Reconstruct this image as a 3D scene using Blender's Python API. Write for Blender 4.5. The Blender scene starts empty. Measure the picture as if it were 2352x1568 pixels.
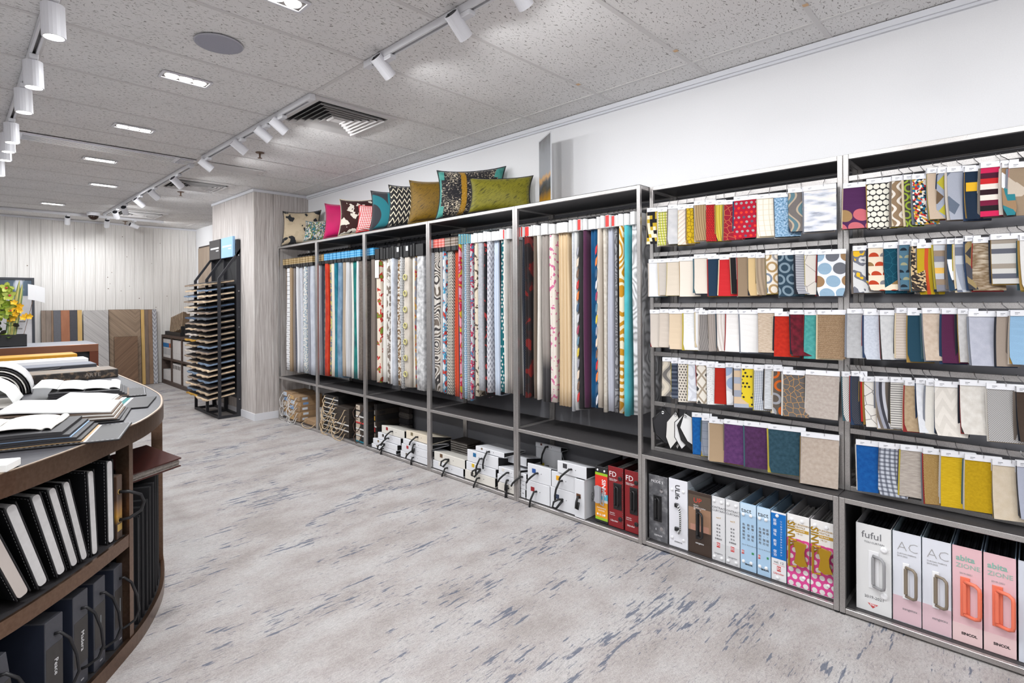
import bpy, math, random
from mathutils import Vector, Matrix
R = math.radians
random.seed(7)
scene = bpy.context.scene
col = scene.collection
# ---------------------------------------------------------------- camera
H, F_PX, CX, CY = 1.33, 1248.0, 1176.0, 690.0
YAW, ROLL = R(46.08), R(0.34)
fwd = Vector((math.sin(YAW), math.cos(YAW), 0)); rgt = Vector((math.cos(YAW), -math.sin(YAW), 0)); upv = Vector((0, 0, 1))
cd = bpy.data.cameras.new('camera'); cam = bpy.data.objects.new('camera', cd); col.objects.link(cam)
cd.sensor_width = 36; cd.lens = F_PX / 2352 * 36
cd.shift_y = -(784 - CY) / 2352
cd.clip_start = 0.05
rx = rgt * math.cos(ROLL) + upv * (-math.sin(ROLL)); ry = rgt * math.sin(ROLL) + upv * math.cos(ROLL)
m = Matrix((rx, ry, -fwd)).transposed().to_4x4(); m.translation = (0, 0, H)
cam.matrix_world = m
scene.camera = cam
# ---------------------------------------------------------------- world, exposure
w = bpy.data.worlds.new('world'); scene.world = w; w.use_nodes = True
w.node_tree.nodes['Background'].inputs[0].default_value = (0.8, 0.85, 0.9, 1)
w.node_tree.nodes['Background'].inputs[1].default_value = 0.3
vs = scene.view_settings
vs.view_transform = 'Standard'; vs.look = 'None'; vs.gamma = 1; vs.use_curve_mapping = False
vs.exposure = -0.1
SPOT_W, DOWN_W = 21.0, 22.0
LIGHT_COL = (0.97, 0.985, 1.0)

# measured pixel -> point on a known plane of the room (x, y or z given)
def _ray(px, py):
    u = (px - CX) / F_PX; v = -(py - CY) / F_PX
    c, s = math.cos(ROLL), math.sin(ROLL)
    return fwd + rgt * (u * c + v * s) + upv * (-u * s + v * c)
def on_x(px, py, X):
    d = _ray(px, py); return Vector((0, 0, H)) + d * (X / d.x)
def on_z(px, py, Z):
    d = _ray(px, py); return Vector((0, 0, H)) + d * ((Z - H) / d.z)
def on_y(px, py, Y):
    d = _ray(px, py); return Vector((0, 0, H)) + d * (Y / d.y)

# ---------------------------------------------------------------- materials
def srgb(c):
    def f(v):
        v /= 255.0
        return v / 12.92 if v <= 0.04045 else ((v + 0.055) / 1.055) ** 2.4
    return (f(c[0]), f(c[1]), f(c[2]), 1)
_mats = {}
class G:
    """small node graph helper"""
    def __init__(s, name, rough=0.8, metal=0.0, spec=0.5):
        s.m = bpy.data.materials.new(name); s.m.use_nodes = True
        s.t = s.m.node_tree; s.b = s.t.nodes['Principled BSDF']
        s.b.inputs['Roughness'].default_value = rough; s.b.inputs['Metallic'].default_value = metal
        s.b.inputs['Specular IOR Level'].default_value = spec
    def n(s, typ, **kw):
        nd = s.t.nodes.new(typ)
        for k, v in kw.items(): setattr(nd, k, v)
        return nd
    def put(s, sock, v):
        if isinstance(v, bpy.types.NodeSocket): s.t.links.new(v, sock)
        elif v is not None: sock.default_value = v
    def math(s, op, a, b=None, c=None):
        nd = s.n('ShaderNodeMath', operation=op); s.put(nd.inputs[0], a); s.put(nd.inputs[1], b); s.put(nd.inputs[2], c)
        return nd.outputs[0]
    def mix(s, f, a, b, blend='MIX'):
        nd = s.n('ShaderNodeMix', data_type='RGBA', blend_type=blend)
        s.put(nd.inputs[0], f); s.put(nd.inputs[6], a); s.put(nd.inputs[7], b)
        return nd.outputs[2]
    def vec(s, x, y, z=0.0):
        nd = s.n('ShaderNodeCombineXYZ'); s.put(nd.inputs[0], x); s.put(nd.inputs[1], y); s.put(nd.inputs[2], z)
        return nd.outputs[0]
    def obj(s):
        nd = s.n('ShaderNodeTexCoord'); sp = s.n('ShaderNodeSeparateXYZ'); s.t.links.new(nd.outputs['Object'], sp.inputs[0])
        return nd.outputs['Object'], sp.outputs[0], sp.outputs[1], sp.outputs[2]
    def noise(s, vec, scale, detail=2, rough=0.5, out=0):
        nd = s.n('ShaderNodeTexNoise'); s.put(nd.inputs['Vector'], vec); nd.inputs['Scale'].default_value = scale
        nd.inputs['Detail'].default_value = detail; nd.inputs['Roughness'].default_value = rough
        return nd.outputs[out]
    def ramp(s, f, stops, interp='LINEAR'):
        nd = s.n('ShaderNodeValToRGB'); cr = nd.color_ramp; cr.interpolation = interp
        while len(cr.elements) > 1: cr.elements.remove(cr.elements[-1])
        cr.elements[0].position = stops[0][0]; cr.elements[0].color = stops[0][1]
        for p, c in stops[1:]:
            e = cr.elements.new(p); e.color = c
        s.put(nd.inputs[0], f); return nd.outputs[0]
    def base(s, c): s.put(s.b.inputs['Base Color'], c)
    def bump(s, h, strength=0.3, dist=0.01):
        nd = s.n('ShaderNodeBump'); nd.inputs['Strength'].default_value = strength; nd.inputs['Distance'].default_value = dist
        s.put(nd.inputs['Height'], h); s.t.links.new(nd.outputs[0], s.b.inputs['Normal'])

def plain(c, rough=0.6, metal=0.0, spec=0.5, emit=0.0, grain=0.0, gscale=60.0):
    k = ('plain', c, rough, metal, spec, emit, grain, gscale)
    if k in _mats: return _mats[k]
    g = G('mat_%d' % len(_mats), rough, metal, spec)
    if grain:
        o, x, y, z = g.obj(); nz = g.noise(o, gscale, 3)
        a = srgb(c); lo = tuple(v * (1 - grain) for v in a[:3]) + (1,); hi = tuple(min(1, v * (1 + grain)) for v in a[:3]) + (1,)
        g.base(g.ramp(nz, [(0.3, lo), (0.7, hi)]))
    else: g.base(srgb(c))
    if emit:
        g.b.inputs['Emission Color'].default_value = srgb(c); g.b.inputs['Emission Strength'].default_value = emit
    _mats[k] = g.m
    return g.m

def pat(kind, *cols, s=30.0, r=0.3, rough=0.85, ang=0.0):
    """printed or woven cloth; kind picks the motif, s repeats per metre"""
    k = ('pat', kind, cols, s, r, rough, ang)
    if k in _mats: return _mats[k]
    g = G('cloth_%d' % len(_mats), rough, 0, 0.25)
    o, x, y, z = g.obj()
    u0 = g.math('ADD', x, y); v0 = z
    if ang:
        ca, sa = math.cos(R(ang)), math.sin(R(ang))
        u = g.math('ADD', g.math('MULTIPLY', u0, ca), g.math('MULTIPLY', v0, sa))
        v = g.math('SUBTRACT', g.math('MULTIPLY', v0, ca), g.math('MULTIPLY', u0, sa))
    else: u, v = u0, v0
    U = g.math('MULTIPLY', u, s); V = g.math('MULTIPLY', v, s)
    C = [srgb(c) for c in cols]
    n = len(C)
    st = lambda: [(i / n, C[i]) for i in range(n)]
    fr = lambda a: g.math('FRACT', g.math('ADD', a, 100.0))
    if kind == 'plain': out = C[0]
    elif kind == 'hs': out = g.ramp(fr(V), st(), 'CONSTANT')
    elif kind == 'vs': out = g.ramp(fr(U), st(), 'CONSTANT')
    elif kind in ('dots', 'rings', 'half'):
        row = g.math('FLOOR', V); off = g.math('MULTIPLY', g.math('MODULO', g.math('ADD', row, 100.0), 2.0), 0.5)
        du = g.math('SUBTRACT', fr(g.math('ADD', U, off)), 0.5); dv = g.math('SUBTRACT', fr(V), 0.5)
        d = g.math('SQRT', g.math('ADD', g.math('MULTIPLY', du, du), g.math('MULTIPLY', dv, dv)))
        inn = g.math('LESS_THAN', d, r)
        if kind == 'rings': inn = g.math('MULTIPLY', inn, g.math('GREATER_THAN', d, r * 0.62))
        c1 = C[1]
        if n > 2:
            wn = g.n('ShaderNodeTexWhiteNoise', noise_dimensions='2D'); g.put(wn.inputs['Vector'], g.vec(row, g.math('FLOOR', g.math('ADD', U, off))))
            c1 = g.ramp(wn.outputs[0], [(i / (n - 1), C[i + 1]) for i in range(n - 1)], 'CONSTANT')
        if kind == 'half': inn = g.math('MULTIPLY', inn, g.math('GREATER_THAN', dv, 0.0))
        out = g.mix(inn, C[0], c1)
    elif kind == 'plaid':
        a = g.math('LESS_THAN', fr(U), r); b = g.math('LESS_THAN', fr(V), r)
        out = g.mix(g.math('MULTIPLY', a, 0.7), C[0], C[1]); out = g.mix(g.math('MULTIPLY', b, 0.7), out, C[-1])
    elif kind == 'check':
        cu = g.math('GREATER_THAN', fr(U), 0.5); cv = g.math('GREATER_THAN', fr(V), 0.5)
        out = g.mix(g.math('ABSOLUTE', g.math('SUBTRACT', cu, cv)), C[0], C[1])
    elif kind == 'blob':
        nz = g.noise(g.vec(U, V), 1.0, 2); out = g.ramp(nz, [(0.0, C[0])] + [(0.5 + 0.16 * i / max(1, n - 1), C[i + 1]) for i in range(n - 1)], 'CONSTANT')
    elif kind == 'soft':
        nz = g.noise(g.vec(U, V), 1.0, 4); out = g.ramp(nz, [(0.3 + 0.4 * i / max(1, n - 1), C[i]) for i in range(n)])
    elif kind == 'brush':
        nz = g.noise(g.vec(U, g.math('MULTIPLY', V, 4.0)), 1.0, 4); out = g.ramp(nz, [(0.3 + 0.4 * i / max(1, n - 1), C[i]) for i in range(n)])
    elif kind == 'grainv':
        nz = g.noise(g.vec(g.math('MULTIPLY', U, 6.0), V), 1.0, 3); out = g.ramp(nz, [(0.3 + 0.4 * i / max(1, n - 1), C[i]) for i in range(n)])
    elif kind in ('cells', 'crack'):
        vo = g.n('ShaderNodeTexVoronoi', voronoi_dimensions='2D', feature='DISTANCE_TO_EDGE'); g.put(vo.inputs['Vector'], g.vec(U, V)); vo.inputs['Scale'].default_value = 1
        vo.inputs['Randomness'].default_value = 0.0 if kind == 'cells' else 1.0
        out = g.mix(g.math('LESS_THAN', vo.outputs['Distance'], r * 0.3), C[0], C[1])
    elif kind == 'mosaic':
        vo = g.n('ShaderNodeTexVoronoi', voronoi_dimensions='2D', feature='F1'); g.put(vo.inputs['Vector'], g.vec(U, V)); vo.inputs['Scale'].default_value = 1
        vo.distance = 'CHEBYCHEV'
        sp = g.n('ShaderNodeSeparateXYZ'); g.t.links.new(vo.outputs['Color'], sp.inputs[0])
        out = g.ramp(sp.outputs[0], st(), 'CONSTANT')
    elif kind == 'brick':
        br = g.n('ShaderNodeTexBrick'); g.put(br.inputs['Vector'], g.vec(U, V)); g.put(br.inputs['Color1'], C[0]); g.put(br.inputs['Color2'], C[1]); g.put(br.inputs['Mortar'], C[-1])
        br.inputs['Scale'].default_value = 1; br.inputs['Mortar Size'].default_value = r * 0.2; br.inputs['Row Height'].default_value = 0.5
        out = br.outputs[0]
    elif kind == 'zig':
        tri = g.math('MULTIPLY', g.math('ABSOLUTE', g.math('SUBTRACT', fr(U), 0.5)), 1.6)
        out = g.ramp(fr(g.math('ADD', g.math('MULTIPLY', V, 0.8), tri)), st(), 'CONSTANT')
    elif kind == 'diam':
        du = g.math('ABSOLUTE', g.math('SUBTRACT', fr(U), 0.5)); dv = g.math('ABSOLUTE', g.math('SUBTRACT', fr(g.math('MULTIPLY', V, 0.75)), 0.5))
        out = g.ramp(g.math('ADD', du, dv), st(), 'CONSTANT')
    elif kind == 'ogee':
        d = g.math('ABSOLUTE', g.math('SUBTRACT', fr(g.math('ADD', U, g.math('MULTIPLY', g.math('SINE', g.math('MULTIPLY', V, 3.14)), 0.3))), 0.5))
        out = g.ramp(g.math('MULTIPLY', d, 2.0), st(), 'CONSTANT')
    elif kind == 'swirl':
        nz = g.noise(g.vec(U, g.math('MULTIPLY', V, 0.8)), 0.5, 1.0, 0.4)
        f = fr(g.math('MULTIPLY', nz, 9.0))
        out = g.ramp(f, st(), 'CONSTANT' if r < 0.5 else 'LINEAR')
    elif kind == 'blocks':
        wn = g.n('ShaderNodeTexWhiteNoise', noise_dimensions='2D'); g.put(wn.inputs['Vector'], g.vec(g.math('FLOOR', U), g.math('FLOOR', g.math('MULTIPLY', V, 0.7))))
        out = g.ramp(wn.outputs[0], st(), 'CONSTANT')
    elif kind == 'sparkle':
        nz = g.noise(g.vec(g.math('MULTIPLY', u, 60.0), g.math('MULTIPLY', v, 190.0)), 1.0, 2); nb = g.noise(g.vec(u, v), 7.0, 2)
        sp_ = g.math('GREATER_THAN', g.math('ADD', nz, g.math('MULTIPLY', g.math('SUBTRACT', nb, 0.5), 0.5)), 0.6)
        out = g.mix(sp_, C[0], C[1])
        go = g.math('LESS_THAN', g.math('ABSOLUTE', g.math('ADD', u, 0.09)), g.math('ADD', 0.006, g.math('MULTIPLY', nz, 0.03)))
        out = g.mix(g.math('MULTIPLY', go, 0.85), out, C[2])
    elif kind == 'fade':
        out = g.ramp(g.math('ADD', g.math('MULTIPLY', v, s), r), [(0.3 + 0.4 * i / max(1, n - 1), C[i]) for i in range(n)])
    # weave: fine thread relief and slight tone change
    wz = g.noise(g.vec(g.math('MULTIPLY', u0, 1.0), g.math('MULTIPLY', v0, 1.6)), 420.0, 2)
    out = g.mix(0.3, out, g.ramp(wz, [(0.3, (0.5, 0.5, 0.5, 1)), (0.7, (0.95, 0.95, 0.95, 1))]), 'MULTIPLY')
    g.base(out); g.bump(wz, 0.25, 0.002)
    if 'Sheen Weight' in g.b.inputs: g.b.inputs['Sheen Weight'].default_value = 0.15
    _mats[k] = g.m
    return g.m

def steel():
    if 'steel' in _mats: return _mats['steel']
    g = G('brushed_steel', 0.36, 0.72)
    o, x, y, z = g.obj(); nz = g.noise(g.vec(g.math('MULTIPLY', x, 4), g.math('MULTIPLY', y, 1.5), g.math('MULTIPLY', z, 1.5)), 3, 2)
    g.base(g.ramp(nz, [(0.3, srgb((168, 164, 162))), (0.7, srgb((184, 181, 179)))]))
    fine = g.noise(o, 700, 1); g.put(g.b.inputs['Roughness'], g.ramp(fine, [(0.3, (0.26,) * 3 + (1,)), (0.7, (0.36,) * 3 + (1,))]))
    _mats['steel'] = g.m; return g.m
def bronze():
    if 'bronze' in _mats: return _mats['bronze']
    g = G('bronze', 0.28, 0.9)
    o, x, y, z = g.obj(); nz = g.noise(o, 90, 3)
    g.base(g.ramp(nz, [(0.3, srgb((112, 88, 72))), (0.7, srgb((126, 101, 84)))]))
    _mats['bronze'] = g.m; return g.m
def wood(c1, c2, sx=8.0, sy=8.0, sz=0.6, rough=0.6, name=None, dist=0.0):
    k = ('wood', c1, c2, sx, sy, sz, rough)
    if k in _mats: return _mats[k]
    g = G('wood_%d' % len(_mats), rough)
    o, x, y, z = g.obj(); vv = g.vec(g.math('MULTIPLY', x, sx), g.math('MULTIPLY', y, sy), g.math('MULTIPLY', z, sz))
    nz = g.noise(vv, 4, 5, 0.6); g.base(g.ramp(nz, [(0.32, srgb(c1)), (0.66, srgb(c2))])); g.bump(nz, 0.15, 0.003)
    _mats[k] = g.m; return g.m

# ---------------------------------------------------------------- mesh builder
class MB:
    def __init__(s): s.v = []; s.f = []; s.sm = False
    def quad(s, *p):
        b = len(s.v); s.v += [tuple(q) for q in p]; s.f.append(tuple(range(b, b + len(p)))); return s
    def box(s, x0, x1, y0, y1, z0, z1):
        b = len(s.v)
        s.v += [(x0, y0, z0), (x1, y0, z0), (x1, y1, z0), (x0, y1, z0), (x0, y0, z1), (x1, y0, z1), (x1, y1, z1), (x0, y1, z1)]
        s.f += [tuple(b + i for i in q) for q in ((0, 3, 2, 1), (4, 5, 6, 7), (0, 1, 5, 4), (1, 2, 6, 5), (2, 3, 7, 6), (3, 0, 4, 7))]
        return s
    def bbox(s, x0, x1, y0, y1, z0, z1, c=0.003):
        """box with chamfered edges"""
        P = []
        for sx, sy, sz in ((a, b_, c_) for a in (0, 1) for b_ in (0, 1) for c_ in (0, 1)):
            X, Y, Z = (x0, x1)[sx], (y0, y1)[sy], (z0, z1)[sz]; ix, iy, iz = (c, -c)[sx], (c, -c)[sy], (c, -c)[sz]
            P.append(((X, Y + iy, Z + iz), (X + ix, Y, Z + iz), (X + ix, Y + iy, Z)))
        b = len(s.v)
        for t in P: s.v += list(t)
        V = lambda sx, sy, sz, k: b + (sx * 4 + sy * 2 + sz) * 3 + k
        f = []
        for a in (0, 1):
            q = [V(a, 0, 0, 0), V(a, 1, 0, 0), V(a, 1, 1, 0), V(a, 0, 1, 0)]; f.append(tuple(q if a else q[::-1]))
            q = [V(0, a, 0, 1), V(1, a, 0, 1), V(1, a, 1, 1), V(0, a, 1, 1)]; f.append(tuple(q[::-1] if a else q))
            q = [V(0, 0, a, 2), V(1, 0, a, 2), V(1, 1, a, 2), V(0, 1, a, 2)]; f.append(tuple(q if a else q[::-1]))
        for i in (0, 1):
            for j in (0, 1):
                f.append((V(0, i, j, 1), V(1, i, j, 1), V(1, i, j, 2), V(0, i, j, 2)))
                f.append((V(i, 0, j, 0), V(i, 1, j, 0), V(i, 1, j, 2), V(i, 0, j, 2)))
                f.append((V(i, j, 0, 0), V(i, j, 1, 0), V(i, j, 1, 1), V(i, j, 0, 1)))
        for i in range(8): f.append((b + i * 3, b + i * 3 + 1, b + i * 3 + 2))
        s.f += f; s.fix = True
        return s
    def tube(s, pts, r, n=6, closed=False, flat=1.0):
        pts = [Vector(p) for p in pts]; b = len(s.v); N = len(pts)
        rr = r if isinstance(r, (list, tuple)) else [r] * N
        ref = None
        for i, p in enumerate(pts):
            if closed: t = pts[(i + 1) % N] - pts[i - 1]
            else: t = pts[min(i + 1, N - 1)] - pts[max(i - 1, 0)]
            t.normalize()
            if ref is None:
                ref = Vector((0, 0, 1)) if abs(t.z) < 0.9 else Vector((1, 0, 0))
            a = t.cross(ref)
            if a.length < 1e-4: a = t.cross(Vector((0.3, 1, 0.2)))
            a.normalize(); c = a.cross(t).normalized(); ref = c
            for k in range(n):
                th = 2 * math.pi * k / n
                s.v.append(tuple(p + a * (rr[i] * math.cos(th)) + c * (rr[i] * flat * math.sin(th))))
        for i in range(N if closed else N - 1):
            j = (i + 1) % N
            for k in range(n):
                s.f.append((b + i * n + k, b + i * n + (k + 1) % n, b + j * n + (k + 1) % n, b + j * n + k))
        if not closed:
            s.f.append(tuple(b + k for k in range(n))[::-1]); s.f.append(tuple(b + (N - 1) * n + k for k in range(n)))
        s.fix = True
        return s
    def cyl(s, p0, p1, r0, r1=None, n=16):
        return s.tube([p0, p1], [r0, r0 if r1 is None else r1], n)
    def prism(s, poly, z0, z1):
        b = len(s.v); n = len(poly)
        s.v += [(p[0], p[1], z0) for p in poly] + [(p[0], p[1], z1) for p in poly]
        s.f.append(tuple(range(b, b + n))[::-1]); s.f.append(tuple(range(b + n, b + 2 * n)))
        for i in range(n): s.f.append((b + i, b + (i + 1) % n, b + n + (i + 1) % n, b + n + i))
        return s
    def band(s, outer, inner, z0, z1, closed=False):
        b = len(s.v); n = len(outer)
        for o, i in zip(outer, inner): s.v += [(o[0], o[1], z0), (o[0], o[1], z1), (i[0], i[1], z1), (i[0], i[1], z0)]
        for k in range(n if closed else n - 1):
            a = b + 4 * k; c = b + 4 * ((k + 1) % n)
            for q in range(4): s.f.append((a + q, a + (q + 1) % 4, c + (q + 1) % 4, c + q))
        if not closed: s.f += [(b + 3, b + 2, b + 1, b), (b + 4 * n - 4, b + 4 * n - 3, b + 4 * n - 2, b + 4 * n - 1)]
        s.fix = True
        return s
    def grid(s, fn, nu, nv, thick=0.0):
        """open or thickened surface fn(u,v)->Vector, u,v in 0..1; thick offsets along the third return value"""
        b = len(s.v)
        for j in range(nv + 1):
            for i in range(nu + 1): s.v.append(tuple(fn(i / nu, j / nv)))
        def id(i, j): return b + j * (nu + 1) + i
        for j in range(nv):
            for i in range(nu): s.f.append((id(i, j), id(i + 1, j), id(i + 1, j + 1), id(i, j + 1)))
        return s
    def xf(s, mat):
        s.v = [tuple(mat @ Vector(p)) for p in s.v]; return s
    def mesh(s, name, mat, smooth=False):
        me = bpy.data.meshes.new(name); me.from_pydata(s.v, [], s.f)
        if getattr(s, 'fix', False):
            import bmesh
            bm = bmesh.new(); bm.from_mesh(me); bmesh.ops.recalc_face_normals(bm, faces=bm.faces); bm.to_mesh(me); bm.free()
        if smooth: me.polygons.foreach_set('use_smooth', [True] * len(me.polygons))
        if mat: me.materials.append(mat)
        me.update(); return me
    def build(s, name, mat, parent=None, smooth=False):
        return link(name, s.mesh(name, mat, smooth), parent)
def link(name, me, parent=None):
    o = bpy.data.objects.new(name, me); col.objects.link(o)
    if parent: o.parent = parent
    return o
_labels = set()
def tag(o, label, cat, group=None):
    if not group and label in _labels: print('DUPLICATE LABEL', label)
    _labels.add(label)
    o['label'] = label; o['category'] = cat
    if group: o['group'] = group
    return o
def thing(name, label, cat, loc=(0, 0, 0), rotz=0.0, group=None, rot=None):
    o = bpy.data.objects.new(name, None); col.objects.link(o); o.empty_display_size = 0.05
    o.location = loc; o.rotation_euler = rot or (0, 0, rotz)
    return tag(o, label, cat, group)
def struct(o): o['kind'] = 'structure'; return o
ORD = ['first', 'second', 'third', 'fourth', 'fifth', 'sixth', 'seventh', 'eighth', 'ninth', 'tenth', 'eleventh', 'twelfth', 'thirteenth', 'fourteenth', 'fifteenth', 'sixteenth', 'seventeenth', 'eighteenth', 'nineteenth', 'twentieth', 'twenty-first', 'twenty-second', 'twenty-third', 'twenty-fourth', 'twenty-fifth']
_txt = {}
def text(parent, body, size, x, y, z, mat, rot=(90, 0, 0), align='LEFT', spin=0.0, name='lettering', sx=1.0, bold=0.0):
    """flat print on a surface: glyph outlines laid as thin mesh"""
    k = (body, round(size, 4), mat.name, align, round(sx, 2), bold)
    if k not in _txt:
        cu = bpy.data.curves.new('txt', 'FONT'); cu.body = body; cu.size = size; cu.align_x = align; cu.align_y = 'CENTER'
        cu.extrude = 0.0002; cu.resolution_u = 2; cu.offset = bold
        t = bpy.data.objects.new('txt', cu); col.objects.link(t)
        dg = bpy.context.evaluated_depsgraph_get(); dg.update()
        me = bpy.data.meshes.new_from_object(t.evaluated_get(dg)); me.name = 'lettering'
        me.materials.clear(); me.materials.append(mat)
        if sx != 1.0: me.transform(Matrix.Diagonal((sx, 1, 1, 1)))
        bpy.data.objects.remove(t); _txt[k] = me
    o = link(name, _txt[k], parent); o.location = (x, y, z)
    o.rotation_euler = (Matrix.Rotation(R(rot[2]), 3, 'Z') @ Matrix.Rotation(R(rot[0]), 3, 'X') @ Matrix.Rotation(R(spin), 3, 'Z')).to_euler()
    return o

BLACK = plain((22, 22, 24), 0.6); DARK = plain((52, 50, 51), 0.55, grain=0.12); WHITE = plain((238, 238, 240), 0.5); PAPER = plain((236, 235, 232), 0.8)
CHROME = plain((200, 200, 202), 0.2, 1.0); BLACKMETAL = plain((30, 30, 32), 0.4, 0.3)
# ---------------------------------------------------------------- the room
XW, YB, ZC = 3.01, 10.55, 2.60
XL, YF = -4.6, -3.2
def carpet():
    g = G('carpet', 1.0, 0, 0.1)
    o, x, y, z = g.obj()
    # long pile streaks run towards the shelves (along x)
    base = g.noise(g.vec(g.math('MULTIPLY', x, 1.0), g.math('MULTIPLY', y, 1.7)), 2.6, 5, 0.62)
    c = g.ramp(base, [(0.34, srgb((166, 159, 156))), (0.48, srgb((181, 175, 173))), (0.64, srgb((192, 189, 188)))])
    fine = g.noise(g.vec(g.math('MULTIPLY', x, 1.0), g.math('MULTIPLY', y, 2.2)), 48, 4, 0.7)
    c = g.mix(0.5, c, g.ramp(fine, [(0.32, (0.55, 0.55, 0.55, 1)), (0.6, (0.98, 0.98, 0.98, 1))]), 'MULTIPLY')
    tuft = g.noise(o, 190, 2)
    c = g.mix(0.3, c, g.ramp(tuft, [(0.35, (0.5, 0.5, 0.5, 1)), (0.6, (1, 1, 1, 1))]), 'MULTIPLY')
    dash = g.noise(g.vec(g.math('MULTIPLY', x, 1.0), g.math('MULTIPLY', y, 6.5)), 7.0, 3, 0.6)
    tiny = g.noise(g.vec(g.math('MULTIPLY', x, 1.0), g.math('MULTIPLY', y, 5.0)), 26.0, 2, 0.5)
    area = g.noise(g.vec(x, g.math('MULTIPLY', y, 2.4)), 1.6, 3)
    k = g.math('ADD', dash, g.math('MULTIPLY', g.math('SUBTRACT', area, 0.5), 0.7))
    k2 = g.math('ADD', tiny, g.math('MULTIPLY', g.math('SUBTRACT', area, 0.5), 0.5))
    c = g.mix(g.math('MULTIPLY', g.ramp(k2, [(0.63, (0, 0, 0, 1)), (0.67, (1, 1, 1, 1))]), 0.42), c, srgb((96, 98, 108)))
    mask = g.ramp(k, [(0.635, (0, 0, 0, 1)), (0.67, (1, 1, 1, 1))])
    c = g.mix(g.math('MULTIPLY', mask, 0.75), c, srgb((78, 88, 108)))
    g.base(c); g.bump(tuft, 0.6, 0.006)
    return g.m
def tile_mat():
    g = G('fissured_tile', 0.9, 0, 0.2)
    o, x, y, z = g.obj()
    # short dark fissures, each a stretched worm of its own
    wp = g.noise(o, 14, 2, out=1)
    mx = g.n('ShaderNodeMix', data_type='VECTOR'); mx.inputs[0].default_value = 0.06
    g.put(mx.inputs[4], o); g.put(mx.inputs[5], wp)
    sp = g.n('ShaderNodeSeparateXYZ'); g.t.links.new(mx.outputs[1], sp.inputs[0])
    f1 = g.noise(g.vec(g.math('MULTIPLY', sp.outputs[0], 1.0), g.math('MULTIPLY', sp.outputs[1], 2.8)), 50, 1, 0.4)
    f2 = g.noise(g.vec(x, y), 150, 1)
    m1 = g.ramp(f1, [(0.64, (0, 0, 0, 1)), (0.68, (1, 1, 1, 1))])
    m2 = g.ramp(f2, [(0.68, (0, 0, 0, 1)), (0.72, (1, 1, 1, 1))])
    dk = g.math('MAXIMUM', m1, m2)
    c = g.ramp(g.noise(o, 3, 2), [(0.3, srgb((228, 226, 225))), (0.7, srgb((236, 234, 233)))])
    c = g.mix(g.math('MULTIPLY', dk, 0.75), c, srgb((108, 102, 98)))
    g.base(c); g.bump(dk, -0.4, 0.004)
    return g.m
fl = struct(MB().box(XL, XW + 0.1, YF, YB + 0.1, -0.05, 0).build('floor', carpet()))
WALLW = plain((232, 232, 234), 0.75, grain=0.015, gscale=200)
wr = struct(MB().box(XW, XW + 0.1, YF, YB + 0.1, 0, ZC + 0.1).build('wall_right', WALLW))
struct(MB().box(XL - 0.1, XL, YF, YB + 0.1, 0, ZC + 0.1).build('wall_left', WALLW))
struct(MB().box(XL - 0.1, XW + 0.1, YF - 0.1, YF, 0, ZC + 0.1).build('wall_front', WALLW))
wb = struct(MB().box(XL, XW, YB, YB + 0.1, 0, ZC + 0.1).build('wall_back', plain((190, 186, 182))))
PLK = wood((212, 208, 204), (236, 234, 231), 22, 22, 0.5, 0.6)
pw = 0.1285
pm = MB().bbox(0.0012, pw - 0.0012, -0.012, 0, 0, ZC - 0.03, 0.002).mesh('plank', PLK)
KNOT = plain((120, 105, 92), 0.8)
i = 0
xx = XW - pw
while xx > XL:
    p = link('plank', pm, wb); p.location = (xx, YB, 0.0)
    xx -= pw; i += 1
for i in range(26):   # knots in the white boards
    kx = random.uniform(0.2, 2.9); kz = random.uniform(1.0, 2.4)
    b = MB(); b.tube([(kx, YB - 0.0125, kz), (kx, YB - 0.0118, kz)], random.uniform(0.004, 0.008), 8); b.build('knot', KNOT, wb)
# ceiling: slab, hung tiles and the bars between them
ce = struct(MB().box(XL, XW, YF, YB, ZC + 0.03, ZC + 0.1).build('ceiling', plain((120, 118, 118))))
gx = [XW, 2.775, 1.545, 0.325, -0.895, -2.115, -3.335, XL]
gy0, gs = 2.548, 0.611
gys = [YF] + [gy0 + gs * k for k in range(-9, 13) if YF < gy0 + gs * k < YB] + [YB]
TILE = tile_mat(); BAR = plain((212, 209, 208), 0.5)
tcache = {}
for a in range(len(gx) - 1):
    for b in range(len(gys) - 1):
        x1, x0 = gx[a], gx[a + 1]; y0, y1 = gys[b], gys[b + 1]
        k = (round(x1 - x0, 3), round(y1 - y0, 3))
        if k not in tcache:
            e = 0.004
            tcache[k] = MB().box(e, k[0] - e, e, k[1] - e, 0, 0.014).mesh('ceiling_tile', TILE)
        t = link('ceiling_tile', tcache[k], ce); t.location = (x0, y0, ZC)
for x in gx[1:-1]:
    MB().box(x - 0.011, x + 0.011, YF, YB, ZC - 0.003, ZC + 0.02).build('grid_bar', BAR, ce)
for y in gys[1:-1]:
    MB().box(XL, XW, y - 0.011, y + 0.011, ZC - 0.0032, ZC + 0.02).build('grid_bar', BAR, ce)
TAPE = plain((214, 178, 140), 0.8)
for px, py in ((1850, 12), (1552, 117), (1328, 194)):   # bits of tape on the bars
    c = on_z(px, py, ZC - 0.0035); MB().box(c.x - 0.012, c.x + 0.012, c.y - 0.011, c.y + 0.011, ZC - 0.0042, ZC - 0.0033).build('tape', TAPE, ce)
TRIM = plain((222, 223, 228), 0.5)
struct(MB().box(XW - 0.03, XW, YF, 6.30, ZC - 0.032, ZC - 0.004).box(XW - 0.018, XW, YF, 6.30, ZC - 0.045, ZC - 0.032).build('trim_1', TRIM))
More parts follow.
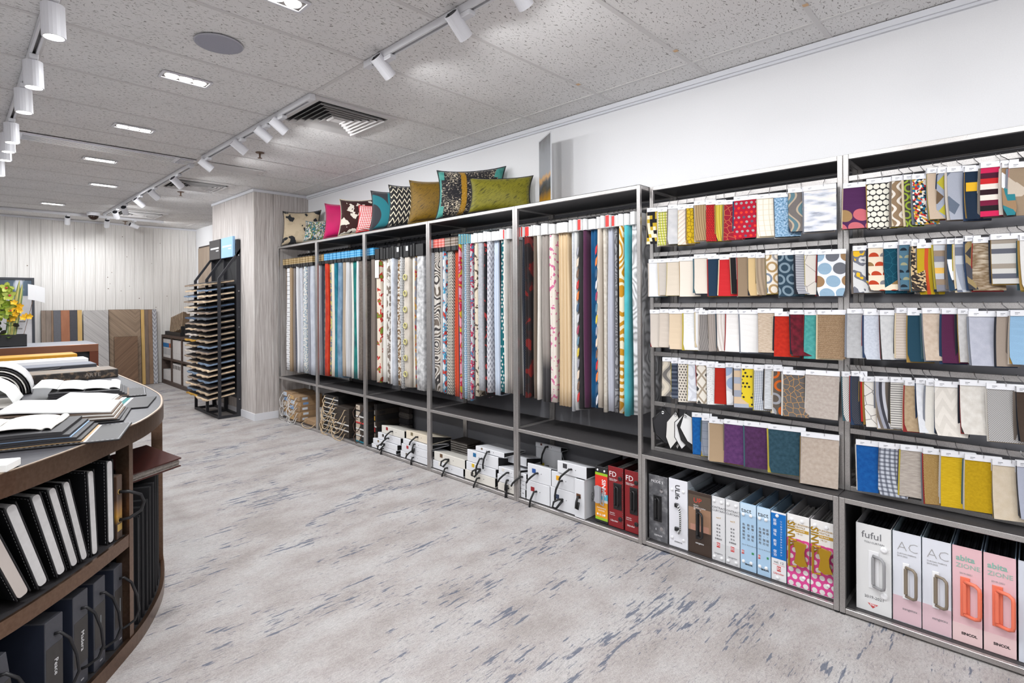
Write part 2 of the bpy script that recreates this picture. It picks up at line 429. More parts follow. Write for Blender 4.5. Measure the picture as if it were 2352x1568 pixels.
# pillar clad in grey grained wood
def clad():
    g = G('pillar_cladding', 0.7)
    o, x, y, z = g.obj()
    h = g.math('ADD', x, y)
    wob = g.noise(g.vec(h, z), 2.2, 2)
    vv = g.vec(g.math('ADD', g.math('MULTIPLY', h, 26), g.math('MULTIPLY', wob, 1.2)), g.math('MULTIPLY', z, 0.7))
    a = g.noise(vv, 3.0, 5, 0.62)
    g.base(g.ramp(a, [(0.30, srgb((158, 150, 146))), (0.5, srgb((194, 187, 183))), (0.68, srgb((222, 218, 215)))])); g.bump(a, 0.3, 0.004)
    return g.m
PX0, PY0, PY1 = 2.39, 6.30, 7.66
CL = clad()
wp_ = struct(MB().box(PX0, XW, PY0, PY1, 0, ZC).build('wall_pillar', CL))
CL2 = MB().box(-0.004, 0, 0, 0.0, 0, 0)
for a, b in ((PX0 + 0.0005, PX0 + 0.2), (PX0 + 0.204, XW)):
    MB().box(a, b, PY0 - 0.012, PY0, 0.08, ZC - 0.03).build('cladding_panel', CL, wp_)
for a, b in ((PY0 - 0.012, PY0 + 0.66), (PY0 + 0.664, PY1)):
    MB().box(PX0 - 0.012, PX0, a, b, 0.08, ZC - 0.03).build('cladding_panel', CL, wp_)
struct(MB().box(PX0 - 0.02, PX0, PY0 - 0.02, PY1 + 0.02, 0, 0.08).box(PX0 + 0.0002, XW, PY0 - 0.02, PY0, 0, 0.08).build('baseboard_right', TRIM))
struct(MB().box(PX0 - 0.025, PX0 + 0.0, PY0 - 0.025, PY1, ZC - 0.034, ZC - 0.004).box(PX0 + 0.0002, XW, PY0 - 0.025, PY0, ZC - 0.034, ZC - 0.004).build('trim_2', TRIM))
struct(MB().box(XL, XW, YB - 0.03, YB, ZC - 0.032, ZC - 0.004).build('trim_3', TRIM))
# door in the right-hand wall behind the pillar
d = struct(MB().box(XW - 0.012, XW, 8.9, 10.36, 0.0, 2.28).build('door_1', plain((60, 50, 44), 0.6)))
MB().box(XW - 0.03, XW - 0.012, 8.93, 9.63, 0.02, 2.25).build('door_leaf', wood((150, 132, 116), (176, 158, 140), 18, 18, 0.6), d)
MB().box(XW - 0.03, XW - 0.012, 9.64, 10.33, 0.02, 2.25).build('door_leaf', wood((150, 132, 116), (176, 158, 140), 18, 18, 0.6), d)
MB().bbox(XW - 0.06, XW - 0.03, 9.55, 9.575, 0.95, 1.15).build('door_handle', CHROME, d)

# ---------------------------------------------------------------- ceiling fittings
LW = plain((225, 225, 230), 0.4); TRK = plain((222, 222, 226), 0.45); SLOT = plain((90, 86, 86), 0.5)
def lens_mat(e):
    return plain((255, 252, 246), 0.3, emit=e)
LENS = lens_mat(14.0); TUBEIN = plain((18, 20, 28), 0.5)
def track(label, x0, y0, x1, y1):
    t = thing('light_track', label, 'track', ((x0 + x1) / 2, (y0 + y1) / 2, ZC - 0.0035), math.atan2(y1 - y0, x1 - x0))
    L = math.hypot(x1 - x0, y1 - y0) / 2; zt = 0.0
    b = MB(); b.box(-L, L, -0.017, -0.007, -0.034, zt); b.box(-L, L, 0.007, 0.017, -0.034, zt); b.box(-L, L, -0.007, 0.007, -0.016, zt); b.build('rail', TRK, t)
    MB().box(-L + 0.03, L - 0.03, -0.0069, 0.0069, -0.0185, -0.0161).build('conductor', SLOT, t)
    for s in (-1, 1): MB().bbox(s * L - 0.03, s * L + 0.03, -0.0185, 0.0185, -0.0355, zt, 0.002).build('end_cap', TRK, t)
    return t
track('white ceiling light track above the left counter', 0.30, 9.5, 0.30, -2.8)
track('white ceiling light track at the top, nearest the camera', 1.545, 2.52, 1.545, -2.8)
track('white ceiling light track beside the nearest square air diffuser', 1.545, 5.17, 1.545, 3.19)
track('white ceiling light track beside the middle square air diffuser', 1.545, 9.45, 1.545, 5.55)
track('white ceiling light track running across in front of the white plank wall', -2.5, 9.75, 2.3, 9.75)

def spotlight(label, x, y, d, power, size=R(150), blend=0.9, r=0.033, L=0.115, drop=0.06, group='track spotlights', vertical=False):
    t = thing('track_spotlight', label, 'spotlight', (x, y, ZC - 0.037))
    d = Vector(d).normalized()
    MB().bbox(-0.018, 0.018, -0.06, 0.06, -0.022, -0.0005, 0.003).build('adapter', TRK, t)
    z = -0.022 - drop
    b = MB(); b.cyl((0, 0.03, -0.02), (0, 0.03, z), 0.007, n=8); b.build('stem', LW, t)
    c = Vector((0, 0.03, z))
    a = c - d * (L * 0.5); e = c + d * (L * 0.5)
    if vertical: a = Vector((0, 0, -0.024)); e = a + d * L
    ax = d.orthogonal().normalized(); bx = d.cross(ax)
    n = 20; body = MB()
    prof = [(a, r * 0.86), (a, r), (e, r), (e, r * 0.86), (e - d * 0.012, r * 0.84)]
    for p, q in prof:
        for k in range(n):
            th = 2 * math.pi * k / n; body.v.append(tuple(p + ax * (q * math.cos(th)) + bx * (q * math.sin(th))))
    for i in range(len(prof) - 1):
        for k in range(n): body.f.append((i * n + k, i * n + (k + 1) % n, (i + 1) * n + (k + 1) % n, (i + 1) * n + k))
    if vertical: body.f.append(tuple(range(n)))
    body.fix = True; body.build('body', LW, t)
    if not vertical:
        back = MB(); back.tube([a + d * 0.001, a + d * 0.031], r * 0.855, n); back.build('heat_sink', TUBEIN, t)
        back = MB()
        for k in range(5): back.tube([a - d * 0.001 + ax * (r * 0.7 * (k - 2) / 2.2) - bx * r * 0.5, a + d * 0.008 + ax * (r * 0.7 * (k - 2) / 2.2) + bx * r * 0.5], 0.0015, 4)
        back.build('fins', TUBEIN, t)
    le = MB(); le.tube([e - d * 0.012, e - d * 0.010], r * 0.84, n); le.build('lens', LENS, t)
    ld = bpy.data.lights.new('lamp', 'SPOT'); ld.energy = power; ld.spot_size = size; ld.spot_blend = blend; ld.shadow_soft_size = r * 0.7; ld.color = LIGHT_COL
    lo = bpy.data.objects.new('lamp', ld); col.objects.link(lo); lo.parent = t; lo.location = e - d * 0.004
    lo.rotation_euler = (-d).to_track_quat('Z', 'Y').to_euler()
    return t
near = ['white spotlight on the near track, in view at the top edge', 'white spotlight with dark open back, larger of the two on the near track', 'white spotlight at the far end of the near track, above the cushions']
i = 0
aim = (0.80, 0.05, -0.62)
for y, lb in ((1.41, near[0]), (1.77, near[1]), (2.36, near[2])):
    spotlight(lb, 1.545, y, aim, SPOT_W * 0.85, drop=0.016)
for k, y in enumerate((0.75, 0.1, -0.55, -1.2)):
    spotlight('white spotlight overhead on the near track, %s behind those in view' % ORD[k], 1.545, y, aim, SPOT_W * 0.75, drop=0.016)
for y, lb in ((3.62, 'white spotlight closest to the square diffuser on the second track'), (3.88, 'white spotlight second from the diffuser on the second track'),
              (4.33, 'white spotlight third from the diffuser, near the sprinkler'), (5.10, 'white spotlight at the far end of the second track')):
    spotlight(lb, 1.545, y, (0.80, -0.1, -0.60), SPOT_W, drop=0.03)
for k, y in enumerate((5.95, 6.8, 7.45, 8.2, 8.7)):
    spotlight('white spotlight, %s along the third track, past the middle diffuser' % ORD[k], 1.545, y, (0.75, 0.25, -0.6) if k < 3 else (0.35, 0.75, -0.55), SPOT_W * (0.8 if k < 3 else 1.0), drop=0.05)
for k, y in enumerate((2.87, 3.61, 4.12, 4.95, 5.27, 5.6, 6.3)):
    spotlight('white cylinder spotlight, %s from the camera on the left track' % ORD[k], 0.30, y, (0.03, 0.0, -1), SPOT_W * 0.5, r=0.04, L=0.13, vertical=True, size=R(95))
for k, y in enumerate((2.0, 1.1, 0.1, -1.0)):  # unseen heads added along the track for light behind the camera
    spotlight('added white cylinder spotlight overhead on the left track, %s behind those in view' % ORD[k], 0.30, y, (0.03, 0.0, -1), SPOT_W * 0.5, r=0.04, L=0.13, vertical=True, size=R(95))
for k, x in enumerate((-1.6, -0.5, 0.42, 1.17, 1.62, 1.95)):
    spotlight('white spotlight aimed at the plank wall, %s from left on the rear track' % ORD[k], x, 9.75, (0.05, 0.62, -0.7) if x < 1.9 else (0.9, 0.25, -0.3), SPOT_W * (0.68 if x < 1.9 else 1.3), drop=0.05, size=R(100))

def downlight(label, x, y, power=DOWN_W):
    t = thing('recessed_downlight', label, 'downlight', (x, y, ZC - 0.0045))
    hw, hh = 0.125, 0.055
    b = MB()
    for q in ((-hw, hw, -hh, -hh + 0.012), (-hw, hw, hh - 0.012, hh), (-hw, -hw + 0.012, -hh + 0.012, hh - 0.012), (hw - 0.012, hw, -hh + 0.012, hh - 0.012)): b.box(q[0], q[1], q[2], q[3], -0.006, 0.001)
    b.build('frame', LW, t)
    MB().box(-hw + 0.012, hw - 0.012, -hh + 0.012, hh - 0.012, -0.001, 0.0005).build('recess', SLOT, t)
    for k in (-1, 0, 1):
        b = MB(); b.cyl((k * 0.07, 0, -0.006), (k * 0.07, 0, -0.001), 0.031, 0.034, 18); b.build('lens', lens_mat(22.0), t)
    ld = bpy.data.lights.new('lamp', 'AREA'); ld.shape = 'RECTANGLE'; ld.size = 0.2; ld.size_y = 0.07; ld.energy = power; ld.color = LIGHT_COL
    lo = bpy.data.objects.new('lamp', ld); col.objects.link(lo); lo.parent = t; lo.location = (0, 0, -0.009)
names = ['at the top edge of the picture', 'closest to the round ceiling speaker', 'before the long air grille', 'just past the long air grille', 'level with the middle diffuser', 'farthest, near the plank wall']
for (x, y), nm in zip(((0.95, 2.26), (0.942, 3.464), (0.942, 4.703), (0.941, 5.956), (1.166, 7.203), (0.931, 9.0)), names):
    downlight('lit recessed triple downlight ' + nm, x, y)
for k, (x, y) in enumerate(((0.95, 1.0), (0.95, -0.25), (0.95, -1.5), (-1.5, -1.5), (-1.5, 0.4), (-1.5, 2.3), (-1.5, 4.2), (-1.5, 6.1), (-1.5, 8.2), (-3.4, 0.4), (-3.4, 3.2), (-3.4, 6.1))):  # unseen downlights, added to light the rest of the room
    downlight('added recessed triple downlight outside the picture, %s of the further rows' % ORD[k], x, y, DOWN_W)

def diffuser(label, x0, y0, s=0.59):
    t = thing('air_diffuser', label, 'air vent', (x0 + s / 2, y0 + s / 2, ZC - 0.004))
    h = s / 2
    MB().box(-h + 0.03, h - 0.03, -h + 0.03, h - 0.03, -0.004, 0.001).build('backing', BLACK, t)  # black plate stands in for the shaded hollow above the louvres
    b = MB()
    for q in ((-h, h, -h, -h + 0.045), (-h, h, h - 0.045, h), (-h, -h + 0.045, -h + 0.045, h - 0.045), (h - 0.045, h, -h + 0.045, h - 0.045)): b.box(q[0], q[1], q[2], q[3], -0.012, 0.0)
    b.build('frame', BAR, t)
    for k in range(6):
        a = h - 0.06 - k * 0.038
        if a < 0.03: break
        b = MB(); w2 = 0.018; base = len(b.v)
        # sloping louvre ring: outer edge high, inner edge low
        o = [(-a, -a), (a, -a), (a, a), (-a, a)]; n_ = [(-a + w2, -a + w2), (a - w2, -a + w2), (a - w2, a - w2), (-a + w2, a - w2)]
        for (ox, oy), (ix, iy) in zip(o, n_): b.v += [(ox, oy, -0.026), (ix, iy, -0.006), (ix, iy, -0.004), (ox, oy, -0.024)]
        for q in range(4):
            c = 4 * q; d2 = 4 * ((q + 1) % 4)
            for e in range(4): b.f.append((c + e, c + (e + 1) % 4, d2 + (e + 1) % 4, d2 + e))
        b.fix = True; b.build('louvre', BAR, t)
    MB().bbox(-0.05, 0.05, -0.05, 0.05, -0.02, -0.006, 0.003).build('centre_plate', BAR, t)
diffuser('square louvred air diffuser nearest the camera, by the second track', 1.57, 3.17)
diffuser('square louvred air diffuser in the middle, before the pillar', 1.57, 6.23)
diffuser('square louvred air diffuser farthest away, near the plank wall', 1.60, 8.9)
GR = plain((236, 236, 240), 0.22, 1.0)
def grille(label, x0, x1, y0, y1, n=6, mat=GR):
    t = thing('air_grille', label, 'air vent', ((x0 + x1) / 2, (y0 + y1) / 2, ZC - 0.004))
    a, b_ = (x1 - x0) / 2, (y1 - y0) / 2
    MB().box(-a, a, -b_, b_, -0.003, 0).build('backing', plain((70, 68, 68)), t)
    b = MB(); b.box(-a, a, -b_, -b_ + 0.02, -0.01, -0.0031); b.box(-a, a, b_ - 0.02, b_, -0.01, -0.0031); b.box(-a, -a + 0.02, -b_ + 0.02, b_ - 0.02, -0.01, -0.0031); b.box(a - 0.02, a, -b_ + 0.02, b_ - 0.02, -0.01, -0.0031); b.build('frame', mat, t)
    st = (2 * b_ - 0.04) / n
    me = MB().box(-a + 0.02, a - 0.02, 0.004, st - 0.006, -0.016, -0.004).mesh('slat', mat)
    for k in range(n):
        o = link('slat', me, t); o.location = (0, -b_ + 0.02 + k * st, 0)
    return t
grille('long silver slotted air grille crossing the ceiling between the tracks', 0.37, 1.40, 5.36, 5.58)
grille('short silver grille piece at the end of the long air grille', 1.40, 1.54, 5.36, 5.58)
acc = MB().bbox(1.60, 2.13, 5.36, 5.58, ZC - 0.012, ZC - 0.004, 0.002).build('access_panel', BAR)
tag(acc, 'plain pale access panel in the ceiling beyond the second track', 'ceiling panel')
sp = thing('ceiling_speaker', 'round grey ceiling speaker grille beside the nearest downlight', 'speaker', (0.925, 2.87, ZC - 0.004))
b = MB(); b.tube([(0, 0, 0.0), (0, 0, -0.006), (0, 0, -0.009)], [0.105, 0.105, 0.09], 40); b.build('grille_disc', plain((160, 160, 172), 0.7, grain=0.06, gscale=400), sp)
b = MB(); b.tube([(0.105 * math.cos(2 * math.pi * k / 40), 0.105 * math.sin(2 * math.pi * k / 40), -0.004) for k in range(40)], 0.0035, 6, True); b.build('rim', plain((176, 176, 184)), sp)
BR = plain((120, 98, 82), 0.35, 0.8)
for (x, y), lb in zip(((1.844, 4.738), (1.857, 7.05), (1.921, 10.2)), ('nearest, beside the second track', 'by the pillar top', 'farthest, by the plank wall')):
    t = thing('sprinkler', 'small bronze ceiling sprinkler ' + lb, 'sprinkler', (x, y, ZC - 0.002))
    b = MB(); b.cyl((0, 0, 0), (0, 0, -0.006), 0.036, 0.03, 18); b.build('escutcheon', BR, t)
    b = MB(); b.cyl((0, 0, -0.006), (0, 0, -0.045), 0.008, 0.006, 10); b.build('body', BR, t)
    b = MB(); b.cyl((0, 0, -0.045), (0, 0, -0.049), 0.018, 0.018, 14); b.build('deflector', BR, t)
t = thing('dome_camera', 'black dome security camera with white base before the plank wall', 'camera', (1.42, 9.5, ZC - 0.004))
b = MB(); b.tube([(0, 0, 0), (0, 0, -0.035), (0, 0, -0.045)], [0.075, 0.075, 0.066], 24); b.build('base', LW, t)
b = MB(); b.tube([(0, 0, -0.045)] + [(0, 0, -0.045 - 0.06 * math.sin(R(a))) for a in (20, 40, 60, 80)], [0.062] + [0.062 * math.cos(R(a)) for a in (20, 40, 60, 80)], 20); b.build('dome', plain((40, 26, 20), 0.1), t, True)
# ---------------------------------------------------------------- shelving along the right wall
ST = steel(); BOARD = plain((58, 56, 57), 0.55, grain=0.18, gscale=90); BACKP = plain((116, 116, 121), 0.6)
TB = 0.021
PYS = [0.602, 1.543, 2.484, 3.426, 4.367, 5.285, 6.215]
XF, XR = 2.608, 3.003
def frame(parent, x0, x1, y0, y1, zs, z0=0.0):
    """square tube frame: four posts and rails at the given heights"""
    zt = zs[-1]
    for x in (x0, x1 - TB):
        for y in (y0, y1 - TB): MB().bbox(x, x + TB, y, y + TB, z0, zt, 0.0015).build('post', ST, parent)
    for z in zs:
        for x in (x0, x1 - TB): MB().bbox(x + 0.0008, x + TB - 0.0008, y0 + TB, y1 - TB, z - TB, z, 0.0015).build('rail', ST, parent)
        for y in (y0, y1 - TB): MB().bbox(x0 + TB, x1 - TB, y + 0.0008, y + TB - 0.0008, z - TB, z, 0.0015).build('side_rail', ST, parent)
def board(parent, x0, x1, y0, y1, z, name='shelf_board', mat=BOARD):
    MB().box(x0 + TB + 0.001, x1 - TB - 0.001, y0 + TB + 0.001, y1 - TB - 0.001, z - 0.018, z - 0.002).build(name, mat, parent)
bayn = ['nearest the pillar', 'second from the pillar', 'third from the pillar', 'fourth from the pillar', 'beside the swatch racks']
UNITS = []
for b in range(5):
    y1 = PYS[6 - b] - 0.0008; y0 = PYS[5 - b] + 0.0008
    t = thing('hanging_shelf_unit', 'steel hanging-fabric shelf bay ' + bayn[b], 'shelving', (0, 0, 0))
    UNITS.append(t)
    frame(t, XF, XR, y0, y1, (TB + 0.004, 0.483, 1.955))
    MB().box(XF + 0.001, XR - 0.001, y0 + 0.001, y1 - 0.001, 1.9551, 1.9565).build('top_sheet', BOARD, t)
    board(t, XF, XR, y0, y1, 1.955, 'top_board'); board(t, XF, XR, y0, y1, 0.485); board(t, XF, XR, y0, y1, 0.028, 'bottom_board')
    if b: MB().box(XR - 0.006, XR - 0.002, y0 + TB, y1 - TB, 0.03, 1.93).build('back_panel', BACKP, t)
    rb = MB(); rb.cyl((2.845, y0 + TB * 0.5, 1.868), (2.845, y1 - TB * 0.5, 1.868), 0.0105, n=12); rb.build('hanging_rod', BLACKMETAL if b < 3 else ST, t)
RAILZ = [1.85, 1.579, 1.30, 1.032, 0.757]
RX0 = 2.708
rackn = ['left swatch rack, beside the hanging fabrics', 'right swatch rack, at the right edge']
for b, (y0, y1) in enumerate(((PYS[0], PYS[1]), (-0.339, PYS[0]))):
    y0 += 0.0008; y1 -= 0.0008
    t = thing('swatch_rack', 'steel ' + rackn[b], 'shelving'); UNITS.append(t)
    frame(t, XF, XR, y0, y1, (TB + 0.008, 0.492), 0.008)
    for x in (XF + 0.003, XR - 0.018):
        for y in (y0 + 0.003, y1 - 0.018): MB().box(x, x + 0.015, y, y + 0.015, 0.0005, 0.008).build('foot', BLACK, t)
    board(t, XF, XR, y0, y1, 0.031, 'bottom_board')
    MB().box(XF + 0.002, XR - 0.002, y0 + 0.002, y1 - 0.002, 0.4925, 0.496).build('deck_board', BOARD, t)
    frame(t, RX0, XR, y0, y1, (0.5175, 1.955), 0.4965)
    board(t, RX0, XR, y0, y1, 1.955, 'top_board')
    for z in RAILZ:
        MB().bbox(RX0 + 0.003, RX0 + 0.012, y0 + TB, y1 - TB, z - 0.0115, z + 0.0115, 0.001).build('hanging_bar', ST, t)
    MB().box(XR - 0.006, XR - 0.002, y0 + TB, y1 - TB, 0.03, 1.93).build('back_panel', BACKP, t)
    for s, yy in ((0, y0 + TB * 0.3), (1, y1 - TB * 0.3)):
        MB().box(XF + TB, XR - TB, yy - 0.002, yy + 0.002, 0.03, 0.47).build('side_panel', BOARD, t)

# ---------------------------------------------------------------- hanging fabrics
W_ = (232, 232, 234); CR = (226, 216, 200); LG = (192, 194, 202); MG = (150, 150, 156); DG = (72, 72, 80); TP = (140, 126, 112); BK = (24, 24, 28)
def cloth_mesh(w, zb, zt, dep, mat, seed):
    rnd = random.Random(seed)
    n = max(1, round(w / 0.024)); b = MB(); rows = 9
    ph = rnd.uniform(0, 6.3); flare = rnd.uniform(0.0, 0.012); sway = rnd.uniform(-0.004, 0.004)
    front = []
    for k in range(n):
        for q in range(5 if k == n - 1 else 4):
            t = (k + q / 4) / n; front.append((t - 0.5, 0.010 * (1 - math.sin(math.pi * min(1, q / 4) if q < 4 or k == n - 1 else 0) ** 0.7)))
    sd = [0.03, 0.08, 0.13, 0.18, 0.24, dep]
    nloop = None
    for j in range(rows + 1):
        t = j / rows; z = zt + (zb - zt) * t
        ww = w * (0.78 + 0.14 * min(1, t * 3) + 0.10 * t)
        off = sway * math.sin(t * 3.2 + ph)
        ring = [(fx * ww + off, fy + 0.004 * math.sin(t * 5 + ph)) for fx, fy in front]
        amp = min(0.004, w * 0.1) * min(1, t * 2)
        right = [(ww / 2 + off - amp - amp * math.sin(d * 55 + ph + t), d) for d in sd]
        left = [(-ww / 2 + off + amp + amp * math.sin(d * 47 + ph * 1.7 - t), d) for d in sd]
        ring = ring + right + left[::-1]
        nloop = len(ring)
        zz = z
        for rx_, ry_ in ring: b.v.append((rx_, ry_, zz + (0.006 * math.sin(ry_ * 30 + ph) if j == rows else 0)))
    for j in range(rows):
        for k in range(nloop): b.f.append((j * nloop + k, j * nloop + (k + 1) % nloop, (j + 1) * nloop + (k + 1) % nloop, (j + 1) * nloop + k))
    b.f.append(tuple(range(nloop))[::-1]); b.f.append(tuple(rows * nloop + k for k in range(nloop)))
    b.fix = True
    me = b.mesh('cloth', mat, True)
    return me
HSTY = {
    'gold': ((150, 122, 70), (26, 24, 24)), 'blue': ((52, 150, 205), (22, 22, 24)), 'black': (None, (18, 18, 20)), 'blackw': ((225, 228, 232), (18, 18, 20)),
    'coral': ((232, 110, 100), (22, 22, 24)), 'brown': ((120, 104, 90), (22, 22, 24)), 'teal': ((98, 160, 178), (98, 160, 178)), 'white': (None, (240, 240, 240)), 'red': ((216, 48, 44), (240, 240, 240)), 'navy': ((180, 200, 215), (22, 22, 24))}
XFAB = 2.655
def hanging(bay, idx, px0, px1, mat, desc, sty, zb, extra=None):
    ya = on_x(px0, 720, XFAB).y; yb = on_x(px1, 720, XFAB).y
    rr = random.Random(bay * 77 + idx * 3)
    w = (ya - yb) * rr.uniform(0.80, 0.95) - 0.001; yc = (ya + yb) / 2; fd = rr.choice((0.0, 0.004, 0.012, 0.026))
    lab = '%s hanging fabric, %s from left in the bay %s' % (desc, ORD[idx], bayn[bay])
    t = thing('hanging_fabric', lab, 'fabric sample', (XFAB, yc, 0), R(-90), 'hanging fabrics in the bay ' + bayn[bay])
    dep = 0.305
    lc, bc = HSTY[sty]
    tall = sty in ('white', 'red', 'teal', 'black', 'blackw')
    z0 = 1.752 if sty in ('white', 'red', 'teal') else (1.70 if sty in ('black', 'blackw') else 1.712)
    z1 = 1.818 if sty in ('white', 'red') else (1.822 if sty == 'teal' else 1.80)
    hw = max(0.012, w * 0.92)
    jz = random.uniform(-0.006, 0.006)
    fo = link('fabric', cloth_mesh(w, zb, z0 + 0.004, dep - 0.04, mat, bay * 100 + idx), t); fo.location = (0, fd, 0)
    HM = plain(bc, 0.5 if sty in ('white', 'red') else 0.45)
    if sty in ('white', 'red'):
        # folded card: front face a shallow V
        b = MB(); h2 = hw / 2
        ring = [(-h2, 0.012), (-h2 * 0.55, 0.0), (h2 * 0.75, -0.002), (h2, 0.012), (h2, dep), (-h2, dep)]
        b.prism(ring, z0, z1 + jz); b.build('header_card', HM, t)
    else:
        MB().bbox(-hw / 2, hw / 2, 0.0, dep, z0, z1 + jz, 0.002).build('header_card', HM, t)
    if lc:
        if sty == 'red': MB().box(-hw * 0.2, hw * 0.42, -0.0035, -0.0022, z0 + 0.003, z1 + jz - 0.002).build('spine_label', plain(lc, 0.5), t)
        elif sty == 'blackw': MB().box(hw * 0.05, hw * 0.45, -0.0015, -0.0002, z0 + 0.05, z1 - 0.012).build('spine_label', plain(lc, 0.5), t)
        elif sty == 'teal': 
            MB().box(-hw * 0.12, hw * 0.12, -0.0015, -0.0002, z0 + 0.008, z1 - 0.006).build('spine_label', pat('hs', (190, 170, 90), (70, 70, 60), s=90), t)
        else:
            lz0 = z0 + 0.034
            MB().bbox(-hw / 2 - 0.0008, hw / 2 + 0.0008, -0.003, 0.06, lz0, z1 + 0.012, 0.001).build('spine_label', pat('hs', lc, lc, tuple(min(255, int(c * 0.6 + 110)) for c in lc), lc, s=46, rough=0.4), t)
    # hook over the rod
    ry_ = 2.845 - XFAB; zr = 1.868
    pts = [(0, ry_ - 0.004, z1 - 0.004), (0, ry_ - 0.008, z1 + 0.02)]
    for a in range(-60, 211, 45): pts.append((0, ry_ + 0.0135 * math.cos(R(a + 20)) * -1 , zr + 0.0135 * math.sin(R(a))))
    pts = [(0, ry_ + 0.002, z1 - 0.004), (0, ry_ + 0.012, z1 + 0.012), (0, ry_ + 0.0155, zr - 0.006), (0, ry_ + 0.0125, zr + 0.009), (0, ry_, zr + 0.0135), (0, ry_ - 0.0125, zr + 0.008), (0, ry_ - 0.015, zr - 0.006), (0, ry_ - 0.010, zr - 0.014)]
    b = MB(); b.tube(pts, 0.0026 if bay < 3 else 0.0016, 5); b.build('hook', BLACKMETAL if bay < 3 else CHROME, t)
    if extra == 'note':
        MB().box(-w * 0.4 + 0.004, w / 2 - 0.002, -0.0035, -0.0022, z0 - 0.16, z0 - 0.004).build('info_sheet', PAPER, t)
    if extra == 'loops':
        cs = [(205, 180, 60), (150, 150, 160), (220, 200, 180), (120, 90, 70), (190, 40, 40), (220, 120, 50), (60, 90, 120), (200, 200, 205), (160, 60, 90), (90, 130, 150)]
        for k in range(14):
            z = 1.66 - k * 0.068; c = cs[(k + idx) % len(cs)]
            b = MB(); b.tube([(-w * 0.15, 0.006, z), (-w * 0.28, -0.006, z - 0.02), (-w * 0.32, -0.010, z - 0.05), (-w * 0.2, -0.012, z - 0.062), (-w * 0.06, -0.010, z - 0.05), (-w * 0.1, -0.004, z - 0.02)], 0.0035, 5, True, 0.6); b.build('trim_loop', plain(c, 0.8), t)
    if extra == 'grommets':
        for k in range(7):
            b = MB(); z = 1.53 - k * 0.135
            b.tube([(0.021 * math.cos(a * math.pi / 8) - w * 0.1, -0.004, z + 0.021 * math.sin(a * math.pi / 8)) for a in range(16)], 0.006, 6, True); b.build('embroidered_ring', plain((196, 190, 130), 0.7), t)
    return t
B0 = [650.5, (656, pat('plain', (126, 112, 102)), 'narrow taupe', 'gold', .56), (664.4, pat('dots', W_, (60, 62, 70), s=40, r=0.2), 'white black-speckled', 'gold', .56), (670.2, pat('check', (176, 152, 122), (140, 118, 94), s=260), 'tan woven', 'gold', .56),
      (675, pat('plain', (132, 124, 120)), 'warm grey', 'gold', .56), (681, pat('soft', (66, 68, 80), (100, 102, 112), s=60), 'dark slate', 'gold', .56), (683, pat('plain', W_), 'thin white', 'gold', .56), (690.3, pat('soft', (186, 188, 198), (206, 208, 214), s=30), 'pale lavender-grey', 'gold', .57),
      (695, pat('blob', (222, 218, 212), (120, 96, 76), s=50), 'brown-and-white mottled', 'gold', .57), (703, pat('blob', (226, 222, 214), (150, 168, 182), s=55), 'ivory faintly patterned', 'gold', .56), (709, pat('plain', (140, 142, 152)), 'mid grey', 'gold', .56), (719.5, pat('soft', (178, 182, 194), (200, 204, 212), s=14), 'pale blue-grey', 'gold', .555)]
B1 = [728, (733, pat('vs', (226, 228, 232), (150, 152, 162), s=90), 'white-edged grey', 'gold', .57), (738.5, pat('plain', (74, 74, 86)), 'dark slate', 'gold', .58), (744.8, pat('diam', (150, 138, 124), (106, 100, 96), (150, 138, 124), s=14), 'taupe lattice', 'gold', .58), (754.6, pat('soft', (166, 34, 14), (206, 62, 28), s=12), 'orange-red velvet', 'blue', .585),
      (757.5, pat('blob', (110, 124, 140), (190, 190, 120), s=40), 'narrow blue-grey floral', 'blue', .60), (766, pat('plain', (222, 210, 196)), 'cream ribbed', 'blue', .585), (773.5, pat('soft', (10, 92, 116), (22, 124, 142), s=16), 'teal', 'blue', .59), (784.4, pat('soft', (92, 120, 144), (132, 160, 184), s=10), 'steel-blue', 'blue', .58),
      (792, pat('vs', (178, 158, 136), (142, 128, 114), (190, 176, 158), s=70), 'tan striped', 'blue', .60), (800, pat('vs', (222, 222, 222), (170, 170, 176), s=80), 'white and grey striped', 'blue', .60), (805, pat('plain', (228, 224, 216)), 'plain off-white', 'blue', .60), (815.4, pat('soft', (6, 74, 84), (14, 112, 108), (30, 132, 124), s=9), 'bottle-green velvet', 'blue', .605),
      (819.5, pat('plain', W_), 'thin white', 'blue', .61), (829.8, pat('soft', (96, 86, 80), (122, 112, 104), s=50), 'dark taupe', 'blue', .60)]
